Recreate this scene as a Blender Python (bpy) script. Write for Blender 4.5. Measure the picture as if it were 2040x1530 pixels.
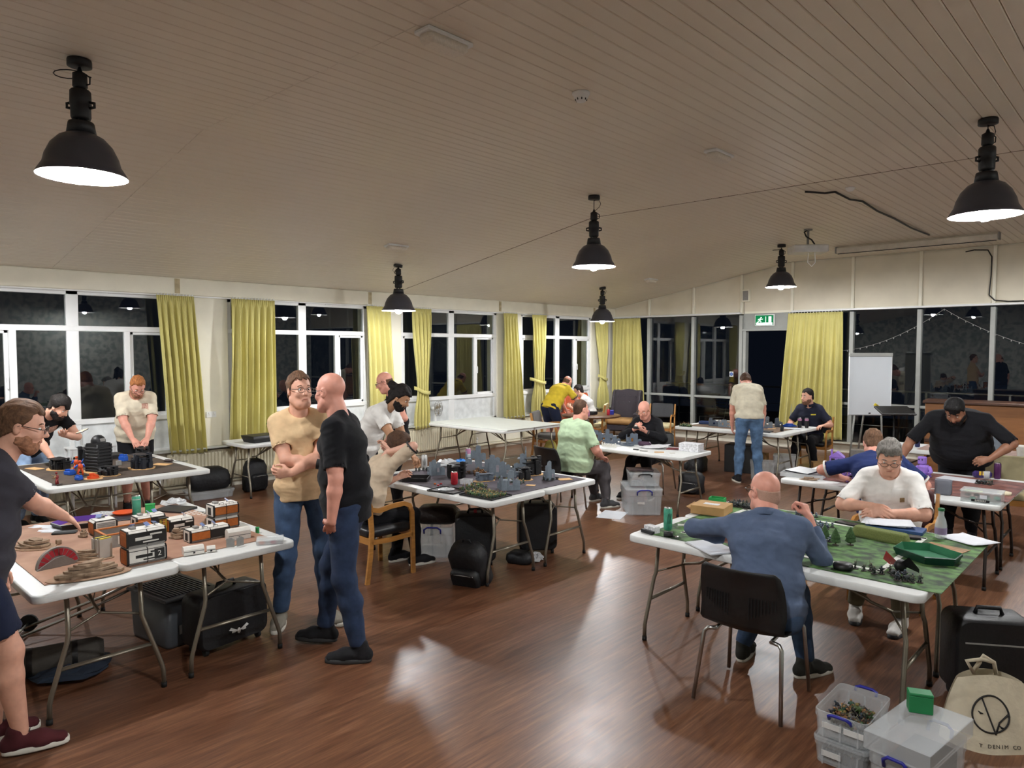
import bpy, math, random
import numpy as np
from mathutils import Vector, Matrix
random.seed(7)
for o in list(bpy.data.objects): bpy.data.objects.remove(o)
scn = bpy.context.scene
COL = scn.collection
R = math.radians
PI = math.pi

# ------------------------------------------------------------------ camera
cd = bpy.data.cameras.new('camera'); cam = bpy.data.objects.new('camera', cd); COL.objects.link(cam)
cd.sensor_fit = 'HORIZONTAL'; cd.sensor_width = 36.0; cd.lens = 36.0 * 1414.0 / 2040.0
cd.clip_start = 0.05; cd.clip_end = 200
cam.location = (0, 0, 2.03)
cam.rotation_euler = (R(90) - math.atan(70 / 1414.0), 0, R(43.1))
scn.camera = cam

# ------------------------------------------------------------------ world / exposure
w = bpy.data.worlds.new('night'); scn.world = w; w.use_nodes = True
w.node_tree.nodes['Background'].inputs[0].default_value = (0.010, 0.014, 0.026, 1)
w.node_tree.nodes['Background'].inputs[1].default_value = 0.16
vs = scn.view_settings
vs.view_transform = 'Standard'; vs.look = 'None'; vs.gamma = 1.0; vs.use_curve_mapping = False
vs.exposure = 0.7
LAMP_E = 1050.0

# ------------------------------------------------------------------ materials
def lin(c):
    if isinstance(c, str):
        c = tuple(int(c[i:i + 2], 16) / 255 for i in (0, 2, 4))
    return tuple((x / 12.92 if x <= 0.04045 else ((x + 0.055) / 1.055) ** 2.4) for x in c)
MATS = {}
def mat(name, col, rough=0.6, metal=0.0, noise=(8, 0.12), bump=None, trans=0.0, ior=1.45, emit=0.0,
        coat=0.0, alpha=1.0, stretch=(1, 1, 1), spec=0.5, sheen=0.0, col2=None, detail=3, thr=None, sss=0.0):
    if name in MATS: return MATS[name]
    m = bpy.data.materials.new(name); m.use_nodes = True
    nt = m.node_tree; b = nt.nodes['Principled BSDF']
    c = lin(col)
    b.inputs['Roughness'].default_value = rough; b.inputs['Metallic'].default_value = metal
    b.inputs['IOR'].default_value = ior; b.inputs['Specular IOR Level'].default_value = spec
    if trans: b.inputs['Transmission Weight'].default_value = trans
    if coat: b.inputs['Coat Weight'].default_value = coat; b.inputs['Coat Roughness'].default_value = 0.15
    if sheen: b.inputs['Sheen Weight'].default_value = sheen
    if alpha < 1: b.inputs['Alpha'].default_value = alpha
    if emit:
        b.inputs['Emission Color'].default_value = (*c, 1); b.inputs['Emission Strength'].default_value = emit
    tc = nt.nodes.new('ShaderNodeTexCoord'); mp = nt.nodes.new('ShaderNodeMapping')
    mp.inputs['Scale'].default_value = stretch
    nt.links.new(tc.outputs['Object'], mp.inputs['Vector'])
    if noise:
        n = nt.nodes.new('ShaderNodeTexNoise'); n.inputs['Scale'].default_value = noise[0]; n.inputs['Detail'].default_value = detail
        nt.links.new(mp.outputs[0], n.inputs['Vector'])
        r = nt.nodes.new('ShaderNodeValToRGB')
        c2 = lin(col2) if col2 else tuple(min(1, x * (1 + noise[1])) for x in c)
        c1 = c if col2 else tuple(x * (1 - noise[1]) for x in c)
        lo, hi = thr if thr else (0.3, 0.7)
        r.color_ramp.elements[0].position = lo; r.color_ramp.elements[1].position = hi
        r.color_ramp.elements[0].color = (*c1, 1); r.color_ramp.elements[1].color = (*c2, 1)
        nt.links.new(n.outputs['Fac'], r.inputs[0]); nt.links.new(r.outputs[0], b.inputs['Base Color'])
    else:
        b.inputs['Base Color'].default_value = (*c, 1)
    if bump:
        n2 = nt.nodes.new('ShaderNodeTexNoise'); n2.inputs['Scale'].default_value = bump[0]; n2.inputs['Detail'].default_value = 3
        nt.links.new(mp.outputs[0], n2.inputs['Vector'])
        bp = nt.nodes.new('ShaderNodeBump'); bp.inputs['Strength'].default_value = bump[1]; bp.inputs['Distance'].default_value = bump[2] if len(bump) > 2 else 0.01
        nt.links.new(n2.outputs['Fac'], bp.inputs['Height']); nt.links.new(bp.outputs[0], b.inputs['Normal'])
    MATS[name] = m
    return m
def emis(name, col, s):
    if name in MATS: return MATS[name]
    m = bpy.data.materials.new(name); m.use_nodes = True; nt = m.node_tree
    nt.nodes.remove(nt.nodes['Principled BSDF'])
    e = nt.nodes.new('ShaderNodeEmission'); e.inputs[0].default_value = (*lin(col), 1); e.inputs[1].default_value = s
    nt.links.new(e.outputs[0], nt.nodes['Material Output'].inputs[0]); MATS[name] = m
    return m

# ------------------------------------------------------------------ mesh builder
class MB:
    def __init__(s): s.v = []; s.f = []; s.m = []; s.s = []; s.T = Matrix.Identity(4)
    def add(s, vs, fs, mi=0, sm=False):
        o = len(s.v); T = s.T
        s.v += [tuple(T @ Vector(p)) for p in vs]
        s.f += [tuple(i + o for i in f) for f in fs]; s.m += [mi] * len(fs); s.s += [sm] * len(fs)
        return s
    def at(s, loc=(0, 0, 0), rz=0, rx=0, ry=0):
        s.T = Matrix.Translation(loc) @ Matrix.Rotation(rz, 4, 'Z') @ Matrix.Rotation(ry, 4, 'Y') @ Matrix.Rotation(rx, 4, 'X'); return s
    def box(s, c, d, mi=0, b=0.0):
        x, y, z = [q / 2 for q in d]; cx, cy, cz = c
        if b <= 0:
            v = [(cx + i * x, cy + j * y, cz + k * z) for k in (-1, 1) for j in (-1, 1) for i in (-1, 1)]
            return s.add(v, [(0, 2, 3, 1), (4, 5, 7, 6), (0, 1, 5, 4), (2, 6, 7, 3), (0, 4, 6, 2), (1, 3, 7, 5)], mi)
        b = min(b, x * .98, y * .98, z * .98); v = []; ix = {}
        for i in (-1, 1):
            for j in (-1, 1):
                for k in (-1, 1):
                    for a in range(3):
                        q = [x - b, y - b, z - b]; q[a] += b
                        ix[i, j, k, a] = len(v); v.append((cx + i * q[0], cy + j * q[1], cz + k * q[2]))
        f = []
        for a in range(3):
            p, q = (a + 1) % 3, (a + 2) % 3
            for sg in (-1, 1):
                def K(e1, e2):
                    t = [0, 0, 0]; t[a] = sg; t[p] = e1; t[q] = e2; return ix[t[0], t[1], t[2], a]
                l = [K(-1, -1), K(1, -1), K(1, 1), K(-1, 1)]; f.append(tuple(l if sg > 0 else l[::-1]))
            for s1 in (-1, 1):
                for s2 in (-1, 1):
                    def E(ea, w):
                        t = [0, 0, 0]; t[a] = ea; t[p] = s1; t[q] = s2; return ix[t[0], t[1], t[2], w]
                    l = [E(-1, p), E(1, p), E(1, q), E(-1, q)]; f.append(tuple(l if s1 * s2 < 0 else l[::-1]))
        for i in (-1, 1):
            for j in (-1, 1):
                for k in (-1, 1):
                    l = [ix[i, j, k, 0], ix[i, j, k, 1], ix[i, j, k, 2]]; f.append(tuple(l if i * j * k > 0 else l[::-1]))
        return s.add(v, f, mi)
    def loft(s, rings, mi=0, sm=True, caps=True, closed=False):
        n = len(rings[0]); v = [p for r in rings for p in r]; f = []; L = len(rings)
        for a in range(L if closed else L - 1):
            a2 = (a + 1) % L
            for i in range(n): f.append((a * n + i, a * n + (i + 1) % n, a2 * n + (i + 1) % n, a2 * n + i))
        s.add(v, f, mi, sm)
        if caps and not closed:
            o = len(s.v) - len(v)
            s.f += [tuple(o + i for i in range(n))[::-1], tuple(o + (L - 1) * n + i for i in range(n))]; s.m += [mi, mi]; s.s += [False, False]
        return s
    def tube(s, pts, r, n=8, mi=0, closed=False, caps=True, sx=1.0):
        P = [Vector(p) for p in pts]; L = len(P); rr = r if isinstance(r, (list, tuple)) else [r] * L
        rings = []; N = None
        for i in range(L):
            t = (P[(i + 1) % L] - P[i - 1]) if closed else (P[min(i + 1, L - 1)] - P[max(i - 1, 0)])
            if t.length < 1e-9: t = Vector((0, 0, 1))
            t.normalize()
            if N is None: N = t.orthogonal().normalized()
            N = (N - t * N.dot(t)); N = N.normalized() if N.length > 1e-6 else t.orthogonal().normalized()
            B = t.cross(N)
            rings.append([tuple(P[i] + (N * math.cos(2 * PI * k / n) * sx + B * math.sin(2 * PI * k / n)) * rr[i]) for k in range(n)])
        return s.loft(rings, mi, True, caps, closed)
    def cyl(s, a, b, r, r2=None, n=14, mi=0, caps=True):
        return s.tube([a, b], [r, r if r2 is None else r2], n, mi, False, caps)
    def lathe(s, prof, n=24, c=(0, 0, 0), mi=0, sm=True, caps=False):
        rings = [[(c[0] + r * math.cos(2 * PI * k / n), c[1] + r * math.sin(2 * PI * k / n), c[2] + z) for k in range(n)] for r, z in prof]
        return s.loft(rings, mi, sm, caps)
    def prism(s, poly, z0, z1, ax=2, mi=0):
        def P(u, v, w): return {2: (u, v, w), 1: (u, w, v), 0: (w, u, v)}[ax]
        n = len(poly); v = [P(u, q, z0) for u, q in poly] + [P(u, q, z1) for u, q in poly]
        f = [tuple(range(n))[::-1], tuple(range(n, 2 * n))] + [(i, (i + 1) % n, n + (i + 1) % n, n + i) for i in range(n)]
        if ax == 1: f = [q[::-1] for q in f]
        return s.add(v, f, mi)
    def ell(s, c, r, n=10, m=7, mi=0):
        if not isinstance(r, (tuple, list)): r = (r, r, r)
        rings = []
        for j in range(m + 1):
            t = PI * (0.02 + 0.96 * j / m)
            rings.append([(c[0] + r[0] * math.sin(t) * math.cos(2 * PI * k / n), c[1] + r[1] * math.sin(t) * math.sin(2 * PI * k / n), c[2] - r[2] * math.cos(t)) for k in range(n)])
        return s.loft(rings, mi, True, True)
    def mesh(s, name, mats):
        me = bpy.data.meshes.new(name); me.from_pydata(s.v, [], s.f)
        for q in (mats if isinstance(mats, (list, tuple)) else [mats]): me.materials.append(q)
        if len(me.polygons) == len(s.m):
            me.polygons.foreach_set('material_index', s.m); me.polygons.foreach_set('use_smooth', s.s)
        me.update(); return me
    def build(s, name, mats, parent=None, loc=None, rz=None):
        return link(name, s.mesh(name, mats), parent, loc, rz)
def link(name, me, parent=None, loc=None, rz=None):
    o = bpy.data.objects.new(name, me); COL.objects.link(o)
    if parent is not None: o.parent = parent
    if loc is not None: o.location = loc
    if rz is not None: o.rotation_euler = (0, 0, rz)
    return o
def tag(o, label, cat, group=None, kind=None):
    o['label'] = label; o['category'] = cat
    if group: o['group'] = group
    if kind: o['kind'] = kind
    return o
def thing(name, label, cat, loc=(0, 0, 0), rz=0, group=None):
    o = bpy.data.objects.new(name, None); COL.objects.link(o); o.empty_display_size = 0.1
    o.location = loc; o.rotation_euler = (0, 0, rz)
    return tag(o, label, cat, group)
def struct(o): o['kind'] = 'structure'; return o
def dup(root, loc, rz=0, label=None, group=None):
    r = root.copy(); COL.objects.link(r); r.location = loc; r.rotation_euler = (0, 0, rz)
    if label: r['label'] = label
    if group: r['group'] = group
    for ch in list(root.children):
        c = ch.copy(); COL.objects.link(c); c.parent = r
        for g in list(ch.children):
            d = g.copy(); COL.objects.link(d); d.parent = c
    return r
def rrect(w, d, r, n=5):
    p = []
    for sx, sy, a0 in ((1, 1, 0), (-1, 1, 90), (-1, -1, 180), (1, -1, 270)):
        for k in range(n + 1):
            a = R(a0 + 90 * k / n); p.append((sx * (w / 2 - r) + r * math.cos(a), sy * (d / 2 - r) + r * math.sin(a)))
    return p
def arc(c, r, a0, a1, n, plane='xz'):
    out = []
    for k in range(n + 1):
        a = R(a0 + (a1 - a0) * k / n); u, v = r * math.cos(a), r * math.sin(a)
        out.append((c[0] + u, c[1], c[2] + v) if plane == 'xz' else (c[0], c[1] + u, c[2] + v) if plane == 'yz' else (c[0] + u, c[1] + v, c[2]))
    return out
def txt(name, body, size, m, parent=None, loc=(0, 0, 0), rot=(0, 0, 0), align='CENTER', ext=0.0006):
    cu = bpy.data.curves.new(name, 'FONT'); cu.body = body; cu.size = size; cu.align_x = align; cu.align_y = 'CENTER'; cu.extrude = ext; cu.resolution_u = 2
    cu.materials.append(m)
    tmp = bpy.data.objects.new(name, cu); COL.objects.link(tmp); dg = bpy.context.evaluated_depsgraph_get()
    me = bpy.data.meshes.new_from_object(tmp.evaluated_get(dg)); bpy.data.objects.remove(tmp); me.name = name
    o = bpy.data.objects.new(name, me); COL.objects.link(o); o.location = loc; o.rotation_euler = rot
    if parent is not None: o.parent = parent
    return o
# ================================================================== ROOM
XL, YF, XR, YB = -10.2, 14.56, 3.6, -3.2
KX, ZE, ZC = -5.8, 3.01, 3.8
def ceilz(x): return ZC if x > KX else ZE + (ZC - ZE) * (x - XL) / (KX - XL)
m_cream = mat('cream_wall_paint', 'e9e5d4', 0.75, noise=(3, 0.05), bump=(60, 0.05))
m_white = mat('white_upvc', 'e6e7e6', 0.35, noise=(5, 0.03))
m_ceil = mat('painted_ceiling_board', 'e4dccd', 0.5, noise=(2.0, 0.06), stretch=(1, .2, 1))
m_glass = mat('window_glass', 'f4fbf8', 0.0, noise=None, trans=1.0, ior=1.52)
m_grey = mat('grey_painted_frame', '9b9d98', 0.5, noise=(6, 0.06))
m_dark = mat('black_plastic', '141415', 0.45, noise=(20, 0.15))
m_steel = mat('brushed_steel', 'b4b4b0', 0.3, 1.0, noise=(30, 0.08))

def floor_mat():
    m = bpy.data.materials.new('wood_strip_vinyl'); m.use_nodes = True; nt = m.node_tree; b = nt.nodes['Principled BSDF']
    tc = nt.nodes.new('ShaderNodeTexCoord')
    def mp(sc):
        q = nt.nodes.new('ShaderNodeMapping'); q.inputs['Scale'].default_value = sc; nt.links.new(tc.outputs['Object'], q.inputs[0]); return q
    def noise(sc, s, d=4, rough=.6):
        q = nt.nodes.new('ShaderNodeTexNoise'); q.inputs['Scale'].default_value = s; q.inputs['Detail'].default_value = d; q.inputs['Roughness'].default_value = rough
        nt.links.new(mp(sc).outputs[0], q.inputs['Vector']); return q
    grain = noise((38, 2.2, 1), 1.0, 5, .65); fine = noise((120, 5, 1), 1.0, 3); big = noise((4.5, 0.5, 1), 1.0, 2)
    r = nt.nodes.new('ShaderNodeValToRGB'); e = r.color_ramp.elements
    e[0].position = .25; e[0].color = (*lin('543422'), 1); e[1].position = .75; e[1].color = (*lin('976e50'), 1)
    k = e.new(.5); k.color = (*lin('764f38'), 1)
    mx = nt.nodes.new('ShaderNodeMixRGB'); mx.blend_type = 'MULTIPLY'; mx.inputs[0].default_value = .8
    r2 = nt.nodes.new('ShaderNodeValToRGB'); r2.color_ramp.elements[0].position = .35; r2.color_ramp.elements[0].color = (.62, .59, .57, 1); r2.color_ramp.elements[1].position = .6
    r3 = nt.nodes.new('ShaderNodeValToRGB'); r3.color_ramp.elements[0].position = .3; r3.color_ramp.elements[0].color = (.7, .66, .64, 1); r3.color_ramp.elements[1].position = .65
    mx2 = nt.nodes.new('ShaderNodeMixRGB'); mx2.blend_type = 'MULTIPLY'; mx2.inputs[0].default_value = .9
    nt.links.new(grain.outputs['Fac'], r.inputs[0]); nt.links.new(fine.outputs['Fac'], r2.inputs[0]); nt.links.new(big.outputs['Fac'], r3.inputs[0])
    nt.links.new(r.outputs[0], mx.inputs[1]); nt.links.new(r2.outputs[0], mx.inputs[2]); nt.links.new(mx.outputs[0], mx2.inputs[1]); nt.links.new(r3.outputs[0], mx2.inputs[2])
    nt.links.new(mx2.outputs[0], b.inputs['Base Color'])
    b.inputs['Roughness'].default_value = .3; b.inputs['Specular IOR Level'].default_value = .5
    n3 = nt.nodes.new('ShaderNodeTexNoise'); n3.inputs['Scale'].default_value = 5; n3.inputs['Detail'].default_value = 4
    nt.links.new(tc.outputs['Object'], n3.inputs[0])
    mr = nt.nodes.new('ShaderNodeMapRange'); mr.inputs[3].default_value = .28; mr.inputs[4].default_value = .42
    nt.links.new(n3.outputs['Fac'], mr.inputs[0]); nt.links.new(mr.outputs[0], b.inputs['Roughness'])
    bp = nt.nodes.new('ShaderNodeBump'); bp.inputs['Strength'].default_value = .06; bp.inputs['Distance'].default_value = .003
    n4 = nt.nodes.new('ShaderNodeTexNoise'); n4.inputs['Scale'].default_value = 22; nt.links.new(tc.outputs['Object'], n4.inputs[0])
    nt.links.new(n4.outputs['Fac'], bp.inputs['Height']); nt.links.new(bp.outputs[0], b.inputs['Normal'])
    return m
struct(MB().box(((XL + XR) / 2, (YB + YF) / 2, -.05), (XR - XL + .6, YF - YB + .6, .1)).build('floor', floor_mat()))

# ceiling: backing slabs and single boards running along the window wall, butt-jointed at y = 7.8
ceil = MB()
ceil.prism([(XL - .1, ZE + .03), (KX, ZC + .03), (XR, ZC + .03), (XR, ZC + .25), (XL - .1, ZC + .25)], YB, YF + .1, 1)
ceil = struct(ceil.build('ceiling', mat('ceiling_gap_dark', '6e6050', .8)))
BW = .108
bm_cache = {}
def board_mesh(L, w):
    k = round(L, 3), round(w, 3)
    if k not in bm_cache:
        g, c = .0012, .006; h = w / 2 - g
        sec = [(-h, .02), (-h, .006), (-h + c, 0), (h - c, 0), (h, .006), (h, .02)]
        b = MB(); b.loft([[(x, y, z) for x, z in sec] for y in (-L / 2, L / 2)]); b.s = [False] * len(b.f)
        bm_cache[k] = b.mesh('board', m_ceil)
    return bm_cache[k]
slope = math.atan2(ZC - ZE, KX - XL); SL = math.hypot(ZC - ZE, KX - XL)
segs = [(YB, 2.55), (2.553, 7.8), (7.815, YF)]
ns = int(SL / BW) + 1; ws = SL / ns
nf = int((XR - KX) / BW); wf = (XR - KX) / nf
for a, b in segs[1:] + segs[:1]:
    for i in range(ns + nf):
        if i < ns:
            t = (i + .5) / ns; x = XL + t * (KX - XL); z = ZE + t * (ZC - ZE); me = board_mesh(b - a, ws); ry = -slope
        else:
            x = KX + (i - ns + .5) * wf; z = ZC; me = board_mesh(b - a, wf); ry = 0
        if i >= ns and x > 1.5 : continue
        o = link('board', me, ceil, (x, (a + b) / 2, z + random.uniform(-.0012, .0012))); o.rotation_euler = (0, ry, 0)
MB().box(((1.5 + XR) / 2, (YB + YF) / 2, ZC + .01), (XR - 1.5, YF - YB, .03)).build('plain_strip', m_ceil, ceil)
# cover strip and stains along the joint
for x0, x1 in ((XL + .02, KX), (KX, 1.5)):
    z0, z1 = ceilz(x0 + 1e-6), ceilz(x1); L = math.hypot(x1 - x0, z1 - z0); a = math.atan2(z1 - z0, x1 - x0)
    o = MB().box((0, 0, 0), (L, .02, .006)).build('joint_strip', mat('dark_joint', '5e4e3e', .8, noise=(3, .5), col2='9a8a76'), ceil, ((x0 + x1) / 2, 7.8075, (z0 + z1) / 2 + .0015)); o.rotation_euler = (0, -a, 0)

# window wall (left)
wl = MB()
WC = [2.78, 6.02, 9.22, 12.43, -.45]; HW = 1.24
edges = sorted((c - HW, c + HW) for c in WC); prev = YB
for a, b in edges + [(YF + .1, None)]:
    wl.box((XL - .15, (prev + a) / 2, 1.685), (.3, a - prev, 2.17)); prev = b if b else prev
wl.box((XL - .15, (YB + YF) / 2, .3), (.3, YF - YB, .6))
wl.box((XL - .13, (YB + YF) / 2, 2.9), (.34, YF - YB, .26))
wl = struct(wl.build('wall_left', m_cream))
MB().box((XL + .03, (YB + YF) / 2, 2.895), (.06, YF - YB, .235), b=.008).build('fascia_board', m_cream, wl)
MB().box((XL + .045, (YB + YF) / 2, 2.765), (.03, YF - YB, .016)).build('curtain_rail', m_white, wl)
for y in (4.4, 7.62, 10.83, 14.05):
    MB().box((XL + .062, y - .35, 2.9), (.004, .07, .2)).build('stain_patch', mat('water_stain', 'b9ab8b', .9, noise=(12, .2)), wl)
struct(MB().box((XL + .06, (YB + YF) / 2, .612), (.18, YF - YB, .025), b=.005).build('trim_1', mat('grey_sill_top', 'aeb0a8', .5)))
struct(MB().box((XL + .012, (YB + YF) / 2, .055), (.024, YF - YB, .11), b=.004).build('baseboard_left', m_cream))

def pane(parent, x, y0, y1, z0, z1):
    MB().box((x, (y0 + y1) / 2, (z0 + z1) / 2), (.006, y1 - y0, z1 - z0)).build('pane', m_glass, parent)
for i, c in enumerate(WC):
    W = struct(MB().build('window_%d' % (i + 1), m_white)); x = XL - .06
    f = MB(); ft = .06
    y0, y1 = c - HW, c + HW
    for yy, ww in ((y0 + .035, .07), (y1 - .035, .07), (c, .14)):
        f.box((x, yy, 1.7), (.07, ww, 2.16), b=.006)
    f.box((x, c, 2.745), (.07, 2 * HW, .06), b=.006); f.box((x + .004, c, 2.29), (.07, 2 * HW, .07), b=.006); f.box((x + .004, c, 1.09), (.075, 2 * HW, .07), b=.006)
    f.box((x, c, .635), (.07, 2 * HW, .04), b=.005)
    for s in (-1, 1): f.box((x, c + s * .64, 1.69), (.07, .075, 1.2), b=.006)
    f.build('frame', m_white, W)
    for s in (-1, 1):
        MB().box((x - .005, c + s * .655, .86), (.03, 1.18, .44), b=.004).build('panel', mat('white_infill_panel', 'd9dcdc', .35), W)
        pane(W, x, min(c + s * .07, c + s * 1.2), max(c + s * .07, c + s * 1.2), 2.32, 2.72)
        a, b = sorted((c + s * .07, c + s * .61)); pane(W, x, a, b, 1.12, 2.26)
        a, b = sorted((c + s * .68, c + s * 1.18))
        open_in = (i in (0, 1, 2)) and s > 0 or (i == 0 and s < 0)
        sash = MB(); t = .045; sx = x - (.0 if not open_in else .03)
        sash.box((sx, a + t / 2, 1.69), (.06, t, 1.14), b=.005); sash.box((sx, b - t / 2, 1.69), (.06, t, 1.14), b=.005)
        sash.box((sx, (a + b) / 2, 2.24), (.06, b - a, t), b=.005); sash.box((sx, (a + b) / 2, 1.14), (.06, b - a, t), b=.005)
        so = sash.build('casement', m_white, W)
        MB().box((sx, (a + b) / 2, 1.69), (.006, b - a - 2 * t, 1.06)).build('pane', m_glass, so)
        h = MB().box((sx + .045, a + .02 if s > 0 else b - .02, 1.66), (.02, .025, .05), b=.004); h.box((sx + .058, a + .02 if s > 0 else b - .02, 1.61), (.014, .02, .13), b=.004)
        h.build('handle', m_white, so)
    for s in (-1, 1):
        MB().box((XL - .02, c + s * .62, 2.762), (.02, .4, .016), b=.003).build('trickle_vent', m_white, W)

# radiators and heating pipe
m_rad = mat('cream_radiator_enamel', 'd9d2b8', .45, noise=(4, .05))
def radiator(y0, y1, lab):
    t = thing('radiator', lab, 'radiator', (XL + .1, (y0 + y1) / 2, .13), 0, 'panel radiators under the windows'); L = y1 - y0
    n = int(L / .05); sec = []
    for i in range(n):
        y = -L / 2 + i * L / n; d = L / n
        sec += [(y, 0), (y + d * .25, .012), (y + d * .6, .012), (y + d * .85, 0)]
    sec.append((L / 2, 0))
    prof = [(.0, -.008), (.03, .0), (.4, .0), (.43, -.008)]
    v = []; f = []; m = len(sec)
    for z, off in prof:
        v += [(x * (1 if .02 < z < .41 else .2) + off, y, z) for y, x in sec]
    for j in range(3):
        for i in range(m - 1): f.append((j * m + i, j * m + i + 1, (j + 1) * m + i + 1, (j + 1) * m + i))
    b = MB().add(v, f); b.box((-.03, 0, .215), (.05, L, .42), b=.006); b.build('panel', m_rad, t)
    g = MB().box((-.035, 0, .437), (.06, L + .006, .012), b=.003)
    g.build('top_grille', m_rad, t)
    MB().cyl((-.02, L / 2 + .05, .06), (-.02, L / 2 + .0, .06), .012).cyl((-.02, L / 2 + .05, -.1), (-.02, L / 2 + .05, .09), .012).ell((-.02, L / 2 + .05, .11), (.02, .02, .03)).build('valve', m_white, t)
for y0, y1, lb in ((1.2, 3.7, 'long cream panel radiator behind the black terrain table under the leftmost window'),
                   (3.85, 6.9, 'long cream panel radiator under the second window behind the two backpacks'),
                   (7.55, 9.75, 'cream panel radiator beneath the desk fan behind the bare white table'),
                   (11.2, 13.6, 'cream panel radiator in the far corner behind the yellow shirted man')):
    radiator(y0, y1, lb)
struct(MB().cyl((XL + .06, YB, .09), (XL + .06, YF, .09), .014).cyl((XL + .06, YB, .135), (XL + .06, YF, .135), .011).build('trim_2', m_rad))

def socket(y, z, lab):
    t = thing('wall_socket', lab, 'socket', (XL + .006, y, z), 0, 'double wall sockets')
    MB().box((0, 0, 0), (.012, .146, .086), b=.003).build('plate', m_white, t)
    for s in (-1, 1):
        MB().box((.008, s * .036, .022), (.008, .016, .022), b=.002).build('switch', m_white, t)
        for k in (-1, 0, 1): MB().box((.0063, s * .036 + k * .011, -.008 + (.012 if k == 0 else 0)), (.001, .006, .004)).build('pin_hole', m_dark, t)
socket(4.51, 1.08, 'white double socket on the wall between the two leftmost windows')
socket(11.12, 1.08, 'white double socket on the wall near the tied back curtain')
MB_ = MB().box((0, 0, 0), (.02, .03, .3), b=.004)
tag(MB_.build('wooden_batten', mat('varnished_pine', 'a87a3c', .5), None, (XL + .012, 4.36, .8)), 'short brown wooden strip on wall beside the leftmost full curtain', 'batten')

# far glazed wall
MU = [-10.2, -9.145, -7.985, -6.85, -5.765, -4.6, -3.435, -2.315, -1.17, -.03, 1.11, 2.25, 3.6]
wf = MB()
wf.box((-3.3, YF + .06, .1), (14, .12, .2)); wf.box((-3.3, YF + .06, 3.35), (14, .1, 1.15))
wf = struct(wf.build('wall_far', m_cream))
m_panel = mat('cream_upper_panel', 'dcd4c0', .7, noise=(3, .05))
for a, b in zip(MU, MU[1:]):
    g = .03; za, zb = ceilz(a + g) - .02, ceilz(b - g) - .02
    poly = [(a + g, 2.83), (b - g, 2.83), (b - g, zb), (a + g, za)]
    if a < KX < b: poly = [(a + g, 2.83), (b - g, 2.83), (b - g, zb), (KX, ZC - .02), (a + g, za)]
    MB().prism(poly, YF - .012, YF + .02, 1).build('panel', m_panel, wf)
for x in MU[1:-1]:
    MB().box((x, YF - .025, (2.8 + ceilz(x)) / 2), (.055, .06, ceilz(x) - 2.8), b=.006).build('batten', m_cream, wf)
    zt = 2.75
    MB().box((x, YF - .01, (.2 + zt) / 2), (.075, .11, zt - .2), b=.006).build('mullion', m_grey, wf)
head = MB().box((-8.53, YF - .05, 2.79), (3.36, .09, .035), b=.006).box((-1.08, YF - .05, 2.79), (9.36, .09, .035), b=.006)
head.build('head_rail', m_white, wf)
for a, b in zip(MU, MU[1:]):
    if a == -6.85:
        MB().box(((a + b) / 2, YF + .02, 2.6), (b - a - .07, .05, .36), b=.004).build('door_head_panel', m_grey, wf)
        MB().box(((a + b) / 2, YF - .03, 2.43), (b - a - .07, .05, .045), b=.004).build('door_frame_head', m_grey, wf)
        MB().box((a + .075, YF + .03, 1.3), (.07, .14, 2.3), b=.004).build('door_jamb', m_grey, wf)
        continue
    MB().box(((a + b) / 2, YF, .966), (b - a - .07, .08, .05), b=.005).build('transom', m_grey, wf)
    MB().box(((a + b) / 2, YF + .02, 1.88), (b - a - .06, .006, 1.78)).build('pane', m_glass, wf)
    MB().box(((a + b) / 2, YF + .02, .57), (b - a - .06, .006, .74)).build('pane', m_glass, wf)
struct(MB().box((-3.3, YF - .06, .2), (13.8, .18, .03), b=.005).build('trim_3', mat('pale_stone_sill', 'b9b4a4', .6)))
struct(MB().box((-3.3, YF - .014, .05), (13.8, .02, .1), b=.004).build('baseboard_far', m_cream))
# open glass door leaf swung outwards
D = struct(MB().build('door_1', m_grey)); D.location = (-5.83, YF + .08, 0); D.rotation_euler = (0, 0, R(-100))
f = MB()
for x in (-.04, -.86): f.box((x, 0, 1.2), (.08, .045, 2.3), b=.004)
for z in (.15, .97, 2.3): f.box((-.45, 0, z), (.82, .045, .09), b=.004)
f.build('leaf_frame', m_grey, D)
for z0, z1 in ((.2, .92), (1.02, 2.26)): MB().box((-.45, 0, (z0 + z1) / 2), (.74, .006, z1 - z0)).build('pane', m_glass, D)

# walls behind and to the right of the photographer (seen only as reflections)
m_paper = mat('patterned_wallpaper', 'a9b0aa', .8, noise=(7, .2), col2='d0d2ca', thr=(.42, .55))
struct(MB().box(((XL + XR) / 2, YB - .05, 1.9), (XR - XL, .1, 4)).build('wall_back', m_paper))
struct(MB().box((XR + .05, (YB + YF) / 2, 1.9), (.1, YF - YB, 4)).build('wall_right', m_paper))

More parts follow.
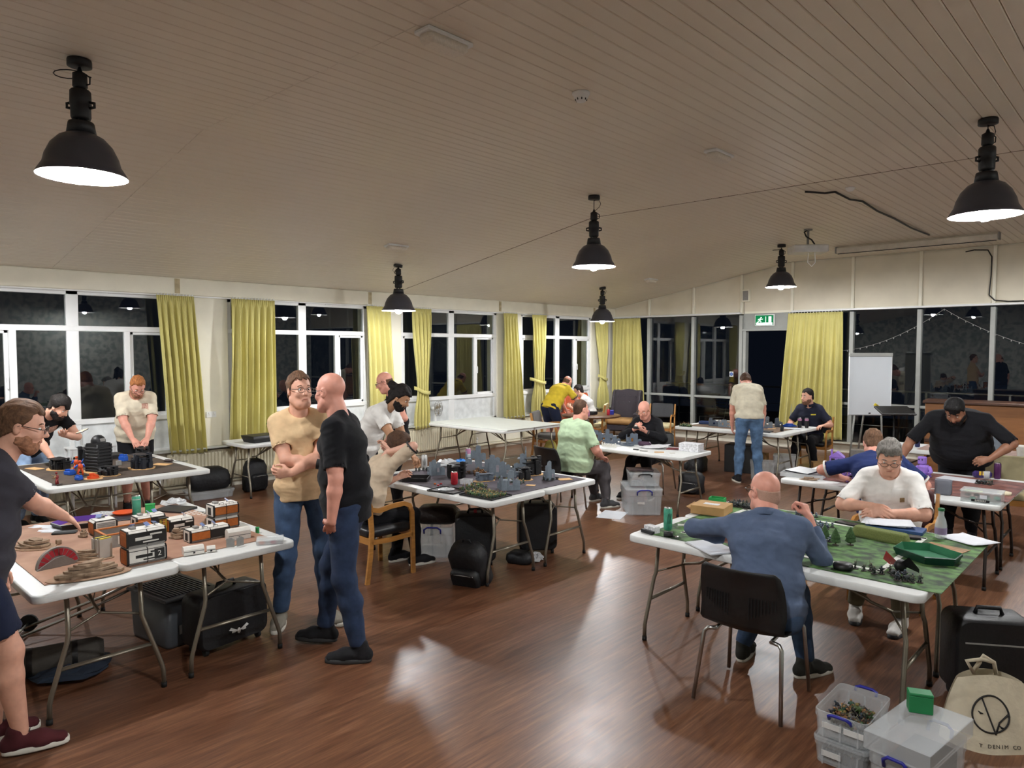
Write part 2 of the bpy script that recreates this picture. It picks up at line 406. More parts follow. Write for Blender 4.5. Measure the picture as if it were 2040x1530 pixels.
# ================================================================== PENDANT LAMPS
m_shade = mat('dark_grey_enamel', '3a3a40', .35, noise=(6, .08)); m_inner = mat('white_enamel_inside', 'f2f2ee', .4, noise=None)
m_blk = mat('black_cast_fitting', '17171a', .5); m_bulb = emis('bulb_glow', 'fcfdff', LAMP_E)
def lamp(x, y, drop, lab, loop=1, spin=0):
    z = ceilz(x); t = thing('pendant_lamp', lab, 'pendant lamp', (x, y, z), spin, 'industrial pendant lamps')
    b = -drop
    can = MB().at(ry=0 if x > KX else -slope).lathe([(.0, -.004), (.066, -.004), (.068, -.012), (.068, -.045), (.05, -.05), (.0, -.05)], 20)
    can.build('ceiling_rose', m_blk, t)
    MB().lathe([(.075, b + .262), (.082, b + .258), (.125, b + .235), (.17, b + .185), (.2, b + .12), (.212, b + .07), (.228, b + .045), (.248, b + .012), (.25, b)], 40).build('shade', m_shade, t)
    MB().lathe([(.0, b + .25), (.07, b + .25), (.12, b + .227), (.164, b + .18), (.194, b + .118), (.206, b + .07), (.222, b + .043), (.243, b + .012), (.25, b)], 40).build('shade_lining', m_inner, t)
    MB().lathe([(.024, b + .06), (.02, b + .12), (.02, b + .25)], 14).build('bulb_cap', m_white, t)
    MB().lathe([(.0, b + .33), (.068, b + .33), (.072, b + .322), (.082, b + .262), (.0, b + .262)], 28).build('neck', m_blk, t)
    h = MB().lathe([(0, b + .525), (.05, b + .525), (.058, b + .515), (.06, b + .43), (.056, b + .428), (.056, b + .36), (.05, b + .345), (0, b + .345)], 24)
    for k in range(4): h.cyl((.03 * math.cos(k * PI / 2), .03 * math.sin(k * PI / 2), b + .325), (.03 * math.cos(k * PI / 2), .03 * math.sin(k * PI / 2), b + .35), .006, n=6)
    h.build('housing', m_blk, t)
    for s in (-1, 1):
        MB().tube([(s * .055, 0, b + .415), (s * .085, 0, b + .42), (s * .085, 0, b + .445), (s * .055, 0, b + .45)], .009, 8).build('lug', m_blk, t)
    g = MB().lathe([(0, b + .66), (.008, b + .66), (.016, b + .635), (.04, b + .622), (.042, b + .545), (.03, b + .53), (0, b + .53)], 18)
    g.tube([(.04, 0, b + .555), (.06, 0, b + .56), (.062, 0, b + .6), (.04, 0, b + .615)], .005, 6); g.build('cable_gland', m_blk, t)
    MB().cyl((0, 0, -.05), (0, 0, b + .65), .004, n=6).build('suspension_rod', m_blk, t)
    c = MB()
    if loop == 1: pts = [(0, 0, -.06), (.02, 0, -.055), (.06, .02, -.05), (.08, .03, -.09), (.06, .02, -.13), (.01, 0, b + .64)]
    else: pts = [(0, 0, -.05)] + [(-.075 + .075 * math.cos(R(a)), .07 * math.sin(R(a)), -.075 - .02 * math.sin(R(a / 2))) for a in range(0, 361, 30)] + [(.02, 0, -.09), (.07, .0, b + .6)]
    c.tube(pts, .0035, 6).build('flex_cable', m_blk, t)
    MB().lathe([(0, b - .045), (.026, b - .041), (.044, b - .02), (.05, b + .008), (.044, b + .035), (.024, b + .06)], 18).build('bulb', m_bulb, t)
lamp(-4.965, 1.43, .71, 'large dark pendant lamp in the upper left of the room, nearest the photographer', 2, R(43))
lamp(-4.98, 6.71, .82, 'dark pendant lamp over the middle of the room on the longest cable', 1, R(40))
lamp(-1.12, 6.56, .74, 'dark pendant lamp hanging at the right edge above the white shirted players', 1, R(43))
lamp(-4.96, 12.0, .72, 'small looking dark pendant lamp hanging in front of the exit sign wall', 2, R(43))
lamp(-8.63, 11.93, .70, 'dark pendant lamp hanging in the far corner above the wing armchair', 1, R(20))
lamp(-8.58, 6.67, .70, 'dark pendant lamp near the window wall between the second and third windows', 1, R(200))
lamp(-8.6, 1.43, .70, 'dark pendant lamp out of view over the left window table', 1)
lamp(-1.12, 1.43, .72, 'dark pendant lamp directly above the photographer', 1)
lamp(-1.12, 12.0, .72, 'dark pendant lamp beyond the right edge near the piano', 1)
lamp(2.6, 6.6, .72, 'dark pendant lamp on the unseen right side of the hall', 1)
# ================================================================== FIGURES: smooth-blended distance fields, meshed with surface nets
V3 = lambda *a: np.array(a[0] if len(a) == 1 else a, dtype=np.float64)
def unit(v):
    v = np.asarray(v, float); n = np.linalg.norm(v); return v / n if n > 1e-9 else np.array([0, 0, 1.])
class SDF:
    def __init__(s, lo, hi, h):
        s.h = h; s.lo = V3(lo) - 3 * h; s.n = np.ceil((V3(hi) - s.lo) / h).astype(int) + 4
        s.g = np.full(s.n, 1.0, np.float32)
        s.ax = [s.lo[i] + h * np.arange(s.n[i]) for i in range(3)]
    def blk(s, lo, hi):
        a = np.clip(np.floor((V3(lo) - s.lo) / s.h).astype(int), 0, s.n); b = np.clip(np.ceil((V3(hi) - s.lo) / s.h).astype(int) + 1, 0, s.n)
        if (b <= a).any(): return None, None
        sl = tuple(slice(a[i], b[i]) for i in range(3))
        return sl, (s.ax[0][sl[0]][:, None, None], s.ax[1][sl[1]][None, :, None], s.ax[2][sl[2]][None, None, :])
    def put(s, sl, d, k, op='u'):
        g = s.g[sl]; d = d.astype(np.float32)
        if op == 'u':
            if k > 0:
                hh = np.clip(.5 + .5 * (g - d) / k, 0, 1); s.g[sl] = g + (d - g) * hh - k * hh * (1 - hh)
            else: s.g[sl] = np.minimum(g, d)
        elif op == 's':
            if k > 0:
                hh = np.clip(.5 - .5 * (g + d) / k, 0, 1); s.g[sl] = g + (-d - g) * hh + k * hh * (1 - hh)
            else: s.g[sl] = np.maximum(g, -d)
    def cone(s, a, b, ra, rb, k=.02, cut=None, op='u', flat=None):
        a = V3(a); b = V3(b); m = max(ra, rb) + k + 2 * s.h
        sl, P = s.blk(np.minimum(a, b) - m, np.maximum(a, b) + m)
        if sl is None: return
        ab = b - a; L2 = max(ab @ ab, 1e-9)
        q = [P[i] - a[i] for i in range(3)]
        t0 = (q[0] * ab[0] + q[1] * ab[1] + q[2] * ab[2]) / L2; t = np.clip(t0, 0, 1)
        d = np.sqrt((q[0] - t * ab[0]) ** 2 + (q[1] - t * ab[1]) ** 2 + (q[2] - t * ab[2]) ** 2) - (ra + (rb - ra) * t)
        if cut == 'end': d = np.maximum(d, (t0 - 1) * math.sqrt(L2))
        if cut == 'both': d = np.maximum(d, np.maximum(t0 - 1, -t0) * math.sqrt(L2))
        s.put(sl, d, k, op)
    def ell(s, c, r, Rm=None, k=.02, op='u', cutz=None):
        c = V3(c); r = V3(r); m = max(r) + k + 2 * s.h
        sl, P = s.blk(c - m, c + m)
        if sl is None: return
        q = [P[i] - c[i] for i in range(3)]
        if Rm is not None: q = [Rm[0, j] * q[0] + Rm[1, j] * q[1] + Rm[2, j] * q[2] for j in range(3)]
        k0 = np.sqrt((q[0] / r[0]) ** 2 + (q[1] / r[1]) ** 2 + (q[2] / r[2]) ** 2)
        k1 = np.sqrt((q[0] / r[0] ** 2) ** 2 + (q[1] / r[1] ** 2) ** 2 + (q[2] / r[2] ** 2) ** 2) + 1e-9
        d = k0 * (k0 - 1) / k1
        if cutz is not None: d = np.maximum(d, cutz(q))
        s.put(sl, d, k, op)
    def eseg(s, a, b, ra, rb, lat, k=.03, end=.6):
        """elliptical segment: ra/rb = (half width along lat, half depth)"""
        a = V3(a); b = V3(b); m = max(ra + rb) + k + 2 * s.h
        sl, P = s.blk(np.minimum(a, b) - m, np.maximum(a, b) + m)
        if sl is None: return
        ax = unit(b - a); L = np.linalg.norm(b - a); lt = unit(lat - ax * (lat @ ax)); dp = np.cross(ax, lt)
        q = [P[i] - a[i] for i in range(3)]
        D = lambda e: q[0] * e[0] + q[1] * e[1] + q[2] * e[2]
        w0 = D(ax); t = np.clip(w0 / max(L, 1e-6), 0, 1); w_ = w0 - t * L
        ru = ra[0] + (rb[0] - ra[0]) * t; rv = ra[1] + (rb[1] - ra[1]) * t; mn = np.minimum(ru, rv)
        qq = np.sqrt((D(lt) / ru) ** 2 + (D(dp) / rv) ** 2 + (w_ / (mn * end)) ** 2)
        s.put(sl, (qq - 1) * mn * .9, k)
    def plane(s, p, n):  # keep where (x-p).n < 0
        p = V3(p); n = unit(n)
        d = (s.ax[0][:, None, None] - p[0]) * n[0] + (s.ax[1][None, :, None] - p[1]) * n[1] + (s.ax[2][None, None, :] - p[2]) * n[2]
        s.g = np.maximum(s.g, d.astype(np.float32))
    def grid(s): return s.ax[0][:, None, None], s.ax[1][None, :, None], s.ax[2][None, None, :]
    def mesh(s):
        g = s.g; ins = g < 0
        c = np.zeros(tuple(np.array(g.shape) - 1), np.int8)
        for dx in (0, 1):
            for dy in (0, 1):
                for dz in (0, 1): c += ins[dx:g.shape[0] - 1 + dx, dy:g.shape[1] - 1 + dy, dz:g.shape[2] - 1 + dz]
        act = (c > 0) & (c < 8); I = np.argwhere(act)
        if len(I) == 0: return np.zeros((0, 3)), np.zeros((0, 4), int)
        idx = np.full(c.shape, -1, np.int64); idx[act] = np.arange(len(I))
        val = {}
        for dx in (0, 1):
            for dy in (0, 1):
                for dz in (0, 1): val[dx, dy, dz] = g[I[:, 0] + dx, I[:, 1] + dy, I[:, 2] + dz]
        acc = np.zeros((len(I), 3)); cnt = np.zeros(len(I))
        for ax in range(3):
            o = [i for i in range(3) if i != ax]
            for u in (0, 1):
                for v in (0, 1):
                    A = [0, 0, 0]; A[o[0]] = u; A[o[1]] = v; B = list(A); B[ax] = 1
                    va, vb = val[tuple(A)], val[tuple(B)]; cr = (va < 0) != (vb < 0)
                    t = np.where(cr, va / np.where(cr, va - vb, 1), 0)
                    p = np.zeros((len(I), 3)); p[:, o[0]] = u; p[:, o[1]] = v; p[:, ax] = t
                    acc += p * cr[:, None]; cnt += cr
        V = s.lo + (I + acc / cnt[:, None]) * s.h
        F = []
        for ax in range(3):
            o1, o2 = (ax + 1) % 3, (ax + 2) % 3
            sa = [slice(None)] * 3; sb = [slice(None)] * 3; sa[ax] = slice(0, -1); sb[ax] = slice(1, None)
            e = np.argwhere(ins[tuple(sa)] != ins[tuple(sb)])
            e = e[(e[:, o1] > 0) & (e[:, o2] > 0) & (e[:, o1] < g.shape[o1] - 1) & (e[:, o2] < g.shape[o2] - 1)]
            if not len(e): continue
            def gi(d1, d2):
                q = e.copy(); q[:, o1] -= d1; q[:, o2] -= d2; return idx[q[:, 0], q[:, 1], q[:, 2]]
            quad = np.stack([gi(1, 1), gi(0, 1), gi(0, 0), gi(1, 0)], 1)
            fl = ~ins[e[:, 0], e[:, 1], e[:, 2]]
            quad[fl] = quad[fl][:, ::-1]; F.append(quad)
        F = np.concatenate(F); F = F[(F >= 0).all(1)]
        return V, F
def relax(V, F, it=1, lam=.5):
    for _ in range(it):
        acc = np.zeros_like(V); cnt = np.zeros(len(V))
        for a, b in ((0, 1), (1, 2), (2, 3), (3, 0)):
            np.add.at(acc, F[:, a], V[F[:, b]]); np.add.at(acc, F[:, b], V[F[:, a]])
            np.add.at(cnt, F[:, a], 1); np.add.at(cnt, F[:, b], 1)
        V = V + lam * (acc / np.maximum(cnt, 1)[:, None] - V)
    return V
def vnormals(V, F):
    n = np.cross(V[F[:, 2]] - V[F[:, 0]], V[F[:, 3]] - V[F[:, 1]]); N = np.zeros_like(V)
    for i in range(4): np.add.at(N, F[:, i], n)
    return N / (np.linalg.norm(N, axis=1)[:, None] + 1e-12)
def np_obj(name, V, F, m, parent=None, mi=None):
    me = bpy.data.meshes.new(name); me.vertices.add(len(V)); me.vertices.foreach_set('co', V.astype(np.float32).ravel())
    me.loops.add(F.size); me.loops.foreach_set('vertex_index', F.astype(np.int32).ravel())
    me.polygons.add(len(F)); me.polygons.foreach_set('loop_start', np.arange(0, F.size, F.shape[1], dtype=np.int32))
    try: me.polygons.foreach_set('loop_total', np.full(len(F), F.shape[1], np.int32))
    except Exception: pass
    for q in (m if isinstance(m, (list, tuple)) else [m]): me.materials.append(q)
    if mi is not None: me.polygons.foreach_set('material_index', mi.astype(np.int32))
    me.update(calc_edges=True); me.validate(); me.polygons.foreach_set('use_smooth', np.ones(len(me.polygons), bool))
    return link(name, me, parent)
def wnoise(P, seed, f):
    """cheap smooth vector noise from a few random sine waves"""
    rs = np.random.RandomState(seed); out = np.zeros(len(P))
    for i in range(7):
        k = rs.normal(size=3); k = k / np.linalg.norm(k) * f * rs.uniform(.6, 1.5); out += np.sin(P @ k + rs.uniform(0, 6.28))
    return out / 3.5
def rotm(yaw=0, pitch=0, roll=0):  # columns: right, forward, up ; pitch > 0 looks down
    M = Matrix.Rotation(R(yaw), 3, 'Z') @ Matrix.Rotation(R(-pitch), 3, 'X') @ Matrix.Rotation(R(roll), 3, 'Y')
    return np.array(M)
def ik(S, T, l1, l2, pole):
    d = T - S; L = np.linalg.norm(d); mx = (l1 + l2) * .995
    if L > mx: T = S + d / L * mx; d = T - S; L = mx
    L = max(L, abs(l1 - l2) + .02); a = (l1 * l1 - l2 * l2 + L * L) / (2 * L); h = math.sqrt(max(l1 * l1 - a * a, 0)); u = unit(d)
    pv = V3(pole); pv = unit(pv - u * (pv @ u)); return S + u * a + pv * h, T

SKIN = lambda n, c: mat('skin_' + n, c, .5, noise=(25, .07), bump=(180, .08, .002))
def cloth(n, c, b=.25, d=.1): return mat('cloth_' + n, c, .9, noise=(14, d), spec=.25, bump=(9, b, .02), sheen=.03)
m_eye = mat('eye_white', 'e8e4de', .2, noise=None); m_iris = mat('eye_iris', '2a1f18', .15, noise=None); m_lip = mat('lips', 'b0695c', .5)
m_frame = mat('spectacle_frame', '1c1815', .3); m_lens = mat('spectacle_lens', 'ffffff', .0, noise=None, trans=1, ior=1.1)
m_rub = mat('white_rubber_sole', 'd8d4c8', .6); m_rubk = mat('black_rubber_sole', '2a2a2b', .6)

def hand_sdf(g, W, d, n, side, curl, sc=1.0, spread=.15, thumb=.5, point=None):
    """W wrist, d finger direction, n palm normal (palm faces n); side=+1 right hand"""
    d = unit(d); n = unit(n - d * (n @ d)); x = np.cross(d, n) * side   # x towards the thumb
    k = W + d * .085 * sc
    g.eseg(W + d * .012 * sc, k, (.026 * sc, .018 * sc), (.04 * sc, .014 * sc), x, k=.015)
    L = [(.042, .026, .02), (.047, .03, .022), (.044, .028, .021), (.034, .021, .018)]
    for i in range(4):
        off = (.030 - .0195 * i) * sc; fd = unit(d + x * (spread * (1.5 - i) / 3)); p = W + d * ((.082, .087, .084, .076)[i]) * sc + x * off
        c = curl[i] if isinstance(curl, (list, tuple)) else curl
        ang = 0
        for j in range(3):
            ang += (R(75) * c, R(85) * c, R(60) * c)[j]
            q = p + (fd * math.cos(ang) + n * math.sin(ang)) * L[i][j] * sc
            r0, r1 = (.0098 - .0008 * j) * sc, (.0090 - .0008 * j) * sc
            g.cone(p, q, r0, r1, k=.004); p = q
    b = W + d * .03 * sc + x * .022 * sc; t = thumb
    p1 = b + (d * (.55) + x * (.75 * (1 - t) + .12) + n * (.35 + .45 * t)) * .042 * sc
    p2 = p1 + (d * .8 + x * (.35 * (1 - t) - .2 * t) + n * .45 * t) * .033 * sc; p3 = p2 + (d * .9 + n * .3 * t - x * .25 * t) * .026 * sc
    g.cone(b, p1, .0155 * sc, .0115 * sc, k=.012); g.cone(p1, p2, .0112 * sc, .0098 * sc, k=.004); g.cone(p2, p3, .0098 * sc, .0082 * sc, k=.004)

def person(label, loc, face, skin, shirt, trous, shoes, *, H=1.78, fat=1.0, belly=0.0, pel=None, lean=0, side=0, bend=0, twist=0,
           hyaw=0, hpitch=0, hroll=0, lh=None, rh=None, lpole=None, rpole=None, lhand=None, rhand=None, feet=None, kpole=None,
           sleeve=.55, shorts=None, hem=.08, hair=None, beard=None, glasses=False, h=.008, ch=.010, long_sleeve=False, collar=False,
           legs=True, foot_dir=(0, 0), neckfwd=.03, shw=None, sock=None, seed=1, extra=None, lens=True, armr=1.0, soles=None, wrinkle=.004, vest=None):
    """face: heading in degrees (0 = +Y). All pose vectors are local: x right, y forward, z up."""
    s = H / 1.78
    t = thing('person', label, 'person', loc, R(face))
    pz = (pel if pel is not None else .95 * s); P = V3(0, 0, pz)
    Rl = rotm(0, lean, side); Rc = rotm(twist, lean + bend * .6, side); Rn = rotm(twist, lean + bend, side)
    waist = P + Rl @ V3(0, 0, .17 * s); chest = waist + Rc @ V3(0, 0, .20 * s); nb = chest + Rn @ V3(0, 0, .155 * s)
    sw = shw or .160 * s * (.5 + .5 * fat); lat = Rc @ V3(1, 0, 0)
    SR = chest + Rn @ V3(0, 0, .095 * s) + lat * sw; SL = chest + Rn @ V3(0, 0, .095 * s) - lat * sw
    Rh = rotm(hyaw, hpitch, hroll)
    hc = nb + Rn @ V3(0, neckfwd * .6, .055 * s) + unit(Rh[:, 2] * .6 + Rn[:, 2] * .4) * .105 * s + Rh[:, 1] * (neckfwd * .5 + .015)
    hs = .985 * s ** .5
    l1, l2 = .29 * s, .25 * s
    arms = []
    for S, T, pole, sd in ((SR, rh, rpole, 1), (SL, lh, lpole, -1)):
        if T is None: T = S + V3(.06 * sd, .05, -.52 * s)
        if pole is None: pole = V3(.35 * sd, -1, -.2)
        E, T = ik(S, V3(T), l1, l2, pole); arms.append((S, E, T, sd))
    HR, HL = P + Rl @ V3(.095 * s, 0, -.02), P + Rl @ V3(-.095 * s, 0, -.02)
    lt, ls = .43 * s, .42 * s
    feet = feet or [(.11, 0.0, 0), (-.11, 0.0, 0)]
    lg = []
    for Hj, ft, fd, kp in ((HR, feet[0], foot_dir[0], kpole[0] if kpole else None), (HL, feet[1], foot_dir[1], kpole[1] if kpole else None)):
        A = V3(ft) + V3(0, 0, .09 * s); K, A = ik(Hj, A, lt, ls, kp if kp is not None else V3(0, 1, .05)); lg.append((Hj, K, A, fd))
    fr = fat
    # ---------------- body (skin)
    pts = [P, nb, hc + V3(0, 0, .15), hc - V3(0, 0, .15), SR, SL] + [q for a in arms for q in a[1:3]]
    pts += [q for l in lg for q in l[1:3]] if shorts else []
    pts = np.array(pts); g = SDF(pts.min(0) - .24, pts.max(0) + .24, h)
    g.eseg(P + Rl @ V3(0, 0, .0), waist, (.13 * s, .09 * s), (.12 * s, .085 * s), lat, k=.04)
    g.eseg(waist, chest, (.12 * s, .085 * s), (.145 * s, .095 * s), lat, k=.04)
    g.eseg(chest, nb - Rn @ V3(0, 0, .03), (.135 * s, .08 * s), (.06 * s, .04 * s), lat, k=.03)
    ar = armr * (.45 + .55 * fr)
    for S, E, T, sd in arms:
        inn = S - lat * sd * .05; sv = 1.0 if long_sleeve else sleeve; cr = .034 * s * (.5 + .5 * ar)
        g.cone(inn, S, cr, cr, k=.02); ma = S + (E - S) * sv * .72; m1 = S + (E - S) * min(1, sv * .95)
        g.cone(S, ma, cr, cr * 1.05, k=.01); up_r = .046 * s * ar * (.74 if long_sleeve else 1)
        g.cone(ma, m1, cr * 1.05, up_r, k=.01); g.cone(m1, E, up_r, .039 * s * ar * (.8 if long_sleeve else 1), k=.015)
        q_ = .72 if long_sleeve else 1; m2 = E + (T - E) * .3; g.cone(E, m2, .038 * s * ar * q_, .041 * s * ar * q_, k=.02); g.cone(m2, T, .041 * s * ar * q_, .0265 * s * (.6 + .4 * ar) * (.92 if long_sleeve else 1), k=.02)
        spec = (rhand if sd > 0 else lhand) or {}
        d = spec.get('d'); d = unit(T - E) if d is None else V3(d)
        n = spec.get('n'); n = V3(-sd, 0, 0) if n is None else V3(n)
        if not spec.get('skip'): hand_sdf(g, T, d, n, sd, spec.get('curl', .35), s * .98, spec.get('spread', .15), spec.get('thumb', .4))
    # neck and head
    hh = lambda x, y, z: hc + Rh @ (V3(x, y, z) * hs)
    nr = .056 * s * (.7 + .3 * fr)
    g.cone(nb - Rn @ V3(0, 0, .04), hh(0, -.02, -.04), nr * 1.15, nr, k=.035)
    for sd, S in ((1, SR), (-1, SL)): g.cone(nb + Rn @ V3(.02 * sd, .0, .01), nb + Rn @ V3(.06 * sd, .0, -.025), .026 * s, .018 * s, k=.02)
    g.ell(hh(0, -.012, .035), V3(.076, .097, .088) * hs, Rh, k=.02)
    g.ell(hh(0, .022, -.035), V3(.062 * (.8 + .2 * fr), .074, .086) * hs, Rh, k=.03)
    g.cone(hh(-.022, .058, -.103), hh(.022, .058, -.103), .026 * hs, .026 * hs, k=.03)
    for sd in (1, -1):
        g.cone(hh(.05 * sd, .0, -.065), hh(.025 * sd, .055, -.1), .026 * hs * (.7 + .3 * fr), .022 * hs, k=.03)
        g.ell(hh(.036 * sd, .068, -.028), V3(.026, .02, .022) * hs, Rh, k=.02)
    if h < .0085:
        for sd in (1, -1): g.ell(hh(.031 * sd, .1, .008), V3(.019, .014, .012) * hs, Rh, k=.008, op='s')
        g.cone(hh(-.034, .081, .027), hh(.034, .081, .027), .009 * hs, .009 * hs, k=.012)
    g.cone(hh(0, .088, .012), hh(0, .113, -.026), .0075 * hs, .0125 * hs, k=.01)
    for sd in (1, -1): g.cone(hh(0, .1, -.03), hh(.013 * sd, .098, -.032), .009 * hs, .008 * hs, k=.006)
    g.cone(hh(-.017, .089, -.064), hh(.017, .089, -.064), .0085 * hs, .0085 * hs, k=.01)
    for sd in (1, -1):
        g.ell(hh(.079 * sd, -.008, -.004), V3(.009, .021, .033) * hs, Rh @ rotm(-18 * sd, 0, 0), k=.006)
        if h < .0085: g.ell(hh(.088 * sd, -.003, .0), V3(.006, .011, .018) * hs, Rh, k=.004, op='s')
    if shorts:
        for Hj, K, A, fd in lg:
            g.cone(Hj, K, .075 * s * fr, .055 * s * fr, k=.03); c1 = K + (A - K) * .3 + V3(0, -.015, 0)
            g.cone(K, c1, .053 * s * fr, .057 * s * fr, k=.03); g.cone(c1, A, .057 * s * fr, .034 * s, k=.02)
    V, F = g.mesh(); V = relax(V, F, 1, .3)
    np_obj('body', V, F, skin, t)
    # ---------------- eyes, lips, brows
    if h < .0095:
        for sd in (1, -1):
            c = hh(.031 * sd, .0745, .007); e = MB(); e.ell(tuple(c), .0122 * hs, 10, 8); ir = hh(.031 * sd, .0822, .005)
            e.ell(tuple(ir), .0062 * hs, 8, 6, 1); e.build('eye', [m_eye, m_iris], t)
            bw = [tuple(hh((.014 + .036 * u) * sd, .088 - .012 * u * u, .028 + .006 * math.sin(PI * u))) for u in (0, .33, .66, 1)]
            MB().tube(bw, [.003, .0042, .004, .002], 6).build('eyebrow', MATS.get(hair[1] if hair else '', m_iris) if hair else mat('brow', '5a4636', .8), t)
        MB().tube([tuple(hh(x, .0975 - 6 * x * x, -.063)) for x in (-.02, -.01, 0, .01, .02)], [.0015, .0036, .0032, .0036, .0015], 6).build('lips', m_lip, t)
    # ---------------- hair / beard
    if hair:
        st, hm = hair[0], MATS[hair[1]]
        thick = {'short': .012, 'buzz': .004, 'quiff': .016, 'curly': .022, 'long': .016, 'fringe': .0012, 'messy': .02}[st]
        hv = min(h, .008); hp = [hh(-.13, -.16, -.2), hh(.13, .14, .19), hh(.13, -.16, -.2), hh(-.13, .14, .19), hh(-.13, .14, -.2), hh(.13, -.16, .19), hh(.13, .14, -.2), hh(-.13, -.16, .19)]
        hp = np.array(hp); gh = SDF(hp.min(0), hp.max(0), hv)
        gh.ell(hh(0, -.014, .037 + thick * .3), V3(.077 + thick * .6, .098 + thick * .8, .09 + thick) * hs, Rh, k=.0)
        gh.ell(hh(0, -.035, -.03), V3(.068 + thick * .4, .07 + thick * .5, .075) * hs, Rh, k=.02)
        if st in ('quiff', 'messy'): gh.cone(hh(-.045, .06, .105), hh(.045, .06, .105), .026 * hs, .026 * hs, k=.03)
        X, Y, Z = gh.grid(); q = [X - hc[0], Y - hc[1], Z - hc[2]]
        lx, ly, lz = [(Rh[0, j] * q[0] + Rh[1, j] * q[1] + Rh[2, j] * q[2]) / hs for j in range(3)]
        if st == 'fringe': cutp = np.maximum(lz - .03 - .15 * ly, -lz - .075 + .3 * ly) * .8; cutp = np.maximum(cutp, ly - .03)
        else:
            s1 = (.062 + .018 * (np.abs(lx) < .05) - lz) if st not in ('buzz',) else .058 - lz
            cutp = np.where(ly > .02, np.maximum((.066 - .9 * np.maximum(.02 - 0, 0) - lz) * .9, -1), -1)
            hl = .079 if st in ('short', 'buzz') else .07
            line = np.where(ly > .045, hl, np.where(ly > .005, hl - (.045 - ly) * 1.9, np.where(ly > -.02, -.012, -.012 - (-.02 - ly) * 1.0)))
            line = np.maximum(line, -.085) + (.007 * np.sin(lx * 150 + 1.3) + .005 * np.sin(lx * 330)) * (st not in ('buzz', 'fringe')) - ((.02 * (np.abs(lx + .01) < .05) * (ly > .03)) if st in ('messy', 'curly') else 0); cutp = (line - lz) * .4
        gh.g = np.maximum(gh.g, cutp.astype(np.float32))
        if st == 'long':
            for (a, b, r0, r1) in (((0, -.09, .02), (0, -.125, -.03), .05, .03), ((.03, -.11, .06), (0, -.16, .05), .04, .045), ((.045, -.06, -.04), (.06, -.09, -.17), .03, .012), ((-.045, -.06, -.04), (-.06, -.09, -.19), .03, .01), ((.0, -.1, -.05), (.01, -.13, -.2), .025, .008)):
                gh.cone(hh(*a), hh(*b), r0 * hs, r1 * hs, k=.015)
        Vh, Fh = gh.mesh()
        if len(Vh):
            N = vnormals(Vh, Fh); Lc = (Vh - hc) @ Rh; amp = {'curly': .008, 'messy': .009, 'quiff': .005, 'long': .004, 'short': .003}.get(st, .001)
            fr_ = {'curly': 80, 'messy': 75}.get(st, 170)
            Vh = Vh + N * (wnoise(Lc * V3(1, .45, .6), seed, fr_) * amp)[:, None]
            np_obj('hair', Vh, Fh, hm, t)
    if beard:
        bt = beard[1]; gb = SDF(hc - .2, hc + .2, min(h, .008))
        gb.ell(hh(0, .024, -.037), V3(.064 * (.8 + .2 * fr) + bt, .077 + bt, .088 + bt) * hs, Rh, k=0)
        gb.cone(hh(-.022, .058, -.105), hh(.022, .058, -.105), .027 * hs + bt * 1.1, .027 * hs + bt * 1.1, k=.02)
        for sd in (1, -1): gb.cone(hh(.05 * sd, .0, -.065), hh(.025 * sd, .055, -.1), .028 * hs * (.7 + .3 * fr) + bt, .025 * hs + bt, k=.03)
        if len(beard) > 2: gb.cone(hh(0, .06, -.11), hh(0, .07, -.11 - beard[2]), .03 * hs, .012 * hs, k=.03)
        X, Y, Z = gb.grid(); q = [X - hc[0], Y - hc[1], Z - hc[2]]
        lx, ly, lz = [(Rh[0, j] * q[0] + Rh[1, j] * q[1] + Rh[2, j] * q[2]) / hs for j in range(3)]
        top = np.where(np.abs(lx) > .05, -.036 + .006 * np.sin(lx * 300 + ly * 200), np.where(np.abs(lx) > .028, -.066 + 0 * lx, -.05)) + 0 * ly
        gb.g = np.maximum(gb.g, np.maximum((lz - top) * .8, (-.012 - ly) * .8).astype(np.float32))
        gb.ell(hh(0, .1, -.065), V3(.021, .03, .0085) * hs, Rh, k=.003, op='s')
        Vb, Fb = gb.mesh()
        if len(Vb):
            N = vnormals(Vb, Fb); Vb = Vb + N * (wnoise((Vb - hc) @ Rh, seed + 3, 160) * min(.0025, bt * .4))[:, None]; np_obj('beard', Vb, Fb, MATS[beard[0]], t)
    if glasses:
        G = MB()
        for sd in (1, -1):
            G.tube([tuple(hh(.033 * sd + .0245 * math.cos(a), .107, .003 + .018 * math.sin(a))) for a in [k * PI / 8 for k in range(16)]], .0019, 6, closed=True)
            G.tube([tuple(hh(*q)) for q in ((.057 * sd, .106, .008), (.076 * sd, .095, .009), (.083 * sd, .0, .012), (.081 * sd, -.022, -.004))], .0021, 6)
        G.tube([tuple(hh(*q)) for q in ((-.0095, .107, .006), (0, .111, .01), (.0095, .107, .006))], .0019, 6)
        G.build('glasses', glasses if not isinstance(glasses, bool) else m_frame, t)
    # ---------------- shirt
    if shirt:
        pts = np.array([P, nb, SR, SL] + [a[1] for a in arms] + ([a[2] for a in arms] if long_sleeve else [])); g = SDF(pts.min(0) - .27, pts.max(0) + .2, ch)
        bw, bd = .165 * s * fr, .118 * s * fr; by = belly
        lo = P - Rl @ V3(0, 0, hem)
        g.eseg(lo - Rl @ V3(0, 0, .10), P + Rl @ V3(0, by * .25, .04), (bw * 1.03, bd * 1.05), (bw * 1.03, bd * 1.07 + by * .2), lat, k=.05, end=.3)
        g.eseg(P + Rl @ V3(0, by * .2, .04), waist + Rc @ V3(0, by * .5, 0), (bw * 1.03, bd * 1.07 + by * .22), (bw * 1.0, bd * 1.02 + by * .42), lat, k=.06)
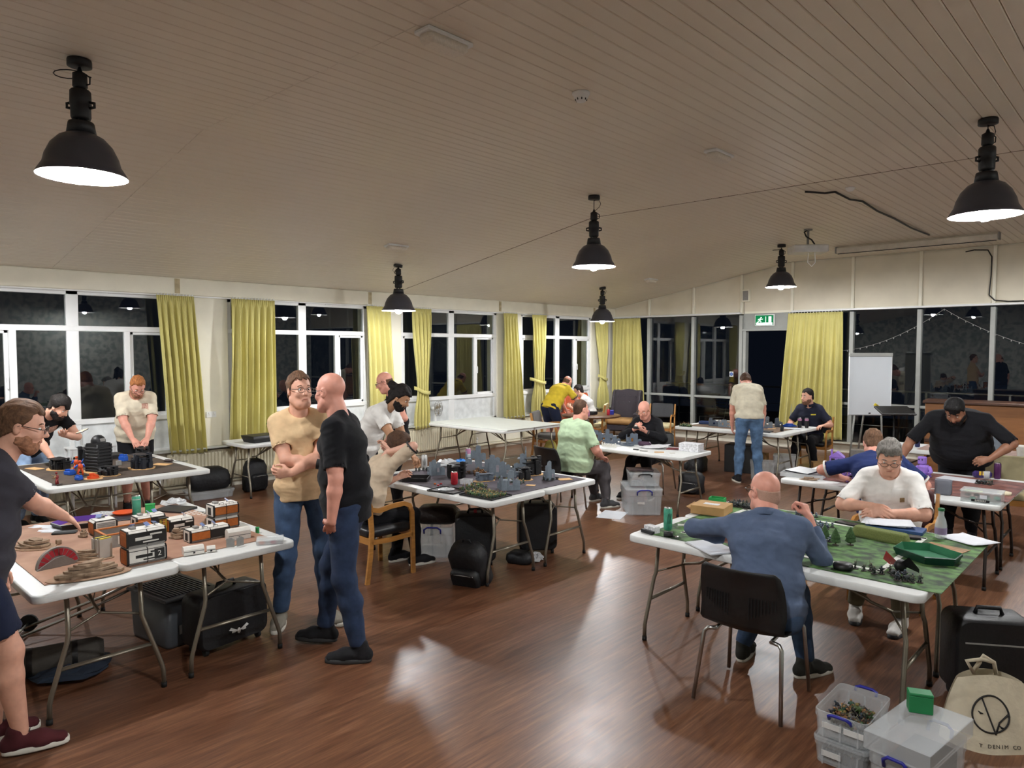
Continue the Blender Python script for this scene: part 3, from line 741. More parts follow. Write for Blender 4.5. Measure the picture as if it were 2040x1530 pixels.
        g.eseg(waist + Rc @ V3(0, by * .5, 0), chest + Rc @ V3(0, by * .1, 0), (bw * .98, bd + by * .45), (bw * 1.0, bd * 1.02 + by * .15), lat, k=.06)
        g.eseg(chest + Rc @ V3(0, by * .1, 0), chest + Rn @ V3(0, -.005, .075 * s), (bw * 1.0, bd * 1.02 + by * .1), (bw * .88, bd * .82), lat, k=.06)
        g.cone(SL + lat * .04, SR - lat * .04, .062 * s * (.6 + .4 * fr), .062 * s * (.6 + .4 * fr), k=.06)
        for sd, S in ((1, SR), (-1, SL)): g.cone(nb + Rn @ V3(.045 * sd, -.02, .012), S - lat * sd * .02 + Rn @ V3(0, 0, .012), .042 * s, .05 * s, k=.05)
        for S, E, T, sd in arms:
            e = S + (E - S) * (sleeve if not long_sleeve else 1.0); r1 = (.066 if not long_sleeve else .05) * s * (.4 + .6 * ar)
            g.cone(S - lat * sd * .02, e, .060 * s * (.4 + .6 * ar), r1, k=.03, cut=None if long_sleeve else 'end')
            if long_sleeve:
                g.cone(E, E + (T - E) * .55, .053 * s * (.4 + .6 * ar), .048 * s * (.4 + .6 * ar), k=.03); g.cone(E + (T - E) * .55, E + (T - E) * long_sleeve, .048 * s * (.4 + .6 * ar), .038 * s * (.4 + .6 * ar), k=.03, cut='end')
            else: g.cone(e - unit(E - S) * .025, e + unit(E - S) * .03, r1 - .011, r1 - .011, k=.0, op='s', cut='both')
        g.plane(lo, -Rl[:, 2])
        up = unit(hc - nb); g.cone(nb + up * .035 + Rn @ V3(0, .02, 0), nb + up * .3 + Rn @ V3(0, .02, 0), nr * (1.18 if not collar else 1.08), nr * 2.4, k=.006, op='s')
        g.cone(nb + Rn @ V3(0, .055, .012), nb + up * .2 + Rn @ V3(0, .1, .012), nr * .75, nr * 1.6, k=.01, op='s')
        V, F = g.mesh(); V = relax(V, F, 2, .5); N = vnormals(V, F)
        amp = wrinkle * (wnoise(V * V3(1, 1, .55), seed, 22) * .35 + wnoise(V * V3(1, 1, 1.8), seed + 5, 40) * .4); amp2 = wrinkle * .95 * np.abs(wnoise(V * V3(.6, .6, 1.5) + V[:, [2, 0, 1]] * .5, seed + 9, 58)) ** .7
        V = V + N * (amp - amp2)[:, None]
        np_obj('shirt', V, F, shirt, t); shirtVF = (V, F)
        if collar:
            up_ = up; C = MB(); rr = nr * 1.28
            ring = lambda z, r, f: [tuple(nb + up_ * z + Rn @ V3(r * math.cos(a), r * math.sin(a) * 1.05 + f, 0)) for a in [R(100 + 340 * k / 20) for k in range(21)]]
            r0, r1_ = ring(.0, rr * 1.15, .012), ring(.045, rr, .008); v = r0 + r1_; C.add(v, [(i, i + 1, 21 + i + 1, 21 + i) for i in range(20)], 0, True)
            co = C.build('collar', shirt, t); md = co.modifiers.new('thick', 'SOLIDIFY'); md.thickness = .006
    # ---------------- trousers / shorts
    if trous and legs:
        pts = np.array([P, HR, HL] + [q for l in lg for q in l[1:3]]); g = SDF(pts.min(0) - .2, pts.max(0) + .2, ch)
        bw = .145 * s * fr; g.eseg(P + Rl @ V3(0, 0, .03), P - Rl @ V3(0, 0, .01), (bw * .94, .102 * s * fr), (bw * 1.04, .115 * s * fr), Rl[:, 0], k=.04, end=.5)
        if legs == 'sit': pass
        for Hj, K, A, fd in lg:
            f2 = .6 + .4 * fr
            if shorts:
                e = Hj + (K - Hj) * shorts; g.cone(Hj + V3(0, -.01, 0), e, .098 * s * f2, .085 * s * f2, k=.04, cut='end'); g.cone(e - unit(K - Hj) * .03, e + unit(K - Hj) * .03, .085 * s * f2 - .012, .085 * s * f2 - .012, k=0, op='s', cut='both')
            else:
                g.cone(Hj + V3(0, -.012, 0), K, .097 * s * f2, .068 * s * f2, k=.04); c1 = K + (A - K) * .35 + unit(V3(0, -1, 0)) * .012
                g.cone(K, c1, .068 * s * f2, .066 * s * f2, k=.03); g.cone(c1, A + (K - A) * .02, .066 * s * f2, .052 * s, k=.03, cut='end')
        V, F = g.mesh(); V = relax(V, F, 2, .5); N = vnormals(V, F)
        V = V + N * (.0045 * wnoise(V * V3(1, 1, 1.8), seed + 11, 26) + .002 * wnoise(V, seed + 12, 60))[:, None]
        np_obj('shorts' if shorts else 'trousers', V, F, trous, t)
    # ---------------- shoes
    if shoes:
        for Hj, K, A, fd in lg:
            a = R(fd); f = V3(-math.sin(a), math.cos(a), 0); r = V3(math.cos(a), math.sin(a), 0); tip = A[2] - .09 * s
            o = V3(A[0], A[1], max(tip, 0)); sh_h = min(h, .008)
            heel = o - f * .055 * s; g = SDF(np.minimum(heel, heel + f * .28) - .13, np.maximum(heel, heel + f * .28) + .15, sh_h)
            up = V3(0, 0, 1)
            g.eseg(heel + up * .045, o + f * .08 * s + up * .045, (.036 * s, .045), (.044 * s, .042), r, k=.02, end=1)
            g.eseg(o + f * .08 * s + up * .04, o + f * .165 * s + up * .03, (.044 * s, .04), (.04 * s, .028), r, k=.03, end=1.1)
            g.cone(o - f * .015 + up * .05, o - f * .02 + up * .105, .042 * s, .043 * s, k=.02)
            g.plane(o + up * .018, -up)
            V, F = g.mesh(); V = relax(V, F, 1, .4); so = np_obj('shoe', V, F, shoes, t)
            S = MB(); out = []
            for k in range(24):
                an = 2 * PI * k / 24; c_, s_ = math.cos(an), math.sin(an)
                yy = .06 + .142 * s_; wd = (.040 + .007 * max(0, math.sin(an - .4))) * abs(c_) ** .75 * (1 if c_ > 0 else -1)
                out.append(o + f * yy * s + r * wd * s * 1.12)
            S.loft([[tuple(p + up * z) for p in out] for z in (.0, .006, .028)]); S.build('sole', soles or m_rub, so)
            lc = MB()
            for k in range(4):
                p = o + f * (.035 + .022 * k) * s + up * (.098 - .0135 * k); lc.tube([tuple(p - r * .02), tuple(p + up * .004), tuple(p + r * .02)], .0028, 5)
            lc.build('laces', m_rubk if shoes != MATS.get('cloth_blackshoe') else m_rubk, so)
            if sock: MB().lathe([(.043, .0), (.046, .06), (.044, .1)], 14).build('sock', sock, t, tuple(o + up * .07))
    J = dict(VF=shirtVF if shirt else None, sleeve=sleeve, ar=ar, lat=lat, waist=waist, t=t, hc=hc, Rh=Rh, hs=hs, arms=arms, chest=chest, Rc=Rc, Rn=Rn, nb=nb, P=P, legs=lg, hh=hh, bd=.118 * s * fr, s=s)
    return J

from mathutils.bvhtree import BVHTree
def shirt_patch(J, name, cx, cz, w, h, m, side=1, n=5, shape=None, off=.002):
    """print or patch laid on the shirt surface; cx, cz measured from the chest centre in the torso frame"""
    V, F = J['VF']; bv = BVHTree.FromPolygons([tuple(v) for v in V], [tuple(int(i) for i in f) for f in F]); Rc, c = J['Rc'], J['chest']
    vs, ok = [], True
    d = -Rc[:, 1] * side
    for j in range(n + 1):
        for i in range(n + 1):
            u, q = (i / n - .5) * w, (j / n - .5) * h
            if shape: u, q = shape(i / n - .5, j / n - .5)
            o = c + Rc @ V3(cx + u, 0, cz + q) - d * .6; hit = bv.ray_cast(Vector(o), Vector(d), 1.2)
            if hit[0] is None: return None
            vs.append(tuple(np.array(hit[0]) - d * off))
    fs = [(j * (n + 1) + i, j * (n + 1) + i + 1, (j + 1) * (n + 1) + i + 1, (j + 1) * (n + 1) + i) for j in range(n) for i in range(n)]
    b = MB().add(vs, fs if side > 0 else [f[::-1] for f in fs], 0, True); return b.build(name, m, J['t'])
def cuff_band(J, which, m, name='sleeve_trim', frac=None, r=None, hw=.008):
    S, E, T, sd = J['arms'][which]; a, b = (S, E) if frac is None else (E, T); q = J['sleeve'] if frac is None else frac
    ax = unit(b - a); p = a + (b - a) * q; rr = r or (.066 * J['s'] * (.4 + .6 * J['ar']) + .004)
    u = unit(np.cross(ax, V3(.3, .5, .8))); v = np.cross(ax, u); rings = []
    for k in range(20):
        an = 2 * PI * k / 20; e = u * math.cos(an) + v * math.sin(an); c = p + e * rr; rings.append([tuple(c - ax * hw), tuple(c + ax * hw), tuple(c + ax * hw + e * .003), tuple(c - ax * hw + e * .003)])
    return MB().loft(rings, closed=True, sm=False).build(name, m, J['t'])
# ================================================================== PEOPLE
def Wl(loc, face, p):
    a = R(face); dx, dy = p[0] - loc[0], p[1] - loc[1]
    return V3(dx * math.cos(a) + dy * math.sin(a), -dx * math.sin(a) + dy * math.cos(a), p[2] - (loc[2] if len(loc) > 2 else 0))
sk_fair = SKIN('fair', 'd9a48c'); sk_pink = SKIN('pink', 'd99a86'); sk_tan = SKIN('tan', 'b98a68'); sk_brown = SKIN('brown', '8a5f48'); sk_pale = SKIN('pale', 'dcab95')
def hairm(n, c): return mat(n, c, .7, spec=.3, noise=(120, .4), bump=(140, .8, .006), stretch=(1, .3, .4)) and n
h_brown = hairm('hair_brown', '4a3426'); h_dark = hairm('hair_dark', '1a1513'); h_ginger = hairm('hair_ginger', '9a6238'); h_grey = hairm('hair_grey', '76726c'); h_black = hairm('hair_black', '0e0d0e'); h_mid = hairm('hair_midbrown', '5e4431')
b_ging = hairm('beard_ginger', '96694f'); b_stub = hairm('beard_stubble', 'a37b66'); b_grey = hairm('beard_grey', '9a9188')
c_char = cloth('charcoal', '36353c'); c_navy = cloth('navy', '1d2338'); c_black = cloth('black', '0f0f13'); c_sand = cloth('sand', 'd2b48c'); c_cream = cloth('cream', 'd8cdb6'); c_white = cloth('white', 'e9e7e2'); c_lgrey = cloth('lightgrey', 'c9c7c4')
c_yellow = cloth('yellow', 'd6bb3a'); c_sage = cloth('sage', 'b3c9a6'); c_stone = cloth('stone', 'd3ccb6'); c_blue = cloth('slate_blue', '55637c'); c_nblue = cloth('navy_polo', '1f2c58'); c_beige = cloth('beige', 'c9b79f')
d_blue = cloth('denim_blue', '3a4d68', .4, .25); d_dark = cloth('denim_dark', '28354e', .4, .22); d_light = cloth('denim_light', '8aa0bd', .4, .2); d_mid = cloth('denim_mid', '55708f', .4, .3); c_dgrey = cloth('dark_grey', '4b4749'); c_green = cloth('olive', '4d5644')
s_black = cloth('blackshoe', '1d1d20'); s_grey = cloth('greyshoe', '8b8579'); s_red = cloth('maroonshoe', '4a1f24')
flat = lambda **k: dict(k)

L = (-4.30, .71, 0); f = -8
p1 = person('man in charcoal t-shirt and navy shorts reaching over the orange building table', L, f, sk_fair, c_char, c_navy, s_red, H=1.82, lean=8, bend=10, hyaw=-14, hpitch=14,
    rh=Wl(L, f, (-4.62, 1.36, .90)), rpole=V3(.5, -.6, -.6), rhand=dict(curl=.12, n=V3(-.5, .1, -.6), spread=.5, thumb=.2), lh=V3(-.24, .1, .8), sleeve=.72, shorts=.78, feet=[(.10, .16, 0), (-.12, .06, 0)], foot_dir=(-10, 10),
    hair=('short', h_mid), beard=(b_ging, .0014), glasses=True, h=.0065, ch=.009, fat=1.08, seed=2, hem=.1, belly=.03)
L = (-9.55, 2.12, 0); f = -72
p2 = person('curly haired bearded man leaning on the black terrain table reading a phone', L, f, sk_fair, c_black, d_light, s_black, H=1.84, lean=34, bend=22, hyaw=20, hpitch=38, pel=.93,
    rh=Wl(L, f, (-8.80, 2.18, .80)), rpole=V3(.6, -.4, .2), rhand=dict(d=V3(.3, .9, -.1), n=V3(0, 0, -1), curl=.15), lh=V3(-.02, .58, 1.08), lpole=V3(-.8, 0, -.6), lhand=dict(d=V3(.5, .8, .1), n=V3(.2, 0, .9), curl=.3),
    hair=('curly', h_dark), beard=(h_dark, .005), seed=3, fat=1.08, feet=[(.12, -.05, 0), (-.12, -.1, 0)], sleeve=.6)
L = (-9.62, 3.28, 0); f = -104
p3 = person('ginger haired man in cream t-shirt handling black terrain at the left window table', L, f, sk_pink, c_cream, c_black, s_black, H=1.84, lean=12, bend=24, hpitch=40, hyaw=8, fat=1.25, belly=.06,
    rh=V3(.07, .46, .93), lh=V3(-.09, .46, .93), rpole=V3(.9, -.3, -.4), lpole=V3(-.9, -.3, -.4), rhand=dict(d=V3(-.35, .75, -.55), n=V3(-.2, -.2, -.9), curl=.35), lhand=dict(d=V3(.35, .75, -.55), n=V3(.2, -.2, -.9), curl=.35),
    hair=('short', h_ginger), beard=(b_ging, .0015), glasses=True, shorts=.8, sleeve=.85, seed=4, hem=.1)
L = (-4.70, 2.75, 0); f = -108
p4 = person('man in sand coloured t-shirt and blue jeans standing with folded arms', L, f, sk_fair, c_sand, d_blue, s_grey, H=1.88, lean=-2, hyaw=12, hpitch=-2, side=2, fat=1.06, belly=.03,
    rh=V3(-.10, .245, 1.20), rpole=V3(1, .25, -.75), rhand=dict(d=V3(-.75, .25, .3), n=V3(.1, -.9, 0), curl=.25), lh=V3(.13, .27, 1.165), lpole=V3(-1, .25, -.75), lhand=dict(d=V3(.8, -.25, -.02), n=V3(0, -.9, .2), curl=.45),
    hair=('short', h_mid), glasses=True, h=.0062, ch=.009, feet=[(.17, -.02, 0), (-.16, .06, 0)], foot_dir=(-22, 14), seed=5, sleeve=.68)
L = (-3.98, 2.66, 0); f = 128
p5 = person('bald man in black t-shirt and dark jeans standing with a hand in his pocket', L, f, sk_pink, c_black, d_dark, s_black, H=1.91, lean=2, bend=6, hyaw=-22, hpitch=4, fat=1.1, belly=.03,
    lh=V3(-.262, .02, .95), lpole=V3(-.7, -1, 0), lhand=dict(d=V3(.62, .35, -.7), n=V3(1, 0, .3), curl=.1), rh=V3(.24, .1, .95), rpole=V3(.6, -1, 0), rhand=dict(d=V3(-.2, .3, -.9), n=V3(-1, 0, .1), curl=.2),
    hair=None, glasses=True, h=.0062, ch=.009, feet=[(.13, .22, 0), (-.13, -.10, 0)], foot_dir=(-4, 6), seed=6, sleeve=.82, hem=.12, soles=m_rubk)
L = (-6.42, 4.50, 0); f = -66
p6 = person('man with long dark hair in white t-shirt bending over the grey ruins table', L, f, sk_tan, c_white, c_black, s_black, H=1.86, lean=24, bend=20, hyaw=6, hpitch=36, fat=1.08, pel=.97,
    rh=Wl(L, f, (-5.62, 4.60, .84)), rpole=V3(.5, -.8, .1), rhand=dict(d=V3(-.1, .8, -.5), n=V3(0, -.4, -.9), curl=.45), lh=V3(-.2, .5, .85),
    hair=('long', h_dark), beard=(h_dark, .006), seed=7, sleeve=.7, hem=.1)
L = (-6.95, 5.38, 0); f = 150
p7 = person('bald bearded man in black clothes standing behind the long haired man', L, f, sk_pink, c_black, c_black, s_black, H=1.80, bend=14, hpitch=22, hyaw=-12, lh=V3(-.30, .22, 1.2), lhand=dict(curl=.4), hair=('fringe', h_mid), glasses=True, seed=8, sleeve=.6)
L = (-5.30, 3.76, 0); f = -10
p8 = person('seated person in beige top, dark trousers and face mask at the grey ruins table', L, f, sk_pale, c_beige, c_black, s_black, H=1.72, pel=.55, lean=8, bend=24, hpitch=26, hyaw=-8, feet=[(.06, .46, 0), (-.16, .36, 0)], foot_dir=(-6, 4),
    rh=V3(.10, .16, 1.10), rpole=V3(.95, .5, -.4), rhand=dict(d=V3(-.7, .0, .55), n=V3(-.3, -.6, 0), curl=.3), lh=V3(-.16, .38, .8), hair=('messy', h_brown), glasses=True, seed=9, sleeve=.95)
L = (-8.72, 10.40, 0); f = 2
p9 = person('man in bright yellow shirt and navy shorts bending over the round table', L, f, sk_pink, c_yellow, c_navy, s_black, H=1.80, lean=38, bend=14, hpitch=46, fat=1.12, belly=.04, shorts=.85, h=.0095, ch=.012,
    rh=Wl(L, f, (-8.42, 11.05, .80)), lh=Wl(L, f, (-8.85, 11.05, .80)), rpole=V3(.8, -.3, 0), lpole=V3(-.8, -.3, 0), hair=('fringe', h_mid), seed=10, sleeve=.75, pel=.93)
L = (-9.0, 12.08, 0); f = 118
p10 = person('seated man in pale grey t-shirt and glasses at the far round table', L, f, sk_fair, c_lgrey, c_dgrey, s_black, H=1.78, pel=.52, lean=10, bend=18, hpitch=18, hyaw=14, feet=[(.12, .5, 0), (-.12, .45, 0)], h=.0095, ch=.012, rh=V3(.15, .42, .8), lh=V3(-.15, .42, .8), hair=('short', h_dark), glasses=True, seed=11, fat=1.1)
L = (-5.54, 7.04, 0); f = -12
p11 = person('large man in sage green t-shirt seated on a black plastic chair, seen from behind', L, f, sk_pink, c_sage, c_dgrey, cloth('shoe_grey2', '4a4a4c'), H=1.80, pel=.58, fat=1.45, belly=.12, lean=2, bend=10, hyaw=-6, hpitch=2, shw=.225,
    feet=[(.20, .40, 0), (-.20, .55, 0)], foot_dir=(-10, 8), rh=V3(.22, .30, .665), rpole=V3(.7, -.8, 0), rhand=dict(d=V3(-.3, .8, -.2), n=V3(0, 0, -1), curl=.3), lh=V3(-.22, .32, .68), lhand=dict(d=V3(.2, .9, 0), n=V3(0, 0, -1)),
    hair=('buzz', h_brown), seed=12, sleeve=.85, hem=.09)
L = (-5.40, 8.62, 0); f = 192
p12 = person('bald man in black long sleeved top examining a small model at the middle table', L, f, sk_pink, c_black, c_black, s_black, H=1.80, pel=.54, lean=4, bend=16, hpitch=26, hyaw=-6, fat=1.08, feet=[(.18, .5, 0), (-.18, .42, 0)],
    rh=V3(.08, .34, .93), lh=V3(-.08, .36, .90), rpole=V3(.9, -.2, -.5), lpole=V3(-.9, -.2, -.5), rhand=dict(d=V3(-.5, .6, .3), n=V3(-.6, .2, .5), curl=.5), lhand=dict(d=V3(.45, .5, .3), n=V3(.2, -.2, .9), curl=.45),
    long_sleeve=.85, glasses=mat('gold_frame', 'a88a5a', .3, .8), seed=13, beard=None, hair=None)
L = (-4.69, 10.27, 0); f = 34
p13 = person('man in cream t-shirt and jeans standing with his back turned at the far table', L, f, sk_pink, c_stone, d_mid, s_black, H=1.84, lean=8, bend=36, hpitch=56, fat=1.14, h=.009, ch=.011, rh=V3(.24, .26, .86), lh=V3(-.22, .22, .84), rpole=V3(.7, -.7, 0), lpole=V3(-.7, -.7, 0), hair=('short', h_brown), seed=14, sleeve=.85, feet=[(.15, 0, 0), (-.15, .02, 0)], foot_dir=(-14, 10), hem=.02)
L = (-4.52, 12.28, 0); f = 186
p14 = person('young man in navy polo shirt seated in front of the large curtain', L, f, sk_fair, cloth('polo_navy', '1c1f2e'), c_black, s_black, H=1.84, pel=.54, lean=2, bend=12, hyaw=-34, hpitch=8, fat=1.14, h=.0088, ch=.011, feet=[(.15, .42, 0), (-.16, .32, 0)], rh=V3(.22, .36, .76), lh=V3(-.30, .34, .77), rpole=V3(.5, -.4, -.7), lpole=V3(-.5, -.4, -.7), rhand=dict(d=V3(-.4, .8, 0), n=V3(0, 0, -1)), lhand=dict(d=V3(.4, .8, 0), n=V3(0, 0, -1)), hair=('short', h_dark), beard=(hairm('beard_brown', '6e4e3c'), .0008), collar=True, seed=15, sleeve=.8)
L = (-1.64, 8.80, 0); f = 183
p15 = person('large black haired man in black t-shirt leaning over the red mat table', L, f, sk_brown, c_black, c_black, s_black, H=1.86, fat=1.6, belly=.14, lean=22, bend=36, hpitch=44, hyaw=-4, shw=.255, pel=.93,
    rh=Wl(L, f, (-2.12, 8.28, .83)), rpole=V3(1, -.1, 0), rhand=dict(d=V3(-.1, .6, -.75), n=V3(-.7, -.2, -.4), curl=.4), lh=V3(-.30, .48, .94), lpole=V3(-1, -.2, -.1), lhand=dict(d=V3(.75, .45, -.25), n=V3(.2, -.6, -.3), curl=.45),
    hair=('messy', h_black), beard=(h_black, .004), seed=16, sleeve=1.0, armr=.8)
L = (-1.82, 6.74, 0); f = 18
p16 = person('man in navy polo with white trim bending away over the red mat table', L, f, sk_pink, c_nblue, c_dgrey, s_black, H=1.82, pel=.60, lean=17, bend=26, side=-8, hpitch=30, hyaw=8, fat=1.22, belly=.05, feet=[(.2, .4, 0), (-.2, .4, 0)],
    lh=V3(-.34, .42, .80), lpole=V3(-1, -.5, .25), lhand=dict(d=V3(.3, .9, 0), n=V3(0, 0, -1)), rh=V3(.25, .5, .85), hair=('short', h_mid), seed=17, sleeve=.85)
L = (-1.60, 6.08, 0); f = 186
p17 = person('grey haired man in white pocket t-shirt and glasses seated at the green mat table', L, f, sk_fair, c_white, mat('khaki_camo', '5d553f', .85, noise=(9, .4), bump=(9, .3, .02)), cloth('shoe_white', 'cfccc6'), H=1.84, pel=.55, lean=4, bend=14, hpitch=30, hyaw=10, fat=1.2, belly=.07, h=.0065, ch=.009, feet=[(.16, .42, 0), (-.16, .52, 0)], foot_dir=(10, -8),
    rh=V3(.07, .37, .85), lh=V3(-.02, .38, .81), rpole=V3(1, -.2, -.35), lpole=V3(-1, -.1, -.25), rhand=dict(d=V3(-.65, .45, -.2), n=V3(-.4, -.6, -.5), curl=.4), lhand=dict(d=V3(.85, .3, -.05), n=V3(0, -.7, -.5), curl=.3),
    hair=('quiff', h_grey), glasses=True, seed=18, sleeve=.95, hem=.02, soles=m_rubk)
L = (-1.68, 3.95, 0); f = 14
p18 = person('balding man in slate blue top and jeans seated with his back to us', L, f, sk_pink, c_blue, d_blue, cloth('shoe_dk', '33332f'), H=1.82, pel=.52, lean=8, bend=22, side=-4, hyaw=46, hpitch=2, fat=1.18, belly=.06, h=.0062, ch=.009, shw=.21,
    feet=[(.17, .42, 0), (-.22, .50, 0)], foot_dir=(-40, -4), lh=Wl(L, f, (-2.02, 4.22, .81)), lpole=V3(-1, .25, -.1), lhand=dict(d=V3(.55, .8, 0), n=V3(0, 0, -1), curl=.2), rh=Wl(L, f, (-1.60, 4.36, 1.0)), rpole=V3(.35, .3, -1), rhand=dict(d=V3(-.35, .3, .75), n=V3(-.8, .3, -.2), curl=.7, thumb=.8),
    hair=('fringe', mat('hair_thin', 'b08b78', .7, noise=(150, .08), bump=(200, .3, .003)) and 'hair_thin'), glasses=True, seed=19, long_sleeve=.78, hem=.06, collar=True)

m_wh = mat('white_print', 'd9d8d2', .8); m_tan = mat('tan_patch', '8a7350', .8, noise=(300, .5)); m_redp = mat('red_print', '9a4a42', .8, noise=(90, .6), col2='d8c0a8')
shirt_patch(p17, 'shirt_pocket', -.085, .02, .11, .10, mat('cloth_white2', 'dcdad5', .9)); shirt_patch(p17, 'pocket_label', -.105, .0, .030, .034, m_tan, off=.004)
shirt_patch(p3, 'red_logo', -.09, .06, .07, .055, m_redp); shirt_patch(p14, 'yellow_logo', -.085, .03, .075, .018, mat('yellow_print', 'c9b830', .7)); shirt_patch(p5, 'faded_graphic', .07, -.1, .2, .3, mat('graphic_print', 'b9b7a6', .8, noise=(18, .6), col2='4a4e50'), n=8)
shirt_patch(p9, 'dark_chevron', 0, .10, .34, .02, m_rubk, -1, 10, lambda a, b: (a * .34, b * .02 + .03 * abs((abs(a) * 4) % 1 - .5))); shirt_patch(p2, 'pale_print', -.05, .0, .12, .1, m_redp)
for k in (0, 1): cuff_band(p16, k, m_wh); cuff_band(p8, k, m_rubk); cuff_band(p9, k, m_rubk)
cuff_band(p4, 0, m_rubk, 'wrist_band', .84, .034, .012); cuff_band(p12, 1, m_rubk, 'wrist_watch', .9, .034, .012)
# face mask of the seated person
hh = p8['hh']; n_ = 8; v = []
for j in range(n_ + 1):
    for i in range(n_ + 1):
        a = R(-75 + 150 * i / n_); q = -.025 - .095 * j / n_; r_ = .104 - .03 * abs(j / n_ - .35) ; v.append(tuple(hh(.075 * math.sin(a), r_ * math.cos(a) + .008, q)))
MB().add(v, [(j * (n_ + 1) + i, j * (n_ + 1) + i + 1, (j + 1) * (n_ + 1) + i + 1, (j + 1) * (n_ + 1) + i) for j in range(n_) for i in range(n_)], 0, True).build('face_mask', m_wh, p8['t'])
# ================================================================== CURTAINS
m_curt = mat('lime_mustard_curtain', 'c6bd74', .8, noise=(3, .07), bump=(220, .12, .002), sheen=.2)
def curtain(label, wall, top, bot, z0, z1, n, tie=None, seed=0, band=None):
    rs = random.Random(seed); NU, NV = n * 12, 34; ph = [rs.uniform(-.5, .5) for _ in range(n * 2 + 4)]; am = [rs.uniform(.7, 1.25) for _ in range(n * 2 + 4)]
    base = -10.06 if wall == 'L' else YF - .13
    v = []; f = []
    for j in range(NV + 1):
        q = j / NV; z = z1 + (z0 - z1) * q
        a = top[0] + (bot[0] - top[0]) * q; b = top[1] + (bot[1] - top[1]) * q; amp = .018 + .045 * min(1, q * 2.5)
        if q < .045: amp = .012
        if tie:
            tz, tc, tw = tie; d = (z - tz); k = math.exp(-(d / (.75 if d > 0 else .28)) ** 2)
            a = a + (tc - tw / 2 - a) * k; b = b + (tc + tw / 2 - b) * k; amp *= (1 - .45 * k)
        for i in range(NU + 1):
            u = i / NU; s_ = u * n; k0 = int(s_)
            pl = math.sin(2 * PI * s_ + ph[k0] * min(1, q * 2)) * am[k0] + .35 * math.sin(4 * PI * s_ + ph[k0 + 1] * 3 + q * 2)
            if q < .05: pl = math.sin(6 * PI * s_)
            o = amp * pl; y = a + (b - a) * (u + .25 / n * math.sin(2 * PI * s_ + 1.0 + ph[k0 + 1]) * q)
            zz = z + (.012 * math.sin(5 * u + seed) if j == NV else 0)
            v.append((base + o, y, zz) if wall == 'L' else (y, base - o, zz))
    for j in range(NV):
        for i in range(NU):
            k = j * (NU + 1) + i; f.append((k, k + 1, k + NU + 2, k + NU + 1))
    t = thing('curtain', label, 'curtain', (0, 0, 0), 0, 'lime mustard curtains')
    o = MB().add(v, f, 0, True).build('drape', m_curt, t); md = o.modifiers.new('cloth', 'SOLIDIFY'); md.thickness = .004
    hb = MB(); w_ = top[1] - top[0]; mid = (top[0] + top[1]) / 2
    for k in range(n * 2):
        y = top[0] + w_ * (k + .5) / (n * 2)
        if wall == 'L': hb.box((base, y, z1 + .012), (.012, .008, .03))
        else: hb.box((y, base, z1 + .012), (.008, .012, .03))
    hb.build('hooks', m_white, t)['kind'] = 'stuff'
    if band and tie:
        tz, tc, tw = tie; y0, y1 = band
        pts = [(base + .06, tc + tw * .5, tz - .02), (base + .085, tc + tw * .2, tz - .03), (base + .08, tc - tw * .25, tz + .0), (base + .03, y0, tz + .06), (base - .04, y0 - .01, tz + .07)]
        B = MB(); rings = []
        for p in pts: rings.append([(p[0], p[1], p[2] - .032), (p[0] + .006, p[1], p[2] - .032), (p[0] + .006, p[1], p[2] + .032), (p[0], p[1], p[2] + .032)])
        B.loft(rings); B.build('tie_band', m_curt, t)
    return t
curtain('untied curtain drawn aside at the right of the leftmost window', 'L', (3.74, 4.24), (3.86, 4.36), .57, 2.76, 6, seed=1)
curtain('wide untied curtain at the left of the second window, above the black box', 'L', (4.78, 5.46), (4.70, 5.44), .57, 2.76, 7, seed=2)
curtain('untied curtain at the right of the second window behind the bald man', 'L', (7.14, 7.65), (7.18, 7.78), .57, 2.76, 5, seed=3)
curtain('tied curtain at the left of the third window beside the desk fan', 'L', (8.12, 8.58), (8.16, 8.52), .57, 2.76, 5, tie=(1.25, 8.36, .26), seed=4, band=(8.2, 8.5))
curtain('untied curtain at the right of the third window beside a wall socket', 'L', (10.5, 10.92), (10.52, 11.10), .57, 2.76, 5, seed=5)
curtain('curtain with a fabric tie band at the left of the far corner window', 'L', (11.38, 11.86), (11.4, 11.8), .57, 2.76, 5, tie=(1.32, 11.62, .30), seed=6, band=(11.36, 11.9))
curtain('narrow tied curtain at the right of the far corner window', 'L', (13.62, 14.18), (13.75, 14.2), .57, 2.76, 5, tie=(1.32, 13.95, .24), seed=7, band=(13.82, 14.1))
curtain('floor length curtain in the far corner behind the wing armchair', 'F', (-10.12, -9.33), (-10.1, -9.2), .3, 2.76, 8, seed=8)
curtain('large floor length curtain hanging beside the open doorway and whiteboard', 'F', (-5.8, -4.74), (-6.0, -4.72), .24, 2.75, 9, seed=9)

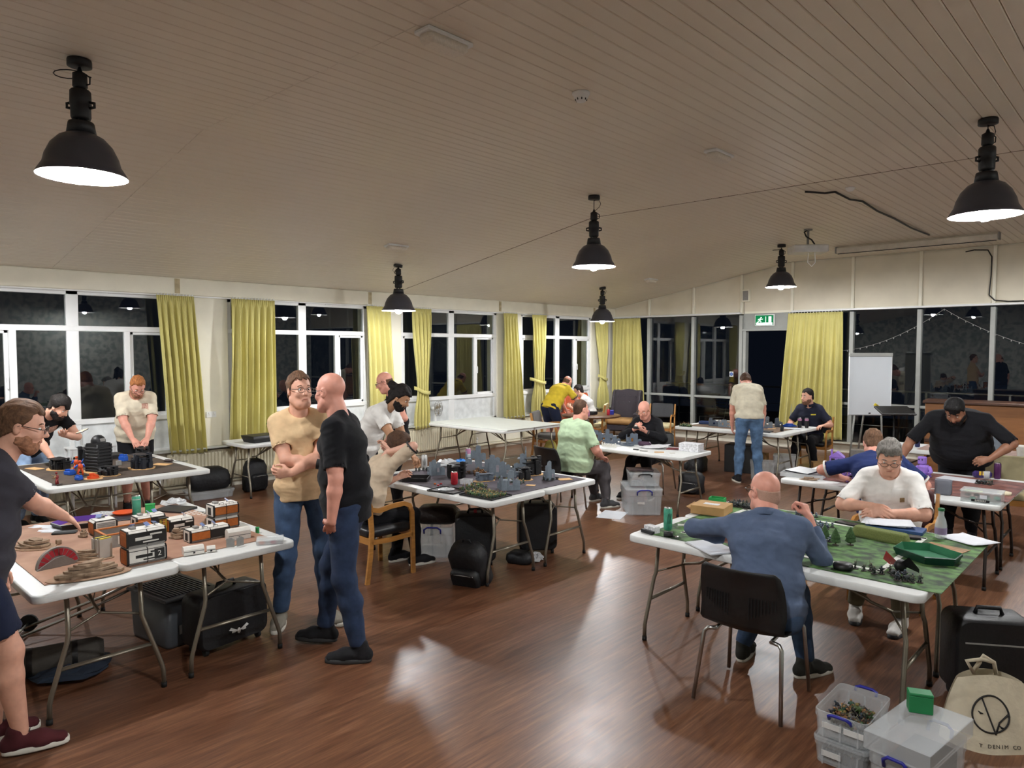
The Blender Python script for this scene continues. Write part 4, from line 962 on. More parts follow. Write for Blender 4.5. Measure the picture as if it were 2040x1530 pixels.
# ================================================================== FOLDING TABLES
m_top = mat('white_blow_moulded_plastic', 'd9dbd8', .45, noise=(40, .02), bump=(150, .05, .002)); m_leg = mat('bronze_grey_steel', '837c6e', .35, .7, noise=(10, .1)); m_legk = mat('dark_brown_steel', '2e2622', .4, .4)
m_cap = mat('rubber_foot', '121212', .7)
def table_mesh():
    b = MB(); P = lambda r: rrect(1.83 - r, .755 - r, .06)
    rings = [[(x, y, z) for x, y in P(r)] for r, z in ((.03, .697), (.004, .697), (.0, .702), (.0, .733), (.008, .740), (.03, .7405))]
    b.loft(rings, 0, True, True); b.s[-2:] = [False, False]; b.box((0, 0, .690), (1.6, .6, .02), b=.008); b.box((0, 0, .741), (.003, .70, .001))
    return b
def folding_table(label, x, y, rz=0, legm=None, top_only=None):
    t = thing('folding_table', label, 'table', (x, y, 0), rz, 'white folding tables'); lm = legm or m_leg
    if 'tt' not in bm_cache: bm_cache['tt'] = table_mesh().mesh('table_top', m_top)
    link('table_top', bm_cache['tt'], t)
    for e in (-1, 1):
        for s in (-1, 1):
            key = ('leg', e, s, lm.name)
            if key not in bm_cache:
                X = e * .80; b = MB()
                b.tube([(X - e * .03, s * .19, .70), (X - e * .01, s * .19, .46), (X, s * .2, .42), (X + e * .01, s * .285, .15), (X + e * .012, s * .295, .11), (X + e * .012, s * .298, .015)], .0135, 10); bm_cache[key] = b.mesh('leg', lm)
                bm_cache[key + ('c',)] = MB().cyl((X + e * .012, s * .298, 0), (X + e * .012, s * .298, .03), .0165, n=10).mesh('foot_cap', m_cap)
            o = link('leg', bm_cache[key], t); link('foot_cap', bm_cache[key + ('c',)], o)
        key = ('bar', e, lm.name)
        if key not in bm_cache:
            X = e * .80; bm_cache[key] = MB().tube([(X + e * .005, -.245, .28), (X + e * .005, .245, .28)], .012, 8, sx=.5).mesh('crossbar', lm)
            q = MB(); q.tube([(e * .28, 0, .68), (X - e * .24, 0, .53), (X - e * .12, 0, .50)], .010, 8); q.tube([(X - e * .02, -.19, .47), (X - e * .13, 0, .50), (X - e * .02, .19, .47)], .007, 8); q.tube([(e * .30, -.12, .685), (X - e * .24, 0, .53), (e * .30, .12, .685)], .007, 8)
            bm_cache[key + ('b',)] = q.mesh('brace', lm)
        link('crossbar', bm_cache[key], t); link('brace', bm_cache[key + ('b',)], t)
    return t
folding_table('white folding table nearest the left edge, under the rocky half of the desert mat', -5.195, 1.322)
folding_table('white folding table under the tall orange buildings, beside the folded-arms man', -5.195, 2.079)
folding_table('white folding table under the near half of the black terrain by the left window', -8.42, 2.18)
folding_table('white folding table under the far half of the black terrain, before the cream shirt man', -8.42, 2.937)
folding_table('white folding table under the near half of the grey ruins with miniature trays', -5.055, 4.522)
folding_table('white folding table under the far half of the grey ruins battlefield', -5.055, 5.285)
folding_table('white folding table at the near side of the bare pale board by the radiator', -8.58, 8.37)
folding_table('white folding table at the far side of the bare pale board by the radiator', -8.58, 9.13)
folding_table('white folding table between the sage shirted man and the man in black', -5.155, 7.87)
folding_table('white folding table where the jeans clad man stands with his back turned', -5.18, 10.84)
folding_table('white folding table directly in front of the navy polo man by the curtain', -5.18, 11.6)
folding_table('white folding table at the near side of the green mat, by the slate blue top', -1.835, 4.48)
folding_table('white folding table at the far side of the green mat, by the white shirt', -1.835, 5.238)
folding_table('white folding table with dark legs at the near side of the red mat', -1.93, 7.3, 0, m_legk)
folding_table('white folding table with dark legs on the far side of the red mat', -1.93, 8.06, 0, m_legk)
folding_table('white folding table behind the large man in black, holding a grey castle wall', -1.95, 10.45, 0, m_legk)
folding_table('white folding table against the second window holding a black box', -9.4, 5.36, R(90))
tag(MB().box((0, 0, .006), (1.88, 1.34, .012), b=.003).build('table_board', mat('pale_board', 'dfe3dc', .5, noise=(5, .03)), None, (-8.58, 8.74, .742)), 'large bare pale green-white board laid over two tables by the radiator', 'board')

# ================================================================== MATS
def mat_mesh(label, x, y, w, d, m, sag=0, z=.7425, rz=0):
    b = MB(); b.box((0, 0, .0015), (w, d, .003))
    return tag(b.build('gaming_mat', m, None, (x, y, z), rz), label, 'mat')
mat_mesh('reddish brown desert gaming mat under the orange and white buildings', -5.27, 1.70, 1.62, 1.32, mat('desert_mat', '8a6450', .8, noise=(4, .3), col2='b08a72', detail=6))
mat_mesh('dark brown gaming mat under the black terrain', -8.45, 2.56, 1.62, 1.30, mat('mud_mat', '3a3029', .85, noise=(6, .3), col2='55483c', detail=5))
mat_mesh('dark grey purple gaming mat under the grey ruins', -5.03, 4.92, 1.60, 1.34, mat('ash_mat', '413c40', .85, noise=(7, .3), col2='57505a', detail=5))
mat_mesh('brown gaming mat on the far table beside the standing man in jeans', -5.2, 11.25, 1.5, 1.15, mat('earth_mat', '5b4a3d', .85, noise=(8, .3), col2='77604c'))
mat_mesh('dark red brown gaming mat on the table with purple towers', -1.85, 7.72, 1.72, 1.15, mat('lava_mat', '4c2c2a', .8, noise=(9, .4), col2='8a5a50', detail=6))
mat_mesh('pale pink gaming mat with the grey castle wall on the far right table', -1.75, 10.5, 1.3, .65, mat('pink_mat', 'a48a80', .8, noise=(8, .2)))
m_grass = mat('green_grass_mat', '1d2f19', .75, noise=(11, .5), col2='5f8a48', detail=9, thr=(.38, .68), stretch=(1, 1.4, 1), bump=(40, .2, .003))
mt = mat_mesh('green grass gaming mat with a white border line on the right hand tables', -1.76, 4.90, 1.80, 1.36, m_grass)
for (x, y, w, d) in ((-.72, 0, .035, 1.0), (.55, 0, .035, 1.0), (-.085, -.49, 1.3, .035), (-.085, .49, 1.3, .035)):
    o = MB().box((x, y, .0034), (w, d, .001)).build('white_line', mat('white_tape', 'd6d8cf', .6), mt)

# ================================================================== CHAIRS
m_beech = mat('varnished_beech', 'b27c3c', .4, noise=(10, .15), stretch=(1, 1, 6), coat=.3)
def wood_chair(label, x, y, face, padm, backm=None, W=.56):
    t = thing('wooden_armchair', label, 'chair', (x, y, 0), R(face), 'wooden armchairs'); backm = backm or padm
    for s in (-1, 1):
        X = s * (W / 2 - .02)
        def bar(p): 
            b = MB(); P = [Vector((X, a, c)) for a, c in p]; r = []
            for i, q in enumerate(P):
                tv = (P[min(i + 1, len(P) - 1)] - P[max(i - 1, 0)]).normalized(); nv = Vector((0, -tv.z, tv.y))
                r.append([tuple(q + Vector((sx * .012, 0, 0)) + nv * sy * .02) for sx, sy in ((-1, -1), (1, -1), (1, 1), (-1, 1))])
            b.loft(r, 0, False); return b
        bar([(.24, 0), (.235, .3), (.23, .56), (.2, .625), (.14, .65), (0, .645), (-.12, .625), (-.2, .645), (-.225, .70)]).build('arm_and_front_leg', m_beech, t)
        bar([(-.25, 0), (-.215, .25), (-.20, .45), (-.215, .65), (-.26, .86)]).build('rear_post', m_beech, t)
        bar([(.235, .36), (.0, .35), (-.205, .36)]).build('side_rail', m_beech, t)
    MB().box((0, .22, .37), (W - .06, .025, .06)).build('seat_rail', m_beech, t); MB().box((0, -.2, .36), (W - .06, .025, .06)).build('seat_rail', m_beech, t)
    s = MB(); 
    s.loft([[(u * k, v * k + .015, z) for u, v in rrect(W - .05, .47, .06)] for k, z in ((.94, .39), (1, .405), (1, .445), (.96, .465), (.8, .475))]); s.build('seat', padm, t)
    bk = MB(); rings = []
    for k, dy in ((.93, -.024), (1, -.014), (1, .014), (.93, .026)):
        rings.append([(u * k, -.235 + dy - .17 * (v * k) + .10 * (u * k) ** 2 * 2, .73 + v * k) for u, v in rrect(W - .09, .30, .05)])
    bk.loft(rings); bk.build('backrest', backm, t)
    return t
m_bleather = mat('black_leatherette', '15161a', .35, noise=(30, .2), bump=(120, .15, .003)); m_gfab = mat('grey_upholstery', '6c6a68', .85, bump=(200, .2, .002)); m_crm = mat('cream_upholstery', 'cfc49a', .75, bump=(150, .15, .002)); m_burg = mat('burgundy_upholstery', '3a1718', .7, bump=(150, .2, .002))
wood_chair('wooden armchair with black leatherette seat, nearest to the standing men', -5.27, 3.80, -2, m_bleather)
wood_chair('wooden armchair with glossy black back standing by the far glazing', -7.86, 12.95, 200, m_crm, m_bleather)
wood_chair('wooden armchair with cream back behind the pale grey shirted man', -8.98, 12.16, 118, m_crm)
wood_chair('wooden armchair with grey seat beside the bare white table', -8.42, 9.98, -66, m_gfab)
wood_chair('wooden armchair that the navy polo man sits in, by the large curtain', -4.50, 12.36, 186, m_bleather)
wood_chair('wooden chair with burgundy back behind the white pocket t-shirt man', -1.62, 6.24, 182, m_burg)
wood_chair('wooden chair with beige back behind the large man in black', -1.36, 9.45, 12, mat('beige_upholstery', 'a89f7c', .8, bump=(200, .2, .002)))
def plastic_chair(label, x, y, face, rz_=0):
    t = thing('plastic_chair', label, 'chair', (x, y, 0), R(face), 'black plastic stacking chairs')
    # one curved shell: seat then back
    prof = [(.21, .435, .21), (.2, .452, .225), (.12, .45, .235), (-.02, .435, .235), (-.13, .43, .235), (-.19, .445, .235), (-.225, .49, .24), (-.235, .56, .245), (-.245, .64, .245), (-.265, .72, .24), (-.29, .79, .225), (-.305, .815, .20)]
    n = 14; v = []; f = []
    for y_, z_, hw in prof:
        for i in range(n + 1):
            u = -1 + 2 * i / n; cv = u * u
            v.append((u * hw, y_ + (.055 * cv if z_ > .5 else .03 * cv * max(0, (z_ - .44) * 12)), z_ + (.02 * cv if z_ < .47 else 0)))
    for j in range(len(prof) - 1):
        for i in range(n): k = j * (n + 1) + i; f.append((k, k + 1, k + n + 2, k + n + 1))
    o = MB().add(v, f, 0, True).build('shell', m_dark, t); md = o.modifiers.new('shell', 'SOLIDIFY'); md.thickness = .008
    sl = MB()
    for i in range(9):
        for s in (-1, 1): sl.box((s * (.06 + .017 * i), -.246 + .055 * ((.06 + .017 * i) / .245) ** 2 - .008, .60 + .004 * i), (.004, .006, .12 - .008 * i))
    sl.build('slots', mat('slot_black', '050505', .9), t)['kind'] = 'stuff'
    for s in (-1, 1):
        MB().tube([(s * .16, .19, .425), (s * .205, .20, .42), (s * .22, .205, .40), (s * .245, .245, .01)], .0115, 10).build('leg', m_steel, t)
        MB().tube([(s * .16, -.17, .415), (s * .205, -.18, .41), (s * .222, -.19, .39), (s * .25, -.27, .01)], .0115, 10).build('leg', m_steel, t)
        MB().cyl((s * .16, .20, .425), (s * .16, -.18, .415), .010).build('under_rail', m_steel, t)
    return t
plastic_chair('black plastic chair with steel legs under the slate blue topped man', -1.75, 3.94, 4)
plastic_chair('black plastic chair with steel legs under the sage shirted man', -5.66, 6.92, -10)
plastic_chair('black plastic chair with steel legs under the man examining a model', -5.42, 8.74, 192)

def wing_chair(label, x, y, face, m, name='wing_armchair', seatm=None):
    t = thing(name, label, 'armchair', (x, y, 0), R(face))
    b = MB(); 
    pr = [(-.33, .35), (-.33, .9), (-.31, 1.05), (-.26, 1.1), (-.18, 1.09), (-.09, 1.11), (0, 1.12), (.09, 1.11), (.18, 1.09), (.26, 1.1), (.31, 1.05), (.33, .9), (.33, .35)]
    b.loft([[(u * k, -.30 + d - .12 * (q - .35), .35 + (q - .35) * (k if q > .5 else 1)) for u, q in pr] for k, d in ((.97, -.07), (1, -.05), (1, .04), (.96, .07))]); b.build('backrest', m, t)
    for s in (-1, 1):
        w = MB(); pw = [(-.36, .5), (-.42, 1.06), (-.34, 1.1), (-.24, 1.04), (-.17, .8), (-.12, .62), (.0, .56)]
        w.loft([[(s * (.30 + d), y_, z_) for y_, z_ in pw] for d in (-.03, .0, .03)]); w.build('wing', m, t)
        a = MB(); a.box((s * .36, -.02, .38), (.12, .62, .34), b=.03); a.tube([(s * .37, -.3, .58), (s * .37, .22, .57), (s * .37, .29, .55)], [.07, .075, .06], 14); a.build('arm', m, t)
        for yy in (-.28, .26): MB().lathe([(.026, .22), (.018, 0)], 10).build('leg', m_beech, t, (s * .3, yy, 0))
    st = MB(); st.box((0, 0, .3), (.62, .6, .16), b=.03); st.build('seat_base', m, t)
    c = MB(); c.loft([[(u * k, v * k + .03, z) for u, v in rrect(.6, .58, .08)] for k, z in ((.95, .37), (1, .40), (1, .45), (.93, .48), (.7, .49))]); c.build('seat_cushion', seatm or m, t)
    bt = MB()
    for r_ in range(2):
        for k in range(4): bt.ell((-.2 + .133 * k, -.245 - .03 * (1 - r_) , .97 - .14 * r_), (.012, .008, .012), 8, 5)
    bt.build('buttons', m, t)
    return t
wing_chair('dark purple grey wing armchair with a tan seat cushion in the far corner', -8.98, 13.22, 196, mat('dark_plum_velvet', '2c262c', .8, bump=(60, .2, .004), sheen=.1), seatm=mat('tan_cushion', '9a7648', .7))
wing_chair('orange leather high backed chair behind the round table', -9.62, 12.42, 232, mat('orange_leather', 'b3502a', .4, noise=(8, .15), bump=(80, .2, .004)), 'leather_armchair').scale = (.85, .85, .95)
# round wooden table
t = thing('round_table', 'round dark wooden table where the yellow shirted man leans', 'table', (-8.35, 11.2, 0))
MB().lathe([(0, .705), (.56, .705), (.575, .715), (.575, .735), (.56, .742), (0, .742)], 40).build('table_top', mat('dark_varnished_wood', '5a3a22', .35, noise=(5, .25), stretch=(1, 8, 1)), t)
MB().lathe([(.05, .70), (.04, .6), (.055, .4), (.035, .2), (.05, .1)], 16).build('pedestal', m_beech, t)
for k in range(4):
    a = k * PI / 2 + .4; MB().tube([(0, 0, .14), (.2 * math.cos(a), .2 * math.sin(a), .12), (.4 * math.cos(a), .4 * math.sin(a), .02)], [.03, .026, .02], 8).build('leg', m_beech, t)
# ================================================================== SMALL THINGS: helpers
ZT = .741; ZM = .7458
def P_(name, label, cat, mb, mats, loc, rz=0, group=None):
    return tag(mb.build(name, mats, None, loc, rz), label, cat, group)
def dropz(o): return o
m_hwht = mat('hab_white', 'dddad2', .55, noise=(30, .05)); m_horg = mat('hab_orange', 'b5682c', .6, noise=(60, .12)); m_hblk = mat('hab_black', '1d1b1a', .6); m_hgry = mat('hab_grey', '8e8c88', .6, noise=(40, .1)); m_hblu = mat('solar_blue', '7486b4', .4); m_yel = mat('hazard_yellow', 'cdb842', .6)
m_rock = mat('strata_rock', '7a6552', .9, noise=(30, .35), col2='a38c74', bump=(60, .5, .005)); m_wood = mat('laser_cut_mdf', 'd3a873', .7, noise=(20, .08)); m_ruin = mat('grey_ruin_plastic', '75808a', .6, noise=(40, .1), bump=(120, .3, .002)); m_ruind = mat('dark_blue_grey_plastic', '565f6b', .6, noise=(40, .12)); m_bt = mat('black_printed_plastic', '121215', .5, noise=(30, .2), bump=(200, .3, .002)); m_bluep = mat('bright_blue_plastic', '1f55b5', .45); m_orgp = mat('bright_orange_plastic', 'd2501e', .45)

def hab(label, x, y, rz, L, W, h, st=1, long='o', solar=(), hatch=None, num=None, door=True, rails=False):
    t = thing('model_building', label, 'model building', (x, y, ZM), R(rz), 'orange and white model buildings')
    for k in range(st):
        z0 = k * (h + .008); c = .014
        sec = [(-W / 2 + c, z0), (W / 2 - c, z0), (W / 2, z0 + c), (W / 2, z0 + h - c), (W / 2 - c, z0 + h), (-W / 2 + c, z0 + h), (-W / 2, z0 + h - c), (-W / 2, z0 + c)]
        MB().prism(sec, -L / 2, L / 2, 0).build('shell', m_hblk, t)
        if k: MB().box((0, 0, z0 - .004), (L * .9, W * .8, .012)).build('spacer', m_hgry, t)
        q = .0015; ch = math.sqrt(2)
        for s in (-1, 1):
            mm = m_horg if long == 'o' else (m_hblk if k == st - 1 else m_hwht)
            n = 2 if L > .16 else 1
            for i in range(n):
                w = (L - .016) / n - .006; MB().box((-L / 2 + .008 + (i + .5) * (L - .016) / n, s * W / 2, z0 + h / 2), (w, .003, h - 2 * c - .004)).build('side_panel', mm if not (long == 'o' and i == 1 and n == 2 and hatch == 'dark') else m_hblk, t)
                b = MB().at((-L / 2 + .008 + (i + .5) * (L - .016) / n, s * (W / 2 - c / 2 + .0005), z0 + h - c / 2 + .0005), 0, s * R(-45)).box((0, 0, 0), (w, c * ch - .004, .003)); b.build('roof_edge_panel', m_hwht, t)
                b = MB().at((-L / 2 + .008 + (i + .5) * (L - .016) / n, s * (W / 2 - c / 2 + .0005), z0 + c / 2 - .0005), 0, s * R(45)).box((0, 0, 0), (w, c * ch - .004, .003)); b.build('lower_edge_panel', m_hgry, t)
            if long == 'd':
                for (u, v, w, e) in ((-.02, .0, L * .42, .018), (.05, .018, L * .3, .01), (.02, -.022, L * .4, .008)):
                    MB().box((u, s * (W / 2 + .002), z0 + h / 2 + v), (w, .002, e)).build('stripe', m_hwht if k == st - 1 else m_hblk, t)
            em = m_hwht if long == 'o' else m_horg
            MB().box((s * L / 2, 0, z0 + h / 2), (.003, W - 2 * c, h - .012)).build('end_panel', em, t)
            if door: MB().box((s * (L / 2 + .001), 0, z0 + h * .45), (.003, W * .36, h * .62)).build('doorway', m_hblk if long == 'o' else m_horg, t)
        MB().box((0, 0, z0 + h + .0005), (L - .01, W - 2 * c - .004, .003)).build('roof_plate', m_hwht, t)
    zt = st * (h + .008) - .008
    for (u, v, a) in solar:
        b = MB().at((u, v, zt + .02), R(a), R(40)).box((0, 0, 0), (.035, .03, .002)); b.build('solar_panel', m_hblu, t)
        MB().cyl((u, v, zt), (u, v, zt + .02), .002, n=6).build('panel_post', m_hgry, t)
    if hatch in (1, 'dark'):
        b = MB().box((-L * .28, 0, zt + .009), (.03, .045, .018), b=.003); b.build('roof_hatch', m_hgry, t)
        for s in (-1, 1): MB().box((-L * .28 + .0155, s * .011, zt + .01), (.002, .014, .01)).build('hatch_window', m_hblk, t)
    if rails:
        for s in (-1, 1): MB().tube([(s * .05, -W / 2, zt + .002), (s * .05, -W / 2 + .004, zt + .014), (s * .05 - .03 * s, -W / 2 + .004, zt + .014), (s * .05 - .03 * s, -W / 2, zt + .002)], .0018, 5).build('handrail', m_hblk, t)
    if num:
        MB().box((L * .30, -(W / 2 + .003), h / 2), (L * .26, .002, h * .62)).build('number_plate', m_hblk, t)
        txt('number', num, .045, m_hwht, t, (L * .30, -(W / 2 + .0045), h / 2), (R(90), 0, 0))
    return t
# ---------------- desert table
hab('two storey model building marked 2 with black and white panels', -4.53, 1.575, 90, .225, .125, .098, 2, 'd', ((.02, .0, 30), (-.06, .02, 200), (.07, .01, 120)), 1, '2')
hab('tall two storey orange model building at the right of the desert table', -4.98, 2.27, 90, .185, .135, .085, 2, 'o', ((.03, 0, 60),), 1, rails=True)
hab('long low orange model building with blue roof panels, beside the white containers', -4.76, 2.06, 90, .27, .115, .082, 1, 'o', ((-.03, 0, 40), (.05, .01, 60)), 'dark', rails=True)
hab('orange model building with a large black window panel facing the aisle', -5.16, 2.03, 90, .17, .13, .085, 1, 'd', ((.04, 0, 80),))
hab('low orange model building with a white roof behind the yellow ladder', -5.42, 1.92, 90, .20, .12, .082, 1, 'o', ((0, 0, 70), (.05, .02, 20)), 'dark')
hab('orange model shed with a ribbed grey shutter beside the purple tray', -5.41, 1.62, 0, .125, .15, .105, 1, 'o', ((-.02, -.02, 60),), 1, door=False)
t = bpy.data.objects['model_building.005']
for i in range(7): MB().box((.066, 0, .02 + i * .011), (.003, .11, .008)).build('shutter_slat', m_hgry, t)
t = thing('model_room', 'roofless orange walled model room with grey inner walls on the desert table', 'model building', (-5.08, 1.66, ZM), R(90))
for (u, v, w, d) in ((0, -.1, .32, .012), (0, .1, .32, .012), (-.155, 0, .012, .2), (.155, 0, .012, .2)):
    o = MB().box((u, v, .042), (w, d, .084)).build('wall', m_hgry, t); MB().box((u, v, .087), (w + .004, d + .006, .008)).build('orange_rim', m_horg, o)
for s in (-1, 1):
    MB().box((.055, s * .107, .045), (.15, .004, .055)).build('orange_panel', m_horg, t); MB().box((-.06, s * .107, .045), (.05, .004, .05)).build('white_panel', m_hwht, t)
t = thing('model_silo', 'grey ribbed model bunker with a yellow hazard striped top', 'model building', (-4.80, 1.43, ZM), R(12))
for i in range(4):
    MB().box((-.033 + .022 * i, 0, .06), (.018, .085 - .01 * (i % 2), .12)).build('rib', mat('hab_pale', 'c4c1b9', .6), t); MB().box((-.033 + .022 * i, 0, .123), (.014, .07, .006)).build('hazard_stripe', m_yel if i % 2 else m_hblk, t)
t = thing('model_ladder', 'yellow model ladder tower between two orange buildings', 'model ladder', (-5.14, 1.92, ZM), R(90))
for s in (-1, 1): MB().box((s * .018, 0, .05), (.006, .02, .1)).build('stile', m_yel, t)
for i in range(6): MB().box((0, 0, .012 + .016 * i), (.036, .006, .004)).build('rung', m_yel, t)
MB().box((0, 0, .103), (.06, .04, .006)).build('platform', m_hblk, t)
def capsule(label, x, y, rz, L, W, h):
    t = thing('model_container', label, 'model container', (x, y, ZM), R(rz), 'white model containers'); c = W * .28
    MB().prism([(-W / 2, 0), (W / 2, 0), (W / 2, h - c), (W / 2 - c, h), (-W / 2 + c, h), (-W / 2, h - c)], -L / 2, L / 2, 0).build('hull', m_hwht, t)
    for z in (h * .42,): MB().box((0, 0, z), (L * .98, W + .002, .003)).build('seam', m_hblk, t)
    MB().box((0, -W / 2 - .001, h * .25), (.012, .002, .01)).build('emblem', m_hblk, t)
capsule('long white model container beside the low orange building', -4.60, 2.20, 84, .15, .065, .075)
capsule('white model container lying nearest the table edge', -4.47, 1.845, 80, .12, .06, .05)
capsule('small white model container tipped beside a larger one', -4.44, 1.945, 70, .05, .045, .035)
t = thing('model_barricade', 'pair of bare grey model barricade plates near the clear box', 'model barricade', (-4.43, 2.10, ZM), R(75))
for s in (-1, 1): MB().at((s * .03, 0, 0), R(25 * s)).prism([(-.025, 0), (.025, 0), (.025, .05), (.008, .062), (-.025, .055)], -.003, .003, 1).build('plate', m_hgry, t)
m_clear = mat('frosted_clear_plastic', 'dfe6e6', .25, noise=None, alpha=.32); m_clear2 = mat('milky_clear_plastic', 'd5d9da', .4, noise=None, alpha=.5)
t = thing('token_box', 'clear plastic token box with orange and pink lids at the table corner', 'box', (-4.36, 2.305, ZT), R(60))
MB().box((0, 0, .014), (.17, .1, .028), b=.004).build('tray', m_clear2, t); MB().at((0, 0, .03), 0, R(4)).box((0, 0, .002), (.172, .102, .005), b=.002).build('lid', m_clear, t)
for u, cc, nm in ((-.05, 'e0743a', 'orange'), (.02, 'd0506a', 'pink')): MB().lathe([(0, .003), (.018, .003), (.018, .02), (0, .02)], 14).build('%s_token_pot' % nm, mat(nm + '_pot', cc, .5), t, (u, -.03, .002))
P_('pill_pot', 'small bright green cylindrical pot at the far corner of the desert table', 'pot', MB().lathe([(0, 0), (.013, 0), (.013, .034), (.0135, .034), (.0135, .042), (0, .042)], 18), mat('green_pot', '2f9a52', .5), (-4.66, 2.37, ZT))
t = thing('dial_terrain', 'red and grey half wheel model set in a grey mound', 'terrain piece', (-4.80, 1.19, ZM), R(96))
pts = [(.115 * math.cos(R(a)), .115 * math.sin(R(a))) for a in range(0, 181, 9)]; MB().prism(pts, -.012, .012, 1).build('wheel', mat('wheel_grey', '85807a', .7), t)
for k in range(11):
    a = R(10 + k * 16); a2 = R(10 + k * 16 + 13); MB().prism([(.065 * math.cos(a), .065 * math.sin(a)), (.106 * math.cos(a), .106 * math.sin(a)), (.106 * math.cos(a2), .106 * math.sin(a2)), (.065 * math.cos(a2), .065 * math.sin(a2))], -.015, .015, 1).build('red_segment', mat('dial_red', 'a8202e', .6), t)
MB().prism([(-.12, 0), (.1, 0), (.07, .03), (.03, .06), (-.02, .055), (-.07, .03)], -.03, -.014, 1).build('mound', mat('mound_grey', '77706a', .9, bump=(60, .4, .004)), t)
def rock(label, x, y, rz, rx, ry, h, n=6, seed=0, base=True, z=ZM):
    rs = random.Random(seed); t = thing('rock_outcrop', label, 'terrain piece', (x, y, z), R(rz), 'layered rock terrain pieces')
    if base: MB().prism([(rx * 1.25 * math.cos(2 * PI * k / 18), ry * 1.3 * math.sin(2 * PI * k / 18)) for k in range(18)], 0, .004).build('base', m_wood if base == 2 else mat('sand_base', '93765e', .9, noise=(40, .2)), t)
    for i in range(n):
        q = 1 - .72 * (i / n) ** 1.1; b = MB(); ox, oy = rs.uniform(-.2, .25) * rx * (i / n), rs.uniform(-.2, .2) * ry * (i / n)
        pts = [(ox + rx * q * math.cos(2 * PI * k / 11) * rs.uniform(.72, 1.12), oy + ry * q * math.sin(2 * PI * k / 11) * rs.uniform(.7, 1.12)) for k in range(11)]
        b.at((0, 0, .004 + h * i / n), 0, rs.uniform(-.05, .05), rs.uniform(-.1, .1)).prism(pts, 0, h / n * 1.25); b.build('stratum', m_rock, t)
rock('large layered rock outcrop at the near edge of the desert mat', -4.46, 1.26, 78, .17, .07, .075, 7, 1)
rock('low layered rock behind the red half wheel', -4.83, 1.34, 60, .13, .06, .05, 6, 2)
rock('layered rock beneath the charcoal shirted man\'s elbow', -5.38, 1.20, 30, .12, .08, .05, 5, 3)
rock('dark brown rock among the orange buildings', -4.92, 1.93, 20, .06, .05, .06, 6, 4, 0)
rock('small pointed rock beside the ribbed shutter shed', -5.42, 1.50, 0, .04, .03, .04, 4, 5, 0)
rock('brown rock behind the black window building', -5.12, 2.22, 0, .05, .05, .045, 5, 6, 0)
def hextray(label, x, y, rz, L, W, h, m_out, m_in, z=ZT, name='dice_tray'):
    t = thing(name, label, 'dice tray', (x, y, z), R(rz)); o = [(-L / 2, 0), (-L * .3, -W / 2), (L * .3, -W / 2), (L / 2, 0), (L * .3, W / 2), (-L * .3, W / 2)]
    MB().prism(o, 0, .004).build('base', m_in, t)
    for i in range(6):
        a, b = o[i], o[(i + 1) % 6]; e = 1.1
        v = [(a[0], a[1], .0), (b[0], b[1], .0), (b[0] * e, b[1] * e, h), (a[0] * e, a[1] * e, h)]; w = [(p[0] * .965, p[1] * .965, p[2] + .003) for p in v]
        MB().add(v + w, [(0, 1, 2, 3), (0, 3, 7, 4), (1, 5, 6, 2), (2, 6, 7, 3)], 0).add(w, [(3, 2, 1, 0)], 1).build('side', [m_out, m_in], t)
        MB().ell((a[0] * 1.06, a[1] * 1.06, h * .7), .005, 8, 5).build('snap', m_dark, t)
hextray('open purple hexagonal dice tray at the back of the desert table', -5.80, 1.60, 70, .36, .26, .04, m_dark, mat('purple_velvet', '5a3590', .8))
hextray('open dark green hexagonal dice tray on the green mat', -1.08, 4.90, -32, .37, .26, .045, mat('dark_green_leather', '0f3a2a', .45), mat('green_velvet', '1f6a45', .75), ZM)
def can(label, x, y, body, z=ZT, h=.16, r=.031, band=None, rz=0, marks=None):
    t = thing('drink_can', label, 'can', (x, y, z), rz, 'drink cans')
    MB().lathe([(r * .75, 0), (r * .82, .004), (r, .012), (r, h - .016), (r * .86, h - .004)], 24).build('body', body, t)
    MB().lathe([(r * .86, h - .004), (r * .88, h), (r * .82, h), (r * .8, h - .004), (0, h - .004)], 24).build('lid', m_steel, t)
    MB().tube([(0, .006, h - .002), (.01, .0, h), (0, -.008, h - .002)], .002, 5).build('ring_pull', m_steel, t)
    MB().lathe([(0, .0), (r * .75, 0)], 24).build('bottom', m_steel, t)
    if band:
        for z0, z1, mm in band: MB().lathe([(r + .0004, z0), (r + .0004, z1)], 24).build('print_band', mm, t)
    if marks:
        for k, (dx, z0, z1) in enumerate(marks): MB().tube([(-r - .0006, dx, z0), (-r - .0006, dx + .003, (z0 + z1) / 2), (-r - .0006, dx - .002, z1)], .0016, 5).build('claw_mark', m_dark, t)
    return t
m_mint = mat('mint_can', '55a88c', .35, .3, noise=(25, .2)); m_whc = mat('white_can', 'd5d5d2', .35, .2); m_redc = mat('red_can', 'c22f3c', .35, .2, noise=(50, .2)); m_pink = mat('pink_can', 'b57fa0', .35, .2); m_purp = mat('purple_can', '4b2350', .35, .3)
can('tall mint green drink can on the desert table', -5.82, 1.98, m_mint, band=((.13, .135, m_whc),))
can('tall mint green drink can on the green mat beside a white box', -2.60, 4.40, m_mint, ZM, marks=((-.01, .05, .12), (0, .05, .125), (.01, .05, .12)), rz=R(140))
can('tall white drink can behind the long haired man\'s hand', -5.83, 4.86, m_whc, marks=((-.01, .05, .12), (0, .05, .125), (.01, .05, .12)), rz=R(150))
can('tall pink and blue drink can at the back of the ruins table', -5.85, 5.52, m_pink, band=((.04, .1, m_whc), (.012, .04, mat('can_blue', '4a78c0', .35)),))
can('red soda can among the miniatures on the ruins table', -4.96, 4.50, m_redc, ZM, .122, .033)
can('dark purple drink can on the red mat table', -1.26, 8.40, m_purp, ZT, .16)
